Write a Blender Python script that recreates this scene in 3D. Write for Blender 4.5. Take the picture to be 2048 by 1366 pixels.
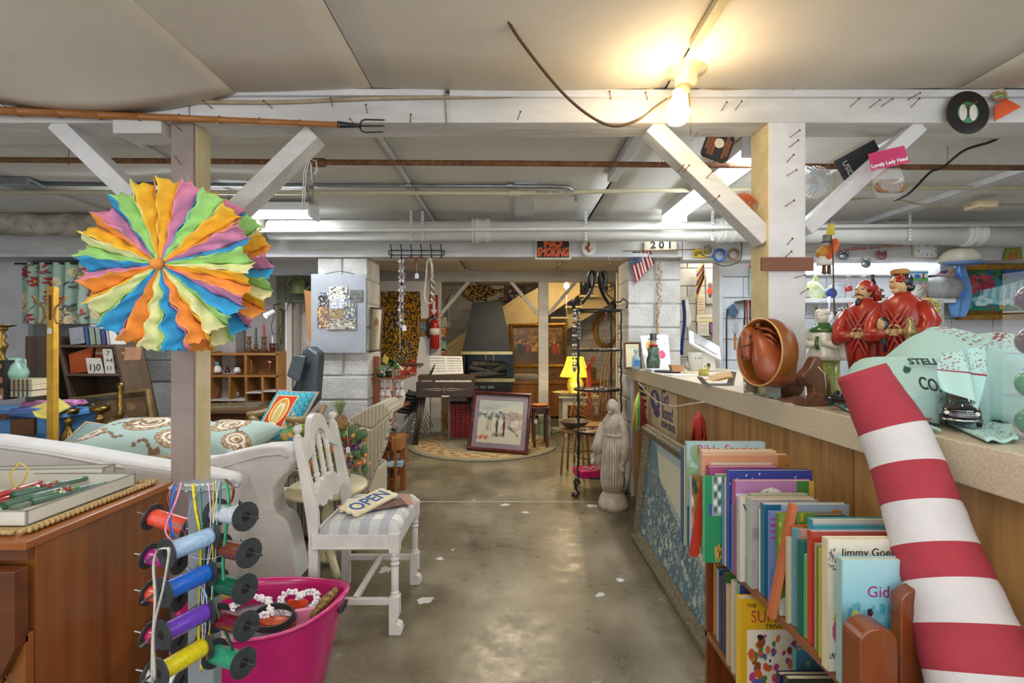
import bpy,math,random
import numpy as np
from mathutils import Vector,Matrix
random.seed(7);rng=np.random.default_rng(5)
PI=math.pi
SC=bpy.context.scene;COL=SC.collection
for o in list(bpy.data.objects):bpy.data.objects.remove(o)
# ---------------- camera, world, lights, exposure ----------------
EYE=1.38;F=1000.0
cam=bpy.data.objects.new('camera',bpy.data.cameras.new('camera'));COL.objects.link(cam)
cam.location=(0,0,EYE);cam.rotation_euler=(PI/2,0,0)
cam.data.sensor_width=36;cam.data.lens=36*F/2048;cam.data.clip_start=.05
SC.camera=cam
SC.view_settings.view_transform='Standard';SC.view_settings.look='None'
SC.view_settings.exposure=0.0;SC.view_settings.gamma=1.0
w=bpy.data.worlds.new('world');SC.world=w;w.use_nodes=True
w.node_tree.nodes['Background'].inputs[0].default_value=(.93,.96,1,1)
w.node_tree.nodes['Background'].inputs[1].default_value=1.1
def area(name,loc,size,power,col,rot=(0,0,0),spread=180):
    l=bpy.data.lights.new(name,'AREA');l.shape='RECTANGLE';l.size,l.size_y=size
    l.energy=power;l.color=col;l.spread=math.radians(spread)
    o=bpy.data.objects.new(name,l);COL.objects.link(o);o.location=loc;o.rotation_euler=rot
    return o
def point(name,loc,power,col,r=.04):
    l=bpy.data.lights.new(name,'POINT');l.energy=power;l.color=col;l.shadow_soft_size=r
    o=bpy.data.objects.new(name,l);COL.objects.link(o);o.location=loc
    return o
COOL=(.90,.96,1);WARM=(1,.74,.42)
area('tube_and_fill_light',(1.3,3.5,2.36),(.14,1.7),14,COOL)
area('tube_and_fill_light',(-2.2,3.5,2.33),(1.5,.14),16,COOL)
area('tube_and_fill_light',(-.1,.35,2.40),(1.4,1.0),22,(1,.95,.86))  # added overhead fill near the camera, out of view
area('tube_and_fill_light',(-2.4,.5,2.38),(.3,1.3),14,(1,.93,.82))  # added fill for the left foreground, source out of view
area('tube_and_fill_light',(2.6,3.3,2.40),(1.4,.2),24,(.86,.94,1))  # added fill over the shop side; no fixture hangs here
area('tube_and_fill_light',(2.4,1.2,2.38),(.2,1.3),14,(.9,.95,1))  # added out-of-view fill beyond the near end of the counter
area('tube_and_fill_light',(-2.6,5.6,2.38),(1.2,.2),28,COOL)  # added fill for the left rear; no tubes belong to it
area('tube_and_fill_light',(2.3,5.3,2.38),(.5,.5),16,(1,.95,.85))  # added fill brightening the niche, no fixture built for it
area('far_room_light',(0,5.9,2.41),(.9,.9),48,(1,.84,.60))
area('camera_side_fill',(0,-1.4,1.5),(5.5,1.7),48,(.93,.96,1),(PI/2,0,0))  # broad fill added behind the camera; there is no window
# ---------------- helpers ----------------
def lin(h):
    if isinstance(h,str):
        h=h.lstrip('#');c=[int(h[i:i+2],16)/255 for i in (0,2,4)]
    else:c=list(h)
    return tuple(x/12.92 if x <= .04045 else ((x+.055)/1.055)**2.4 for x in c)
def X(px,d):return (px-1024)/F*d
def Z(py,d):return EYE-(py-683)/F*d
def P(px,py,d):return Vector((X(px,d),d,Z(py,d)))
def OP(px,py,z):                      # where the sight line through a pixel meets the level z
    return P(px,py,(EYE-z)*F/(py-683))
MC={}
def mat(name,c,rough=.6,metal=0,var=.12,scale=9,bump=.0,c2=None,stretch=(1,1,1),emit=0,trans=0,alpha=1,spec=.5,coat=0,bscale=None,detail=5,sheen=0):
    if name in MC:return MC[name]
    m=bpy.data.materials.new(name);m.use_nodes=True;n=m.node_tree.nodes;L=m.node_tree.links
    b=n['Principled BSDF'];a=lin(c)
    b.inputs['Roughness'].default_value=rough;b.inputs['Metallic'].default_value=metal
    b.inputs['Specular IOR Level'].default_value=spec
    if coat:b.inputs['Coat Weight'].default_value=coat;b.inputs['Coat Roughness'].default_value=.15
    if trans:b.inputs['Transmission Weight'].default_value=trans;b.inputs['IOR'].default_value=1.3
    if alpha < 1:b.inputs['Alpha'].default_value=alpha
    if emit:b.inputs['Emission Color'].default_value=(*a,1);b.inputs['Emission Strength'].default_value=emit
    if sheen:b.inputs['Sheen Weight'].default_value=sheen
    b.inputs['Base Color'].default_value=(*a,1)
    if var or c2 or bump:
        tc=n.new('ShaderNodeTexCoord');mp=n.new('ShaderNodeMapping');mp.inputs['Scale'].default_value=stretch
        L.new(tc.outputs['Object'],mp.inputs[0])
        nz=n.new('ShaderNodeTexNoise');nz.inputs['Scale'].default_value=scale;nz.inputs['Detail'].default_value=detail
        nz.inputs['Roughness'].default_value=.6
        L.new(mp.outputs[0],nz.inputs['Vector'])
        if var or c2:
            r=n.new('ShaderNodeValToRGB');L.new(nz.outputs[0],r.inputs[0])
            lo=lin(c2) if c2 else tuple(x*(1-var*1.6) for x in a);hi=a if c2 else tuple(min(1,x*(1+var)) for x in a)
            r.color_ramp.elements[0].position=.35;r.color_ramp.elements[1].position=.65
            r.color_ramp.elements[0].color=(*lo,1);r.color_ramp.elements[1].color=(*hi,1)
            L.new(r.outputs[0],b.inputs['Base Color'])
        if bump:
            bp=n.new('ShaderNodeBump');bp.inputs['Strength'].default_value=min(1,bump);bp.inputs['Distance'].default_value=.01
            src=nz
            if bscale:
                src=n.new('ShaderNodeTexNoise');src.inputs['Scale'].default_value=bscale;src.inputs['Detail'].default_value=4
                L.new(mp.outputs[0],src.inputs['Vector'])
            L.new(src.outputs[0],bp.inputs['Height']);L.new(bp.outputs[0],b.inputs['Normal'])
    MC[name]=m;return m
def wood(name,c,c2,ax='z',scale=14,rough=.4,coat=0):
    st={'x':(.06,1,1),'y':(1,.06,1),'z':(1,1,.06)}[ax]
    return mat(name,c,rough,c2=c2,scale=scale,stretch=st,bump=.08,detail=8,coat=coat)
def printmat(name,rough=.6,trans=0,sheen=0,bump=0):
    if name in MC:return MC[name]
    m=bpy.data.materials.new(name);m.use_nodes=True;n=m.node_tree.nodes;L=m.node_tree.links
    b=n['Principled BSDF'];a=n.new('ShaderNodeAttribute');a.attribute_name='col'
    L.new(a.outputs['Color'],b.inputs['Base Color']);b.inputs['Roughness'].default_value=rough
    if bump:
        nz=n.new('ShaderNodeTexNoise');nz.inputs['Scale'].default_value=220;tc=n.new('ShaderNodeTexCoord');L.new(tc.outputs['Object'],nz.inputs['Vector'])
        bp=n.new('ShaderNodeBump');bp.inputs['Strength'].default_value=bump;bp.inputs['Distance'].default_value=.004
        L.new(nz.outputs[0],bp.inputs['Height']);L.new(bp.outputs[0],b.inputs['Normal'])
    MC[name]=m;return m
PRINT=printmat('print_paper',.7);GLOSS=printmat('print_gloss',.35);CLOTH=printmat('print_cloth',.9,bump=.3)
def tag(o,label=None,cat=None,group=None,kind=None):
    if label:o['label']=label
    if cat:o['category']=cat
    if group:o['group']=group
    if kind:o['kind']=kind
    return o
def thing(name,label,cat,loc=(0,0,0),rz=0,group=None):
    o=bpy.data.objects.new(name,None);COL.objects.link(o);o.location=loc;o.rotation_euler=(0,0,rz)
    o.empty_display_size=.05
    return tag(o,label,cat,group)
def copy_tree(o,loc=None,rz=None,label=None,parent=None):
    c=o.copy();COL.objects.link(c)
    if parent:c.parent=parent
    if loc is not None:c.location=loc
    if rz is not None:c.rotation_euler=(0,0,rz)
    if label:c['label']=label
    for ch in list(o.children):copy_tree(ch,parent=c)
    return c
def R(ax,a):return Matrix.Rotation(a,3,ax)
def frame(p,d):
    d=Vector(d).normalized();up=Vector((0,0,1)) if abs(d.z) < .95 else Vector((1,0,0))
    a=d.cross(up).normalized();b=a.cross(d)
    return a,b
class MB:
    def __init__(s):s.v=[];s.f=[];s.fm=[];s.fs=[];s.ms=[];s.T=None
    def mi(s,m):
        if m not in s.ms:s.ms.append(m)
        return s.ms.index(m)
    def add(s,vs,fs,m=None,sm=False):
        b=len(s.v)
        vs=[Vector(v) for v in vs]
        if s.T is not None:vs=[s.T @ v for v in vs]
        s.v += vs;i=s.mi(m)
        for f in fs:s.f.append([b+k for k in f]);s.fm.append(i);s.fs.append(sm)
        return s
    def box(s,c,size,m=None,rot=None,taper=1):
        x,y,z=[k/2 for k in size];vs=[]
        for dz in (-1,1):
            t=taper if dz > 0 else 1
            for dx,dy in ((-1,-1),(1,-1),(1,1),(-1,1)):
                v=Vector((dx*x*t,dy*y*t,dz*z))
                if rot is not None:v=rot @ v
                vs.append(v+Vector(c))
        return s.add(vs,[(3,2,1,0),(4,5,6,7),(0,1,5,4),(1,2,6,5),(2,3,7,6),(3,0,4,7)],m)
    def bb(s,x0,x1,y0,y1,z0,z1,m=None):
        return s.box(((x0+x1)/2,(y0+y1)/2,(z0+z1)/2),(abs(x1-x0),abs(y1-y0),abs(z1-z0)),m)
    def bar(s,p0,p1,w,t,m=None,up=None):       # rectangular bar between two points
        p0,p1=Vector(p0),Vector(p1);d=(p1-p0).normalized()
        a,b=frame(p0,d)
        if up is not None:a=d.cross(Vector(up)).normalized();b=a.cross(d)
        vs=[]
        for p in (p0,p1):
            for i,j in ((-1,-1),(1,-1),(1,1),(-1,1)):vs.append(p+a*i*w/2+b*j*t/2)
        return s.add(vs,[(3,2,1,0),(4,5,6,7),(0,1,5,4),(1,2,6,5),(2,3,7,6),(3,0,4,7)],m)
    def tube(s,pts,r,n=7,m=None,closed=False,flat=1):
        pts=[Vector(p) for p in pts];k=len(pts);rs=r if isinstance(r,(list,tuple)) else [r]*k
        vs=[];pa=None
        for i,p in enumerate(pts):
            if closed:d=pts[(i+1) % k]-pts[i-1]
            else:d=pts[min(i+1,k-1)]-pts[max(i-1,0)]
            if d.length < 1e-7:d=Vector((0,0,1))
            d.normalize()
            if pa is None:a,b=frame(p,d)
            else:
                a=(pa-d*pa.dot(d))
                if a.length < 1e-5:a,b=frame(p,d)
                a.normalize();b=a.cross(d)
            pa=a
            for j in range(n):
                t=2*PI*j/n;vs.append(p+a*math.cos(t)*rs[i]+b*math.sin(t)*rs[i]*flat)
        fs=[]
        for i in range(k if closed else k-1):
            for j in range(n):
                i2=(i+1) % k;fs.append((i*n+j,i*n+(j+1) % n,i2*n+(j+1) % n,i2*n+j))
        if not closed:fs += [list(range(n))[::-1],list(range((k-1)*n,k*n))]
        return s.add(vs,fs,m,True)
    def cyl(s,p0,p1,r,r1=None,n=14,m=None):
        p0,p1=Vector(p0),Vector(p1);a,b=frame(p0,p1-p0);r1=r if r1 is None else r1;vs=[]
        for p,q in ((p0,r),(p1,r1)):
            for j in range(n):t=2*PI*j/n;vs.append(p+a*math.cos(t)*q+b*math.sin(t)*q)
        s.add(vs,[(j,(j+1) % n,n+(j+1) % n,n+j) for j in range(n)],m,n > 8)
        return s.add(vs,[list(range(n))[::-1],list(range(n,2*n))],m)
    def lathe(s,prof,loc=(0,0,0),n=18,m=None,rot=None,sx=1,sy=1,sm=True):
        vs=[];loc=Vector(loc)
        for r,z in prof:
            for j in range(n):
                t=2*PI*j/n;v=Vector((math.cos(t)*r*sx,math.sin(t)*r*sy,z))
                if rot is not None:v=rot @ v
                vs.append(v+loc)
        k=len(prof);fs=[(i*n+j,i*n+(j+1) % n,(i+1)*n+(j+1) % n,(i+1)*n+j) for i in range(k-1) for j in range(n)]
        if prof[0][0] > 1e-5:fs.append(list(range(n))[::-1])
        if prof[-1][0] > 1e-5:fs.append(list(range((k-1)*n,k*n)))
        return s.add(vs,fs,m,sm)
    def loft(s,rings,n=24,m=None,fold=None,rot=None,loc=(0,0,0),power=1):
        # rings: (z, cx, cy, rx, ry); fold(theta, t) -> radius factor
        vs=[];k=len(rings);loc=Vector(loc)
        for i,(z,cx,cy,rx,ry) in enumerate(rings):
            for j in range(n):
                t=2*PI*j/n;q=fold(t,i/(k-1)) if fold else 1
                c,si=math.cos(t),math.sin(t)
                if power != 1:c=math.copysign(abs(c)**power,c);si=math.copysign(abs(si)**power,si)
                v=Vector((cx+c*rx*q,cy+si*ry*q,z))
                if rot is not None:v=rot @ v
                vs.append(v+loc)
        fs=[(i*n+j,i*n+(j+1) % n,(i+1)*n+(j+1) % n,(i+1)*n+j) for i in range(k-1) for j in range(n)]
        fs += [list(range(n))[::-1],list(range((k-1)*n,k*n))]
        return s.add(vs,fs,m,True)
    def sph(s,c,r,n=10,m=None,rot=None):
        r=(r,r,r) if not isinstance(r,(tuple,list)) else r
        k=max(4,n//2+1);prof=[];vs=[];c=Vector(c)
        for i in range(k+1):
            a=PI*i/k;a=min(max(a,.02),PI-.02)
            for j in range(n):
                t=2*PI*j/n;v=Vector((math.sin(a)*math.cos(t)*r[0],math.sin(a)*math.sin(t)*r[1],-math.cos(a)*r[2]))
                if rot is not None:v=rot @ v
                vs.append(v+c)
        fs=[(i*n+j,i*n+(j+1) % n,(i+1)*n+(j+1) % n,(i+1)*n+j) for i in range(k) for j in range(n)]
        return s.add(vs,fs,m,True)
    def prism(s,pts,y0,y1,m=None,plane='xz',at=None):   # outline extruded along the third axis
        n=len(pts);vs=[]
        for y in (y0,y1):
            for a,b in pts:
                vs.append({'xz':(a,y,b),'xy':(a,b,y),'yz':(y,a,b)}[plane])
        fs=[list(range(n))[::-1],list(range(n,2*n))]+[(i,(i+1) % n,n+(i+1) % n,n+i) for i in range(n)]
        return s.add(vs,fs,m)
    def quad(s,a,b,c,d,m=None):return s.add([a,b,c,d],[(0,1,2,3)],m)
    def sheet(s,fn,nu,nv,m=None,sm=True):
        vs=[fn(i/nu,j/nv) for j in range(nv+1) for i in range(nu+1)]
        fs=[(j*(nu+1)+i,j*(nu+1)+i+1,(j+1)*(nu+1)+i+1,(j+1)*(nu+1)+i) for j in range(nv) for i in range(nu)]
        return s.add(vs,fs,m,sm)
    def build(s,name,parent=None,m=None,w=False,bev=0,loc=None,thick=0,seg=2,sub=0):
        me=bpy.data.meshes.new(name)
        vs=s.v
        if w and parent is not None:
            off=Vector(parent.location)
            if parent.parent is not None:off += Vector(parent.parent.location)
            vs=[v-off for v in vs]
        me.from_pydata([tuple(v) for v in vs],[],s.f)
        for q in s.ms:me.materials.append(q if q is not None else m)
        me.polygons.foreach_set('material_index',s.fm);me.polygons.foreach_set('use_smooth',s.fs);me.update()
        o=bpy.data.objects.new(name,me);COL.objects.link(o)
        if parent is not None:o.parent=parent
        if loc is not None:o.location=loc
        if thick:
            q=o.modifiers.new('solid','SOLIDIFY');q.thickness=thick;q.offset=0
        if sub:
            q=o.modifiers.new('sub','SUBSURF');q.levels=sub;q.render_levels=sub
        if bev:
            q=o.modifiers.new('bevel','BEVEL');q.width=bev;q.segments=seg;q.limit_method='ANGLE';q.angle_limit=.6
        return o
def single(name,label,cat,mb,m=None,group=None,bev=0,thick=0,seg=2):
    # one-mesh thing, origin moved to its base
    lo=Vector((min(v.x for v in mb.v),min(v.y for v in mb.v),min(v.z for v in mb.v)))
    hi=Vector((max(v.x for v in mb.v),max(v.y for v in mb.v),max(v.z for v in mb.v)))
    c=Vector(((lo.x+hi.x)/2,(lo.y+hi.y)/2,lo.z));mb.v=[v-c for v in mb.v]
    o=mb.build(name,None,m,loc=c,bev=bev,thick=thick,seg=seg)
    return tag(o,label,cat,group)
# flat print: a grid whose points carry the colours of the print
class Art:
    def __init__(s,w,h,bg):
        s.w,s.h=w,h;s.a=np.zeros((h,w,3));s.a[:]=lin(bg)
        s.U,s.V=np.meshgrid(np.linspace(0,1,w),np.linspace(0,1,h))
    def put(s,mk,c,al=1):s.a[mk]=s.a[mk]*(1-al)+np.array(lin(c))*al;return s
    def rect(s,x0,y0,x1,y1,c,al=1):return s.put((s.U >= x0) & (s.U <= x1) & (s.V >= y0) & (s.V <= y1),c,al)
    def ell(s,x,y,rx,ry,c,rot=0,al=1):
        dx,dy=s.U-x,s.V-y;ca,sa=math.cos(rot),math.sin(rot)
        return s.put(((dx*ca+dy*sa)/rx)**2+((-dx*sa+dy*ca)/ry)**2 <= 1,c,al)
    def line(s,x0,y0,x1,y1,t,c,al=1):
        dx,dy=x1-x0,y1-y0;L2=dx*dx+dy*dy+1e-9;k=np.clip(((s.U-x0)*dx+(s.V-y0)*dy)/L2,0,1)
        return s.put(np.hypot(s.U-x0-k*dx,s.V-y0-k*dy) <= t,c,al)
    def poly(s,pts,c,al=1):
        ins=np.zeros(s.U.shape,bool);n=len(pts)
        for i in range(n):
            (xa,ya),(xb,yb)=pts[i],pts[(i+1) % n]
            ins ^= ((ya > s.V) != (yb > s.V)) & (s.U < (xb-xa)*(s.V-ya)/(yb-ya+1e-12)+xa)
        return s.put(ins,c,al)
    def grad(s,c0,c1,y0=0,y1=1):
        t=np.clip((s.V-y0)/(y1-y0),0,1)[...,None];mk=(s.V >= y0) & (s.V <= y1)
        g=np.array(lin(c0))*(1-t)+np.array(lin(c1))*t;s.a[mk]=g[mk];return s
    def grain(s,amp=.15,blocks=1):
        n=rng.random((s.h//blocks+1,s.w//blocks+1));n=np.kron(n,np.ones((blocks,blocks)))[:s.h,:s.w]
        s.a *= (1+amp*(n-.5)*2)[...,None];s.a=np.clip(s.a,0,1);return s
    def blobs(s,n,cols,r0,r1,x0=0,y0=0,x1=1,y1=1,asp=1,al=1):
        for i in range(n):
            r=random.uniform(r0,r1)
            s.ell(random.uniform(x0,x1),random.uniform(y0,y1),r,r*asp*random.uniform(.6,1.5),random.choice(cols),random.uniform(0,3),al)
        return s
    def lines(s,x0,y0,x1,n,dy,c,t=.006):       # rows of small print
        for i in range(n):
            x=x0
            while x < x1:
                q=random.uniform(.02,.07);s.line(x,y0-i*dy,min(x+q,x1),y0-i*dy,t,c);x += q+.025
        return s
def canvas(name,art,fn,parent=None,m=None,w=False,thick=0):
    W_,H_=art.w,art.h
    vs=[fn(i/(W_-1),j/(H_-1)) for j in range(H_) for i in range(W_)]
    off=Vector((0,0,0))
    if w and parent is not None:
        off=Vector(parent.location)
        if parent.parent is not None:off += Vector(parent.parent.location)
    me=bpy.data.meshes.new(name)
    fs=[(j*W_+i,j*W_+i+1,(j+1)*W_+i+1,(j+1)*W_+i) for j in range(H_-1) for i in range(W_-1)]
    me.from_pydata([tuple(Vector(v)-off) for v in vs],[],fs)
    at=me.color_attributes.new('col','FLOAT_COLOR','POINT')
    c=np.ones((W_*H_,4));c[:,:3]=art.a.reshape(-1,3);at.data.foreach_set('color',c.ravel())
    me.materials.append(m or PRINT);me.polygons.foreach_set('use_smooth',[True]*len(fs));me.update()
    o=bpy.data.objects.new(name,me);COL.objects.link(o)
    if parent is not None:o.parent=parent
    if thick:
        q=o.modifiers.new('solid','SOLIDIFY');q.thickness=thick;q.offset=0
    return o
def flat(x0,x1,y,z0,z1):             # upright, facing -Y
    return lambda u,v:(x0+(x1-x0)*u,y,z0+(z1-z0)*v)
def quadmap(a,b,c,d):                 # bilinear: a bottom-left, b bottom-right, c top-right, d top-left
    a,b,c,d=map(Vector,(a,b,c,d))
    return lambda u,v:(a*(1-u)+b*u)*(1-v)+(d*(1-u)+c*u)*v
def text(name,s,size,loc,m,parent=None,rot=(PI/2,0,0),ext=.0006,w=False,sx=1,shear=0,off=0,label=None,align='CENTER',M4=None):
    cu=bpy.data.curves.new(name,'FONT');cu.body=s;cu.size=size;cu.extrude=ext;cu.shear=shear;cu.offset=off
    cu.align_x=align;cu.align_y='CENTER';cu.resolution_u=3
    t=bpy.data.objects.new('tmp',cu);COL.objects.link(t)
    bpy.context.view_layer.update()
    me=bpy.data.meshes.new_from_object(t.evaluated_get(bpy.context.evaluated_depsgraph_get()))
    bpy.data.objects.remove(t);me.name=name;me.materials.clear();me.materials.append(m)
    o=bpy.data.objects.new(name,me);COL.objects.link(o);loc=Vector(loc)
    if parent is not None:
        o.parent=parent
        if w:
            loc=loc-Vector(parent.location)
            if parent.parent is not None:loc -= Vector(parent.parent.location)
    if M4 is not None:o.matrix_basis=M4
    else:o.location=loc;o.rotation_euler=rot;o.scale=(sx,1,1)
    if label:o['label']=label
    return o
def framed(name,label,a,b,c,d,art,fw,fm,depth=.02,cat='picture',mat_c=None,mw=0,group=None,ms=None,gloss=True,profile=1):
    # a picture in a frame; a, b, c, d are its outer corners (bottom-left, bottom-right, top-right, top-left)
    a,b,c,d=[Vector(q) for q in (a,b,c,d)];base=(a+b)/2
    t=thing(name,label,cat,base,group=group)
    n=(b-a).cross(d-a).normalized()
    ux=(b-a).normalized();uy=(d-a).normalized()
    W_=(b-a).length;H_=(d-a).length
    g=MB()
    def q(x,y,h):return a+(b-a)*(x/W_)+(d-a)*(y/H_)+(c-b-(d-a))*(x/W_)*(y/H_)+n*h
    O=[(0,0),(W_,0),(W_,H_),(0,H_)];I=[(fw,fw),(W_-fw,fw),(W_-fw,H_-fw),(fw,H_-fw)]
    Mi=[(fw*.45,fw*.45),(W_-fw*.45,fw*.45),(W_-fw*.45,H_-fw*.45),(fw*.45,H_-fw*.45)]
    vs=[q(x,y,0) for x,y in O]+[q(x,y,depth) for x,y in O]+[q(x,y,depth*1.35) for x,y in Mi]+[q(x,y,depth*.6) for x,y in I]+[q(x,y,0) for x,y in I]
    fs=[(0,3,2,1)]
    for k in range(4):
        for i in range(4):fs.append((k*4+i,k*4+(i+1) % 4,(k+1)*4+(i+1) % 4,(k+1)*4+i))
    g.add(vs,fs,fm);g.build('frame',t,w=True,bev=min(.004,fw*.12))
    e=fw
    if mw:
        g=MB();hh=depth*.3
        O2=[(fw*.9,fw*.9),(W_-fw*.9,fw*.9),(W_-fw*.9,H_-fw*.9),(fw*.9,H_-fw*.9)];e=fw+mw
        I2=[(e,e),(W_-e,e),(W_-e,H_-e),(e,H_-e)]
        g.add([q(x,y,hh) for x,y in O2+I2],[(i,(i+1) % 4,4+(i+1) % 4,4+i) for i in range(4)],mat_c);g.build('mat_board',t,w=True,thick=.001)
        e -= .002
    else:e -= fw*.1
    canvas('print',art,lambda u,v:q(e+(W_-2*e)*u,e+(H_-2*e)*v,depth*.22),t,GLOSS if gloss else PRINT,w=True)
    return t
def hangstring(pts,r,m):return MB().tube(pts,r,5,m)
def scribble(parent,p,d,L,m,s=.006,w=True):      # print too small to read: a row of tiny strokes
    g=MB();p=Vector(p);d=Vector(d).normalized();x=0;random.seed(int(L*1e4))
    while x < L:
        h=s*random.uniform(.6,1.6);g.box(p+d*x+Vector((0,0,random.uniform(-.2,.2)*s)),(s*.45,s*.45,h),m);x += s*random.choice((.9,.9,1.7))
    o=g.build('small_print',parent,w=w);o['kind']='stuff';return o
# ---------------- common materials ----------------
white_paint=mat('white_paint','#cfcfd0',.55,var=.07,scale=5,bump=.25,bscale=40)
beam_paint=mat('beam_paint','#d4d3d0',.55,c2='#b9b8b4',scale=7,stretch=(.25,1,1),bump=.35,bscale=30)
cream_paint=mat('cream_paint','#d8c9a2',.55,c2='#c2b285',scale=7,bump=.25,bscale=40)
grey_paint=mat('grey_paint','#93867f',.55,var=.08,scale=6,bump=.2,bscale=40)
block_mat=mat('block_paint','#cdcbc6',.75,c2='#b4b1aa',scale=6,bump=.9,bscale=45)
mortar=mat('mortar','#aaa79f',.9,var=.1,bump=.5,bscale=50)
ceil_mat=mat('ceiling_paint','#ddd6ca',.75,c2='#cfc7ba',scale=1.2,bump=.12,bscale=60)
ceil_mat2=mat('ceiling_paint_grey','#dedcd5',.75,c2='#d0cec6',scale=1.2,bump=.12,bscale=60)
rust=mat('rusty_iron','#8a5f3c',.75,c2='#5d3a22',scale=40,bump=.3)
black_iron=mat('black_iron','#26292c',.4,.4,var=.2)
steel=mat('steel','#9aa0a4',.3,.9,var=.1)
chrome=mat('chrome','#c9ccd0',.15,1,var=0)
brass=mat('brass','#a88a4e',.3,1,c2='#77602f',scale=12)
gold=mat('gold_leaf','#b8893a',.38,.7,c2='#8a6220',scale=20,bump=.3)
walnut=wood('walnut','#8f5624','#603614','z',10,.35,.3)
oak=wood('oak','#a8743c','#7c5026','z',16)
oakx=wood('oak_horizontal','#a8743c','#7c5026','x',16)
pine=wood('pine','#b07a3e','#8c5a2a','z',12)
pinex=wood('pine_horizontal','#b07a3e','#8c5a2a','x',12)
darkwood=wood('dark_wood','#5a4330','#3b2b1e','z',14)
darkwoodx=wood('dark_wood_horizontal','#6a5038','#44321f','x',14)
mahog=wood('mahogany','#5f2320','#3c1214','x',16,.25,.4)
black=mat('black','#1b1b1d',.5,var=.1);blackgloss=mat('black_gloss','#101215',.12,var=0,coat=.6)
white=mat('white','#e6e6e6',.5,var=.03);whitegloss=mat('white_gloss','#e3e0d8',.18,var=.03,coat=.5)
paper=mat('paper','#e4e0d2',.8,var=.04);pages=mat('page_edges','#ddcfae',.8,c2='#c4b48e',scale=60,stretch=(1,8,.1))
red=mat('red','#b3231d',.4);orange=mat('orange','#e0702a',.5);yellow=mat('yellow','#d9b93e',.5)
green=mat('green','#2c7a3a',.5);blue=mat('blue','#2f62ab',.5);pink=mat('pink','#c3186a',.4)
glass=mat('clear_glass','#f2f6f4',.03,var=0,trans=1,spec=.5)
acrylic=mat('clear_acrylic','#f4f6f8',.05,var=0,alpha=.07)
string_m=mat('string','#ddd8cc',.8,var=0)
tagm=mat('tag_paper','#e2e2e6',.7,var=0)
ink=mat('ink','#1f2023',.7,var=0)
def price_tag(parent,p,drop=.08,s=.03,w=True):
    p=Vector(p);g=MB();g.tube([p,p+Vector((.003,0,-drop))],.0012,4,string_m)
    z=p.z-drop;x=p.x+.003
    g.prism([(x-s*.4,z-s*1.2),(x+s*.4,z-s*1.2),(x+s*.4,z-s*.3),(x,z),(x-s*.4,z-s*.3)],p.y-.001,p.y+.001,tagm)
    return g.build('price_tag',parent,w=w)
# ================= THE ROOM =================
def concrete():
    m=bpy.data.materials.new('stained_concrete');m.use_nodes=True;n=m.node_tree.nodes;L=m.node_tree.links
    b=n['Principled BSDF'];tc=n.new('ShaderNodeTexCoord')
    def nz(sc,det=6,rough=.6):
        q=n.new('ShaderNodeTexNoise');q.inputs['Scale'].default_value=sc;q.inputs['Detail'].default_value=det;q.inputs['Roughness'].default_value=rough
        L.new(tc.outputs['Object'],q.inputs['Vector']);return q
    a=nz(1.7);r=n.new('ShaderNodeValToRGB');L.new(a.outputs[0],r.inputs[0])
    e=r.color_ramp.elements;e[0].position=.3;e[0].color=(*lin('#524937'),1);e[1].position=.72;e[1].color=(*lin('#9a917c'),1)
    x=e.new(.5);x.color=(*lin('#776e5a'),1)
    c=nz(7,8,.7);r2=n.new('ShaderNodeValToRGB');L.new(c.outputs[0],r2.inputs[0])
    r2.color_ramp.elements[0].position=.62;r2.color_ramp.elements[0].color=(0,0,0,1);r2.color_ramp.elements[1].position=.70;r2.color_ramp.elements[1].color=(.75,.75,.75,1)
    mx=n.new('ShaderNodeMix');mx.data_type='RGBA';L.new(r2.outputs[0],mx.inputs['Factor']);L.new(r.outputs[0],mx.inputs['A']);mx.inputs['B'].default_value=(*lin('#b9bab2'),1)
    f=nz(60,3);mm=n.new('ShaderNodeMix');mm.data_type='RGBA';mm.blend_type='MULTIPLY';mm.inputs['Factor'].default_value=.5
    L.new(mx.outputs['Result'],mm.inputs['A']);L.new(f.outputs['Color'],mm.inputs['B'])
    r4=n.new('ShaderNodeValToRGB');L.new(f.outputs[0],r4.inputs[0]);r4.color_ramp.elements[0].color=(.6,.6,.6,1);r4.color_ramp.elements[0].position=.3;r4.color_ramp.elements[1].position=.6
    L.new(r4.outputs[0],mm.inputs['B']);L.new(mm.outputs['Result'],b.inputs['Base Color'])
    r3=n.new('ShaderNodeMapRange');L.new(c.outputs[0],r3.inputs[0]);r3.inputs[1].default_value=.3;r3.inputs[2].default_value=.7;r3.inputs[3].default_value=.18;r3.inputs[4].default_value=.5
    L.new(r3.outputs[0],b.inputs['Roughness'])
    bp=n.new('ShaderNodeBump');bp.inputs['Strength'].default_value=.25;bp.inputs['Distance'].default_value=.004;L.new(c.outputs[0],bp.inputs['Height']);L.new(bp.outputs[0],b.inputs['Normal'])
    return m
conc=concrete()
tag(MB().bb(-5.2,5.2,-1.6,10.4,-.1,0,conc).build('floor'),kind='structure')
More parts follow.
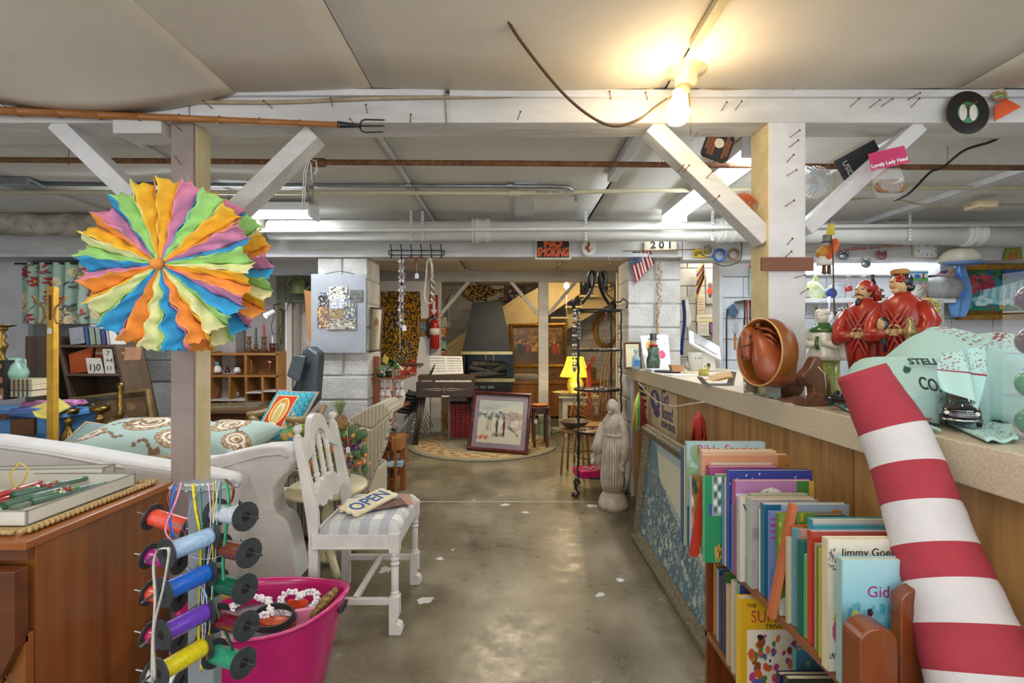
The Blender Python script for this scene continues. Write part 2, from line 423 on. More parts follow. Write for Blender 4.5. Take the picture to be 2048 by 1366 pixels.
# paint flakes and the saw cut belong to the floor
fl=bpy.data.objects['floor']
spill=mat('white_paint_flakes','#c9c9c4',.7,var=.1)
for (px,py,r) in [(1010,1010,.05),(1185,1012,.06),(835,1005,.045),(880,1118,.03),(1120,1060,.02),(850,1200,.05),(1200,1190,.03),(1050,1025,.03),(905,1100,.015),(1240,1160,.03),(770,1140,.05)]:
    p=OP(px,py,0);g=MB();n=14
    g.add([(p.x+math.cos(i*2*PI/n)*r*random.uniform(.5,1.2),p.y+math.sin(i*2*PI/n)*r*random.uniform(.4,1.1),.0012) for i in range(n)],[list(range(n))],spill)
    g.build('paint_flake',fl)
MB().bb(-3,1.0,4.30,4.315,0,.001,mat('saw_cut','#b5b0a4',.8)).build('saw_cut',fl)
# ceilings: separate sheets of board between the seams
ce=MB().bb(-5.2,5.2,-1.6,10.4,2.53,2.6,ceil_mat).build('ceiling');tag(ce,kind='structure')
def board(x0,x1,y0,y1,z,m,sag=0,k=10):
    g=MB()
    def fn(u,v):
        s_=math.sin(PI*u)*math.sin(PI*min(v*1.0,1)*.5)*sag
        return (x0+(x1-x0)*u,y0+(y1-y0)*v,z-s_)
    g.sheet(fn,k,k,m);return g.build('ceiling_board',ce,thick=.01)
board(-4.2,-1.81,-1.5,2.17,2.44,ceil_mat,.02);board(-1.80,-.585,-1.5,2.17,2.44,ceil_mat,.075 if 0 else .02)
board(-.58,.635,-1.5,2.17,2.44,ceil_mat,.012);board(.645,1.86,-1.5,2.17,2.44,ceil_mat,.008);board(1.87,4.6,-1.5,2.17,2.44,ceil_mat,.008)
# the sheet at the left has come down and hangs over the beam
g=MB();g.sheet(lambda u,v:(-2.3+1.15*u,1.2+.885*v,2.425-.012-math.sin(PI*u)*(.085*v*v)),20,10,ceil_mat);g.build('sagging_board',ce,thick=.008)
for x0,x1 in ((-4.9,-3.32),(-3.3,-2.02),(-2.0,-.70),(-.68,.66),(.68,2.0),(2.02,3.3),(3.32,4.9)):
    board(x0,x1,2.2,4.55,2.46,ceil_mat2,.015)
for x0,x1 in ((-4.9,-2.02),(-2.0,-.70),(-.68,.66),(.68,2.0),(2.02,4.9)):
    board(x0,x1,4.55,7.7,2.46,ceil_mat2 if abs(x0+x1) > 3 else ceil_mat,.01);board(x0,x1,7.7,10.3,2.50,ceil_mat,0)
bat=white_paint;nb=1
def trim(x0,x1,y0,y1,z0,z1,m=bat):
    global nb
    tag(MB().bb(x0,x1,y0,y1,z0,z1,m).build('trim_%d' % nb,bev=.003),kind='structure');nb += 1
for x in (-.69,2.01,-2.01):trim(x-.012,x+.012,2.26,4.42,2.435,2.455)
trim(.61,.67,2.26,3.2,2.40,2.45);trim(.02,.17,3.35,4.42,2.41,2.45);trim(3.1,3.2,2.26,4.42,2.41,2.45)
trim(.62,.655,.1,1.75,2.405,2.433,cream_paint);trim(.30,.335,.2,2.09,2.428,2.436,ceil_mat) if 0 else None
trim(-3.5,-.28,2.08,2.10,2.405,2.432);trim(-.26,4.2,2.08,2.10,2.40,2.43)
# outer walls
def block_wall(name,x0,x1,z0,z1,y,bw=.40,bh=.20,kind='structure',dep=.15,m=block_mat,vis=None,j=.008):
    w_=tag(MB().bb(x0,x1,y+.012,y+dep,z0,z1,mortar).build(name),kind=kind)
    full=MB().box((0,0,0),(bw-j,.03,bh-j),m).build('block',w_,bev=.006);full.location=(x0+bw/2,y+.012,z0+bh/2);half=None
    r=0;z=z0;first=True;cnt=0
    while z < z1-.02:
        h=min(bh,z1-z);x=x0-(bw/2 if r % 2 else 0)
        while x < x1-.02:
            a,b=max(x,x0),min(x+bw,x1);c=((a+b)/2,z+h/2)
            if b-a > .04 and (vis is None or vis(*c)):
                if first:o=full;first=False
                else:o=full.copy();COL.objects.link(o)
                o.location=(c[0],y+.012+random.uniform(-.003,.003),c[1]);o.scale=((b-a)/bw,1,h/bh);cnt += 1
            x += bw
        z += h;r += 1
    return w_
block_wall('wall_back',-4.0,3.2,0,2.5,10.0,vis=lambda x,z:-2.6 < x < 2.5 and z > .6)
wcream=mat('warm_wall','#c9bb98',.8,var=.06,bump=.2,bscale=30)
tag(MB().bb(-5.2,-5.1,-1.6,10.4,0,2.6,white_paint).build('wall_left'),kind='structure')
tag(MB().bb(5.1,5.2,-1.6,10.4,0,2.6,white_paint).build('wall_right'),kind='structure')
grey_block=mat('bare_block','#8d8d88',.85,c2='#767671',scale=5,bump=.8,bscale=45)
# left: block wall under the second beam, behind the valance
lw=block_wall('wall_left_rear',-4.9,-3.16,0,2.15,4.75,m=grey_block,vis=lambda x,z:x < -2.9 and z > .9)
tag(MB().bb(-5.1,-4.55,4.70,4.78,0,2.15,white_paint).build('wall_left_pier'),kind='structure')
# pale partition with crackled paint
pw=mat('crackled_paint','#cfc3b6',.7,c2='#bcaea0',scale=14,bump=.4)
tag(MB().bb(-3.9,-2.1,5.6,5.7,0,2.4,pw).build('wall_partition'),kind='structure')
lil=mat('lilac_grey_paint','#aaa09c',.7,var=.05)
tag(MB().bb(-3.16,-2.93,5.3,5.58,0,2.4,lil).build('wall_pilaster'),kind='structure')
tag(MB().bb(-2.9,-2.36,5.45,5.58,0,2.45,lil).build('wall_hutch'),kind='structure')
# white room seen through the doorway
tag(MB().bb(-3.4,-1.25,7.6,7.7,0,2.45,white).build('wall_white_room'),kind='structure')
olive=mat('olive_paint','#5c5d4b',.55,var=.08)
d1=MB();xl,xr,yy=X(553,5.3),X(640,5.3),5.3
d1.bb(xl,X(571,5.3),5.3,5.4,0,2.08,olive);d1.bb(X(571,5.3),xr+.1,5.305,5.4,Z(605,5.3),2.08,olive);d1.bb(xl-.05,xr+.3,5.3,5.4,2.08,2.46,white_paint);d1.bb(X(571,5.3),X(574,5.3),5.29,5.42,0,Z(605,5.3),white)
dd=tag(d1.build('door_1',bev=.003),kind='structure')
# right: white block wall behind the counter and the deeper niche
wb=mat('white_block','#d3d6da',.6,var=.05,scale=3,bump=.5,bscale=40)
rw=block_wall('wall_shop',2.02,5.1,0,2.2,4.80,m=wb,vis=lambda x,z:z > .95)
niche_m=mat('niche_block','#b5b1a6',.8,var=.08,bump=.5,bscale=40)
block_wall('wall_niche',1.36,2.9,0,2.45,5.6,m=niche_m,vis=lambda x,z:z > 1)
tag(MB().bb(1.985,2.02,4.78,4.95,0,2.2,white_paint).build('trim_20'),kind='structure')
# ---------- beams ----------
def nail(parent,p,ang=0,L=.04):
    g=MB();p=Vector(p);q=p+Vector((math.sin(ang)*L*.6,-L,math.cos(ang)*L*.45));g.cyl(p,q,.0018,n=5,m=rust);g.cyl(q,q+(q-p).normalized()*.002,.005,n=6,m=rust)
    return g.build('nail',parent,w=True)
b1=thing('ceiling_beam','white painted front beam with nails crossing the whole view','beam',(0,2.18,2.30))
MB().bb(-3.9,-1.36,2.10,2.255,2.30,2.43,beam_paint).build('timber',b1,w=True,bev=.006)
MB().bb(-1.355,4.6,2.10,2.255,2.30,2.425,beam_paint).build('timber',b1,w=True,bev=.006)
MB().bb(X(236,2.1),X(332,2.1),2.07,2.2,Z(272,2.1),2.30,beam_paint).build('packing_block',b1,w=True,bev=.004)
for (px,py,a) in [(425,218,-.6),(545,217,-.8),(665,214,.3),(1442,222,.3),(1470,220,.4),(1576,188,.6),(1700,214,.5),(1738,216,.7),(1762,213,.8),(1770,184,.3),(1815,200,1),(1880,160,.9),(1295,200,-.9),(1222,200,-.6),(900,182,0),(1035,240,.5),(820,245,.5),(1655,186,.8),(1822,215,.1),(1480,186,-.5),(735,227,.2)]:
    nail(b1,P(px,py,2.10),a)
b2=thing('ceiling_beam','deep white beam over the block pillars behind the big pipe','beam',(0,4.5,2.12))
MB().bb(-4.95,X(1365,4.42),4.42,4.62,2.125,2.45,beam_paint).build('timber',b2,w=True,bev=.006)
MB().bb(X(1365,4.42)+.005,4.9,4.42,4.62,2.10,2.45,beam_paint).build('timber',b2,w=True,bev=.006)
MB().bb(-4.9,1.2,4.405,4.42,2.125,2.16,white_paint).build('batten',b2,w=True,bev=.003)
b3=thing('ceiling_beam','grey-white beam on thin posts before the staircase','beam',(0,7.6,2.29))
MB().bb(X(630,7.6),X(1250,7.6),7.6,7.75,Z(563,7.6),2.46,beam_paint).build('timber',b3,w=True,bev=.006)
MB().bb(-2.3,-.4,5.5,5.62,2.30,2.46,beam_paint).build('timber',b3,w=True,bev=.006)
MB().bb(X(550,5.9),X(640,5.9),5.9,6.0,Z(575,5.9),Z(553,5.9),beam_paint).build('timber',b3,w=True)
# ---------- posts ----------
lp=thing('support_post','grey and cream painted post behind the rainbow paper fan','post',(-1.39,2.16,0))
g=MB();g.bb(-1.434,-1.34,2.10,2.12,0,2.30,grey_paint);g.bb(-1.434,-1.338,2.12,2.222,0,2.30,cream_paint);g.build('post',lp,w=True,bev=.003)
g=MB();g.bar((X(125,2.16),2.16,2.31),(-1.42,2.16,1.80),.07,.095,white_paint,up=(0,1,0));g.build('brace',lp,w=True,bev=.004)
g=MB();g.bar((X(632,2.16),2.16,2.27),(-1.35,2.16,1.78),.07,.095,beam_paint,up=(0,1,0));g.build('brace',lp,w=True,bev=.004)
nail(lp,P(362,330,2.10),.2);nail(lp,P(363,262,2.10),-.4)
rp=thing('support_post','thick white post standing on the counter, cream paint along its left side','post',(1.155,2.18,1.15))
g=MB();g.bb(1.080,1.233,2.10,2.255,1.15,2.30,white_paint);g.bb(1.077,1.081,2.101,2.255,1.15,2.30,cream_paint);g.build('post',rp,w=True,bev=.004)
g=MB();g.bar((X(1300,2.16),2.16,2.30),(X(1528,2.16),2.16,Z(480,2.16)),.075,.085,beam_paint,up=(0,1,0));g.build('brace',rp,w=True,bev=.004)
g=MB();g.bar((X(1830,2.16),2.16,2.30),(X(1605,2.16),2.16,Z(462,2.16)),.06,.085,white_paint,up=(0,1,0));g.build('brace',rp,w=True,bev=.004)
for (px,py,a) in [(1580,275,.8),(1578,295,.7),(1573,325,.3),(1573,352,.9),(1570,413,.7),(1570,515,.2),(1588,556,1.2),(1574,490,0),(1600,588,.4)]:nail(rp,P(px,py,2.10),a)
for (px,py) in [(1382,282),(1366,345),(1412,357),(1425,405),(1355,345)]:nail(rp,P(px,py,2.12),.5)
sg=MB();sg.bb(X(1525,2.08),X(1629,2.08),2.085,2.097,Z(541,2.08),Z(514,2.08),wood('brown_board','#7d4a2c','#6a3b22','x',8));single('wooden_board','small blank brown board nailed across the thick white post','board',sg,bev=.001)
# block pillars
def pillar(label,x0,x1,y0,y1,ztop,course=.215):
    t=thing('block_pillar',label,'pillar',((x0+x1)/2,(y0+y1)/2,0))
    MB().bb(x0+.012,x1-.012,y0+.012,y1-.012,0,ztop,mortar).build('mortar_core',t,w=True)
    z=0;i=0
    while z < ztop-.03:
        h=min(course,ztop-z);xm=x0+(x1-x0)*(.5 if i % 2 else 1)
        for a,b in ((x0,xm),(xm,x1)):
            if b-a < .05:continue
            jx=random.uniform(-.005,.005)
            g=MB();g.bb(a+jx+.004,b+jx-.004,y0+jx,y1-.002,z+.005,z+h-.006,block_mat);g.build('block',t,w=True,bev=.012)
        z += h;i += 1
    return t
pl=pillar('white block pillar behind the steel memo board',X(632,4.4),X(734,4.4),4.44,4.86,2.125)
pr=pillar('white block pillar with the flag at the far end of the counter',X(1256,4.5),X(1364,4.5),4.53,4.95,2.125)
# thin posts under the third beam
for i,(px,lab) in enumerate([(871,'thin grey-white post carrying the fire extinguisher'),(1087,'thin grey-white post in front of the gilt-framed painting')]):
    t=thing('support_post',lab,'post',(X(px,7.6),7.67,0));x=X(px,7.6)
    g=MB();g.bb(x-.075,x+.075,7.6,7.75,0,Z(563,7.6),beam_paint);g.build('post',t,w=True,bev=.006)
    for s_ in (-1,1):
        q=(x+s_*.5,7.67,2.3);r_=(x+s_*.08,7.67,1.80) if i else (x+s_*.06,7.67,1.78)
        g=MB();g.bar(q,r_,.05,.06,beam_paint,up=(0,1,0));g.build('brace',t,w=True,bev=.004)
# ---------- pipes ----------
def pipe(name,label,pts,r,m,n=14,cat='pipe'):
    t=thing(name,label,cat,pts[0]);MB().tube(pts,r,n,m).build('pipe',t,w=True);return t
p=pipe('iron_pipe','thin rusty brown pipe running under the ceiling',[(-3.6,2.75,2.385),(-.9,2.75,2.365),(0,2.75,2.36),(2.0,2.75,2.34),(2.85,2.75,2.335)],.015,rust)
MB().cyl((X(625,2.75),2.75,2.364),(X(650,2.75),2.75,2.364),.024,n=10,m=rust).build('coupling',p,w=True)
for px in (132,1320,1890):MB().tube([P(px,278,2.75),P(px+6,300,2.74),P(px+4,330,2.735),P(px+10,322,2.76)],.002,4,rust).build('wire_hanger',p,w=True)
p=pipe('electrical_conduit','grey steel conduit with a bent end',[(-3.8,3.35,2.44),(X(1100,3.35),3.35,2.42),(X(1135,3.35),3.35,2.415),(X(1155,3.38),3.45,2.41),(X(1160,3.5),3.7,2.43)],.014,steel)
for px in (818,1020):MB().cyl((X(px-6,3.35),3.35,2.425),(X(px+6,3.35),3.35,2.425),.021,n=10,m=steel).build('coupling',p,w=True)
pvc=mat('cream_plastic','#c9c2a0',.35,var=.05)
p=pipe('plastic_water_pipe','cream plastic water pipe with blue stripe and small print',[(-3.9,3.38,2.392),(-.6,3.38,2.385),(X(1030,3.38),3.38,2.382),(.9,3.38,2.40),(2.2,3.38,2.42),(4.2,3.38,2.42)],.015,pvc)
MB().cyl((X(1018,3.38),3.38,2.383),(X(1040,3.38),3.38,2.383),.023,n=12,m=pvc).build('coupling',p,w=True)
text('pipe_lettering','PEX 3/4 IN   SDR-11   NSF-PW',.02,(X(1110,3.36),3.363,2.385),blue,p,w=True)['kind']='stuff'
pipem=mat('painted_pipe','#d8d6cf',.4,var=.06,scale=4,bump=.3,bscale=20);pipeold=mat('wrapped_pipe','#bdb5a4',.8,c2='#8f8675',scale=10,bump=.9)
p=thing('drain_pipe','large white cast-iron drain pipe below the ceiling','pipe',(0,4.15,2.3))
MB().tube([(X(540,4.15),4.15,2.305),(X(1500,4.15),4.15,2.29),(4.5,4.15,2.245)],.082,20,pipem).build('pipe',p,w=True)
MB().tube([(X(-60,4.15),4.15,2.36)]+[(X(50+i*24,4.15),4.15+random.uniform(-.01,.01),2.355-i*.002) for i in range(21)],[.08]+[.082+.016*(i % 4 == 0)+random.uniform(0,.008) for i in range(21)],16,pipeold).build('wrapped_pipe',p,w=True)
for px in (962,1450,1940):
    z=2.30 if px < 1500 else 2.27
    g=MB();x=X(px,4.15)
    for dx,r_ in ((-.06,.10),(-.03,.105),(.05,.10)):g.cyl((x+dx-.012,4.15,z),(x+dx+.012,4.15,z),r_,n=20,m=pipem)
    g.cyl((x-.07,4.15,z),(x+.08,4.15,z),.093,n=20,m=pipem);g.build('hub',p,w=True,bev=.004)
for px in (822,845,1172,1425,1820):
    g=MB();x=X(px,4.06);zt=2.45;g.bar((x,4.06,2.2),(x-.0,4.06,2.44),.02,.003,white_paint,up=(0,1,0));
    for k in range(8):g.cyl((x,4.056,2.22+k*.027),(x,4.059,2.22+k*.027),.004,n=6,m=ink)
    g.build('strap',p,w=True)
tp=pipe('thin_water_pipe','slim white pipe running along the drain pipe',[(X(250,4.03),4.03,2.27),(0,4.03,2.285),(1.8,4.03,2.30),(4.3,4.03,2.325)],.016,pipem)
# left: elbow bulges below the wrapped pipe
for px in (40,110):
    g=MB();g.cyl(P(px,455,4.1),P(px+30,452,4.1),.05,n=14,m=pipeold);g.build('stub',p,w=True)
# cables along the front beam
cab=mat('cloth_cable','#a8977c',.8,var=.15);
def cable(label,pts,r=.006,m=cab,name='cable'):
    # smooth through the points
    pts=[Vector(q) for q in pts];out=[]
    for i in range(len(pts)-1):
        p0,p1,p2,p3=pts[max(i-1,0)],pts[i],pts[i+1],pts[min(i+2,len(pts)-1)]
        for k in range(6):
            t=k/6;out.append(.5*((2*p1)+(p2-p0)*t+(2*p0-5*p1+4*p2-p3)*t*t+(3*p1-p0-3*p2+p3)*t**3))
    out.append(pts[-1]);g=MB().tube(out,r,6,m);return single(name,label,'cable',g) if label else g
cable('tan cable stapled along the front beam, left of the bulb',[P(0,200,2.088),P(200,200,2.088),P(520,205,2.088),P(740,197,2.088),P(1000,192,2.088),P(1200,184,2.088),P(1290,182,2.088),P(1312,168,2.085),P(1330,140,2.05)],.008)
cable('tan cable stapled along the front beam, right of the bulb',[P(1412,138,2.05),P(1420,148,2.07),P(1405,165,2.085),P(1402,178,2.088),P(1450,182,2.088),P(1600,176,2.088),P(1960,174,2.085),P(2000,178,2.085),P(2012,200,2.085)],.009)
cable('dark brown hanging lamp cord looping down to the bulb socket',[P(975,-8,1.55),P(1000,12,1.58),P(1040,80,1.7),P(1120,180,1.85),P(1180,232,1.9),P(1230,252,1.93),P(1280,238,1.93),P(1310,215,1.93),P(1335,198,1.92)],.0055,mat('brown_cord','#4f3a26',.6))
cable('thin cord hanging across the ceiling and front beam',[P(828,-8,1.55),P(850,70,1.75),P(885,150,2.0),P(890,200,2.075),P(894,272,2.07)],.0035,mat('dusty_cord','#8c8474',.8))
cable('black cord sagging at the right below the front beam',[P(2046,240,2.6),P(1990,280,2.65),P(1930,300,2.65),P(1885,335,2.7),P(1860,345,2.72),P(1820,385,2.72),P(1790,400,2.8)],.007,black)
cable('tan cable along the rear ceiling at the right',[P(1640,405,3.7),P(1760,395,3.7),P(1800,400,3.7),P(1840,408,3.7),P(1900,410,3.7),P(2048,409,3.7)],.006)
# junction boxes
g=MB();g.box(P(1962,411,3.7),(.15,.12,.05),cream_paint);single('junction_box','white junction box on the rear ceiling at the right','electrical box',g,bev=.006)
g=MB();g.box(P(45,367,3.3),(.19,.12,.055),steel);single('junction_box','grey steel junction box on the ceiling at the left','electrical box',g,bev=.006)
# fluorescent fixtures
tube_e=mat('lit_tube','#eef6ff',.4,var=0,emit=46)
def fixture(label,x0,x1,y0,y1,z):
    t=thing('fluorescent_fixture',label,'light',((x0+x1)/2,(y0+y1)/2,z))
    MB().bb(x0,x1,y0,y1,z,z+.06,white).build('housing',t,w=True,bev=.004)
    for k in (.3,.7):
        g=MB()
        if y1-y0 > x1-x0:x=x0+(x1-x0)*k;g.cyl((x,y0+.02,z-.02),(x,y1-.02,z-.02),.016,n=10,m=tube_e)
        else:y=y0+(y1-y0)*k;g.cyl((x0+.02,y,z-.02),(x1-.02,y,z-.02),.016,n=10,m=tube_e)
        g.build('tube',t,w=True)
    g=MB()
    if y1-y0 > x1-x0:
        for y in (y0,y1-.02):MB().bb(x0,x1,y,y+.02,z-.045,z,white).build('lamp_holder',t,w=True)
    else:
        for x in (x0,x1-.02):MB().bb(x,x+.02,y0,y1,z-.045,z,white).build('lamp_holder',t,w=True)
fixture('long lit fluorescent fixture behind the thick white post',1.20,1.40,2.6,4.02,2.385)
fixture('lit fluorescent fixture partly hidden by the rainbow paper fan',-2.95,-1.5,3.72,3.9,2.36)
fixture('lit fluorescent fixture tucked between the rear beam and the shop wall',2.5,4.0,4.64,4.76,2.20)
# bare bulb
t=thing('bulb_lamp','bare lit bulb in a porcelain ceiling socket with a chain','lamp',P(1362,135,1.95))
c=P(1372,128,1.95);por=mat('porcelain_old','#d6cba9',.35,c2='#b8a67c',scale=15)
g=MB();g.lathe([(.0,.06),(.07,.06),(.072,.0),(.085,-.005),(.09,-.018),(.08,-.03),(.045,-.045),(.04,-.085),(.0,-.085)],c,22,por);g.build('ceiling_socket',t,w=True)
g=MB();g.lathe([(0,0),(.026,0),(.028,-.03),(.03,-.05),(.026,-.09),(.022,-.10),(0,-.10)],c+Vector((-.012,0,-.085)),16,por);g.cyl(c+Vector((-.03,0,-.12)),c+Vector((-.06,0,-.135)),.009,n=8,m=brass);g.build('adapter',t,w=True)
bc=P(1355,225,1.93)
bm=mat('lit_bulb','#ffe2b0',.3,var=0,emit=14)
g=MB();g.lathe([(.017,.085),(.02,.06),(.035,.035),(.046,.005),(.045,-.02),(.033,-.04),(.012,-.05),(0.0,-.052)],bc,20,bm);g.build('bulb',t,w=True)
g=MB();g.tube([bc+Vector((.04,-.01,.07)),bc+Vector((.045,-.01,-.02)),bc+Vector((.048,-.01,-.09))],.0018,5,brass);g.build('pull_chain',t,w=True)
point('bulb_light',bc+Vector((-.0,-.12,-.02)),4.5,WARM,.06)
point('bulb_light',bc+Vector((-.1,.0,-.02)),2.5,WARM,.05)
# ================= LEFT FOREGROUND =================
# --- pleated paper fan ---
fan=thing('paper_fan','large pleated rainbow tissue paper fan hanging before the left post','decoration',(-1.255,1.90,Z(538,1.9)))
fc=[mat('tissue_'+n,c,.75,var=.1,scale=20) for n,c in (('orange','#f09a48'),('yellow','#f8c93a'),('cream','#f3ecb0'),('green','#a3dc86'),('blue','#35a8dc'),('pink','#ee90b0'))]
NP=22
def fan_pt(f,t,r0,dep):           # f face-edge index (even: ridge, odd: valley), t radius 0..1
    a=2*PI*f/(2*NP) + PI/2 + .05
    down=max(0,-math.sin(a))
    wob=math.sin(t*26+f*.25)*(.002+.055*max(0,down-.8))*min(1,t*2.2)+.004*math.sin(t*8+f*1.1)*t
    rim=1+.012*math.sin(f*.9)*t
    y=dep*min(1,t*1.3) if f % 2 else 0
    r=r0*t*rim
    return Vector((math.cos(a)*r-math.sin(a)*wob,-.12+y,math.sin(a)*r+math.cos(a)*wob))
for layer,(r0,dep,yo,nv) in enumerate(((.318,.060,0,20),(.318,.06,.15,8))):
    for f in range(2*NP):
        def fn(u,v):
            e=1-(.05*abs(math.sin(u*PI*2+.4*math.sin(f)))+.02*math.sin(f*2.7))*v**9
            t=(.03 if layer == 0 else .5)+(.97 if layer == 0 else .5)*v*e
            q=fan_pt(f,t,r0,dep)*(1-u)+fan_pt(f+1,t,r0,dep)*u
            k=min(1,t*2)
            return q+Vector((math.sin(v*19+u*5+f)*.003*k,math.sin(v*23+f*3+u*4)*.005*k+yo,math.cos(v*15+u*7+f*2)*.003*k))
        g=MB();g.sheet(fn,6,nv,fc[(f+layer*2) % 6]);g.build('pleat',fan,thick=.0012)
g=MB();g.sph((-.0,-.135,0),(.022,.02,.022),10,fc[0]);g.tube([(0,-.135,.0),(.01,-.15,.03),(-.01,-.15,.035),(0,-.14,0)],.004,5,fc[3]);g.build('knot',fan)
g=MB();g.tube([(X(367,2.06)+1.26,.15,Z(332,2.08)-fan.location.z),(.0,.05,.33),(0,.03,.30)],.0015,4,string_m);g.build('string',fan)
# --- console cabinet ---
co=thing('console_cabinet','walnut stereo console with lattice speaker grille carrying candle tray','cabinet',(-1.95,1.75,0))
cx1,cy0,cy1,ct=-1.405,1.45,2.07,.80
walnutx=wood('walnut_edge','#a8642c','#8a4c1e','y',12,.35,.3);walnuty=wood('walnut_front','#6f3a1a','#4e2711','x',10,.35,.3)
MB().bb(-2.6,cx1-.01,cy0+.035,cy1-.005,.05,ct-.025,walnut).build('body',co,w=True,bev=.002)
MB().bb(-2.62,cx1,cy0-.005,cy1,ct-.025,ct,walnutx).build('top',co,w=True,bev=.003)
g=MB();g.bb(-2.6,cx1-.012,cy0+.012,cy0+.034,ct-.062,ct-.026,walnuty);g.build('top_rail',co,w=True,bev=.002)
# arched front frame with grille
g=MB();x0,x1=-2.15,cx1-.008;zt,zb=ct-.075,.12
pts=[(x0,zb),(x0+.1,zb),(x0+.1,zt-.22)]+[(x0+.1+(x1-x0-.2)*k/8,zt-.22+math.sin(PI*k/8)*.11) for k in range(1,8)]+[(x1-.1,zt-.22),(x1-.1,zt-.2)]
# side stile, rail and corner spandrel as one frame board
out=[(x1,zt),(x0,zt),(x0,zt-.06)]+[(x0+(x1-.06-x0)*k/14,zt-.06-.0*k) for k in range(1,8)]
arc=[(x1-.045-.30*(1-math.sin(a)),zt-.30+.24*math.cos(a)) for a in [PI/2*k/10 for k in range(11)]]
g.prism([(x0,zt),(x0,zt-.06)]+arc+[(x1-.045,zb),(x1,zb)][0:0]+[(x1-.045,zt-.31),(x1,zt-.22),(x1,zt)][0:]+[],cy0-.03,cy0+.012,walnuty)
g.build('arched_rail',co,w=True,bev=.004)
MB().bb(x1-.05,x1,cy0,cy0+.03,.05,zt-.2,walnut).build('stile',co,w=True,bev=.003)
MB().bb(x0,x1-.045,cy0+.022,cy0+.03,.08,zt-.05,black).build('grille_cloth',co,w=True)
g=MB();lat=mat('lattice_wood','#7c4d28',.5,var=.15)
for ix in range(16):
    for iz in range(24):
        xx=x1-.06-ix*.026-(.013 if iz % 2 else 0);zz=zt-.07-iz*.0225
        if zz < .12:continue
        g.box((xx,cy0+.014,zz),(.013,.012,.013),lat,rot=R('Y',PI/4));g.bar((xx,cy0+.016,zz),(xx+.013,cy0+.016,zz-.0225),.005,.006,lat);g.bar((xx,cy0+.016,zz),(xx-.013,cy0+.016,zz-.0225),.005,.006,lat)
g.build('lattice',co,w=True)['kind']='stuff'
for x in (-2.5,cx1-.06):
    for y in (cy0+.08,cy1-.06):MB().bb(x-.02,x+.02,y-.02,y+.02,0,.05,walnut).build('foot',co,w=True)
# woven mat
matm=mat('woven_straw','#c3a878',.85,c2='#a98a56',scale=60,bump=.5)
t=thing('woven_mat','braided straw place mat under the candle tray','mat',(-1.85,1.74,ct))
MB().bb(-2.3,-1.47,1.50,2.03,ct,ct+.006,matm).build('weave',t,w=True)
def braid(pts,r,m,st=.018):
    g=MB();pts=[Vector(p) for p in pts]
    for a,b in zip(pts,pts[1:]):
        L=(b-a).length;n=int(L/st);d=(b-a).normalized();s_=d.cross(Vector((0,0,1)))
        for k in range(n):
            q=a+d*(k*st)
            for sg in (-1,1):
                ang=math.atan2(d.y,d.x)+sg*.6
                g.sph(q+s_*sg*r*.45+d*(st*.25*sg),(st*.75,r*.5,r*.55),6,m,rot=R('Z',ang))
    return g
braid([(-1.462,1.505,ct+.011),(-1.455,2.03,ct+.011),(-2.25,2.045,ct+.011)],.016,matm).build('braided_rim',t,w=True)
braid([(-2.2,1.497,ct+.011),(-1.47,1.495,ct+.011)],.014,matm,.016).build('braided_rim',t,w=True)
# trays
cardm=mat('box_card','#cfccc0',.6,var=.04);cardedge=mat('box_edge','#8d8c86',.6,var=.04)
def tray(label,c,sx,sy,h,rz,z,group=None):
    t=thing('box_lid',label,'box',(c[0],c[1],z),rz)
    MB().bb(-sx/2,sx/2,-sy/2,sy/2,0,.003,cardm).build('bottom',t)
    g=MB()
    for x in (-sx/2,sx/2):g.bb(x-.0018,x+.0018,-sy/2,sy/2,0,h,cardm)
    for y in (-sy/2,sy/2):g.bb(-sx/2,sx/2,y-.0018,y+.0018,0,h,cardm)
    g.build('walls',t)
    g=MB()
    for x in (-sx/2,sx/2):g.bb(x-.0026,x+.0026,-sy/2-.0026,sy/2+.0026,h-.003,h+.0008,cardedge)
    for y in (-sy/2,sy/2):g.bb(-sx/2-.0026,sx/2+.0026,y-.0026,y+.0026,h-.003,h+.0008,cardedge)
    for x in (-sx/2,sx/2):
        for y in (-sy/2,sy/2):g.bb(x-.003,x+.003,y-.003,y+.003,0,h,cardedge)
    g.bb(sx/2-.001,sx/2+.0024,-sy/2,sy/2,0,.003,cardedge)
    g.build('edging',t);return t
tz=ct+.012
tr=tray('long white box lid with grey edges holding the green candles',(-1.80,1.765),.60,.44,.045,.0,tz)
tray('white box lid lying behind the candle tray',(-1.95,2.01),.62,.06,.06,.08,tz+.002)
g=MB();g.loft([(0,0,0,.085,.06),(.075,0,0,.12,.085),(.085,0,0,.128,.092),(.09,0,0,.12,.085),(.02,0,0,.08,.055)],20,whitegloss,power=.5)
g.v=[v+Vector((-1.93,1.70,tz+.006)) for v in g.v];single('white_dish','white tapered rectangular dish at the far left of the tray','dish',g)
wg=mat('green_wax','#12573a',.25,var=.1,coat=.4);wr=mat('red_wax','#b3302c',.3,var=.1,coat=.3);film=mat('clear_film','#e8f0ee',.08,var=0,alpha=.10)
berry=mat('berry_red','#a81f28',.35,var=.3,scale=60);leafm=mat('leaf_green','#5f9440',.5,var=.2,scale=40)
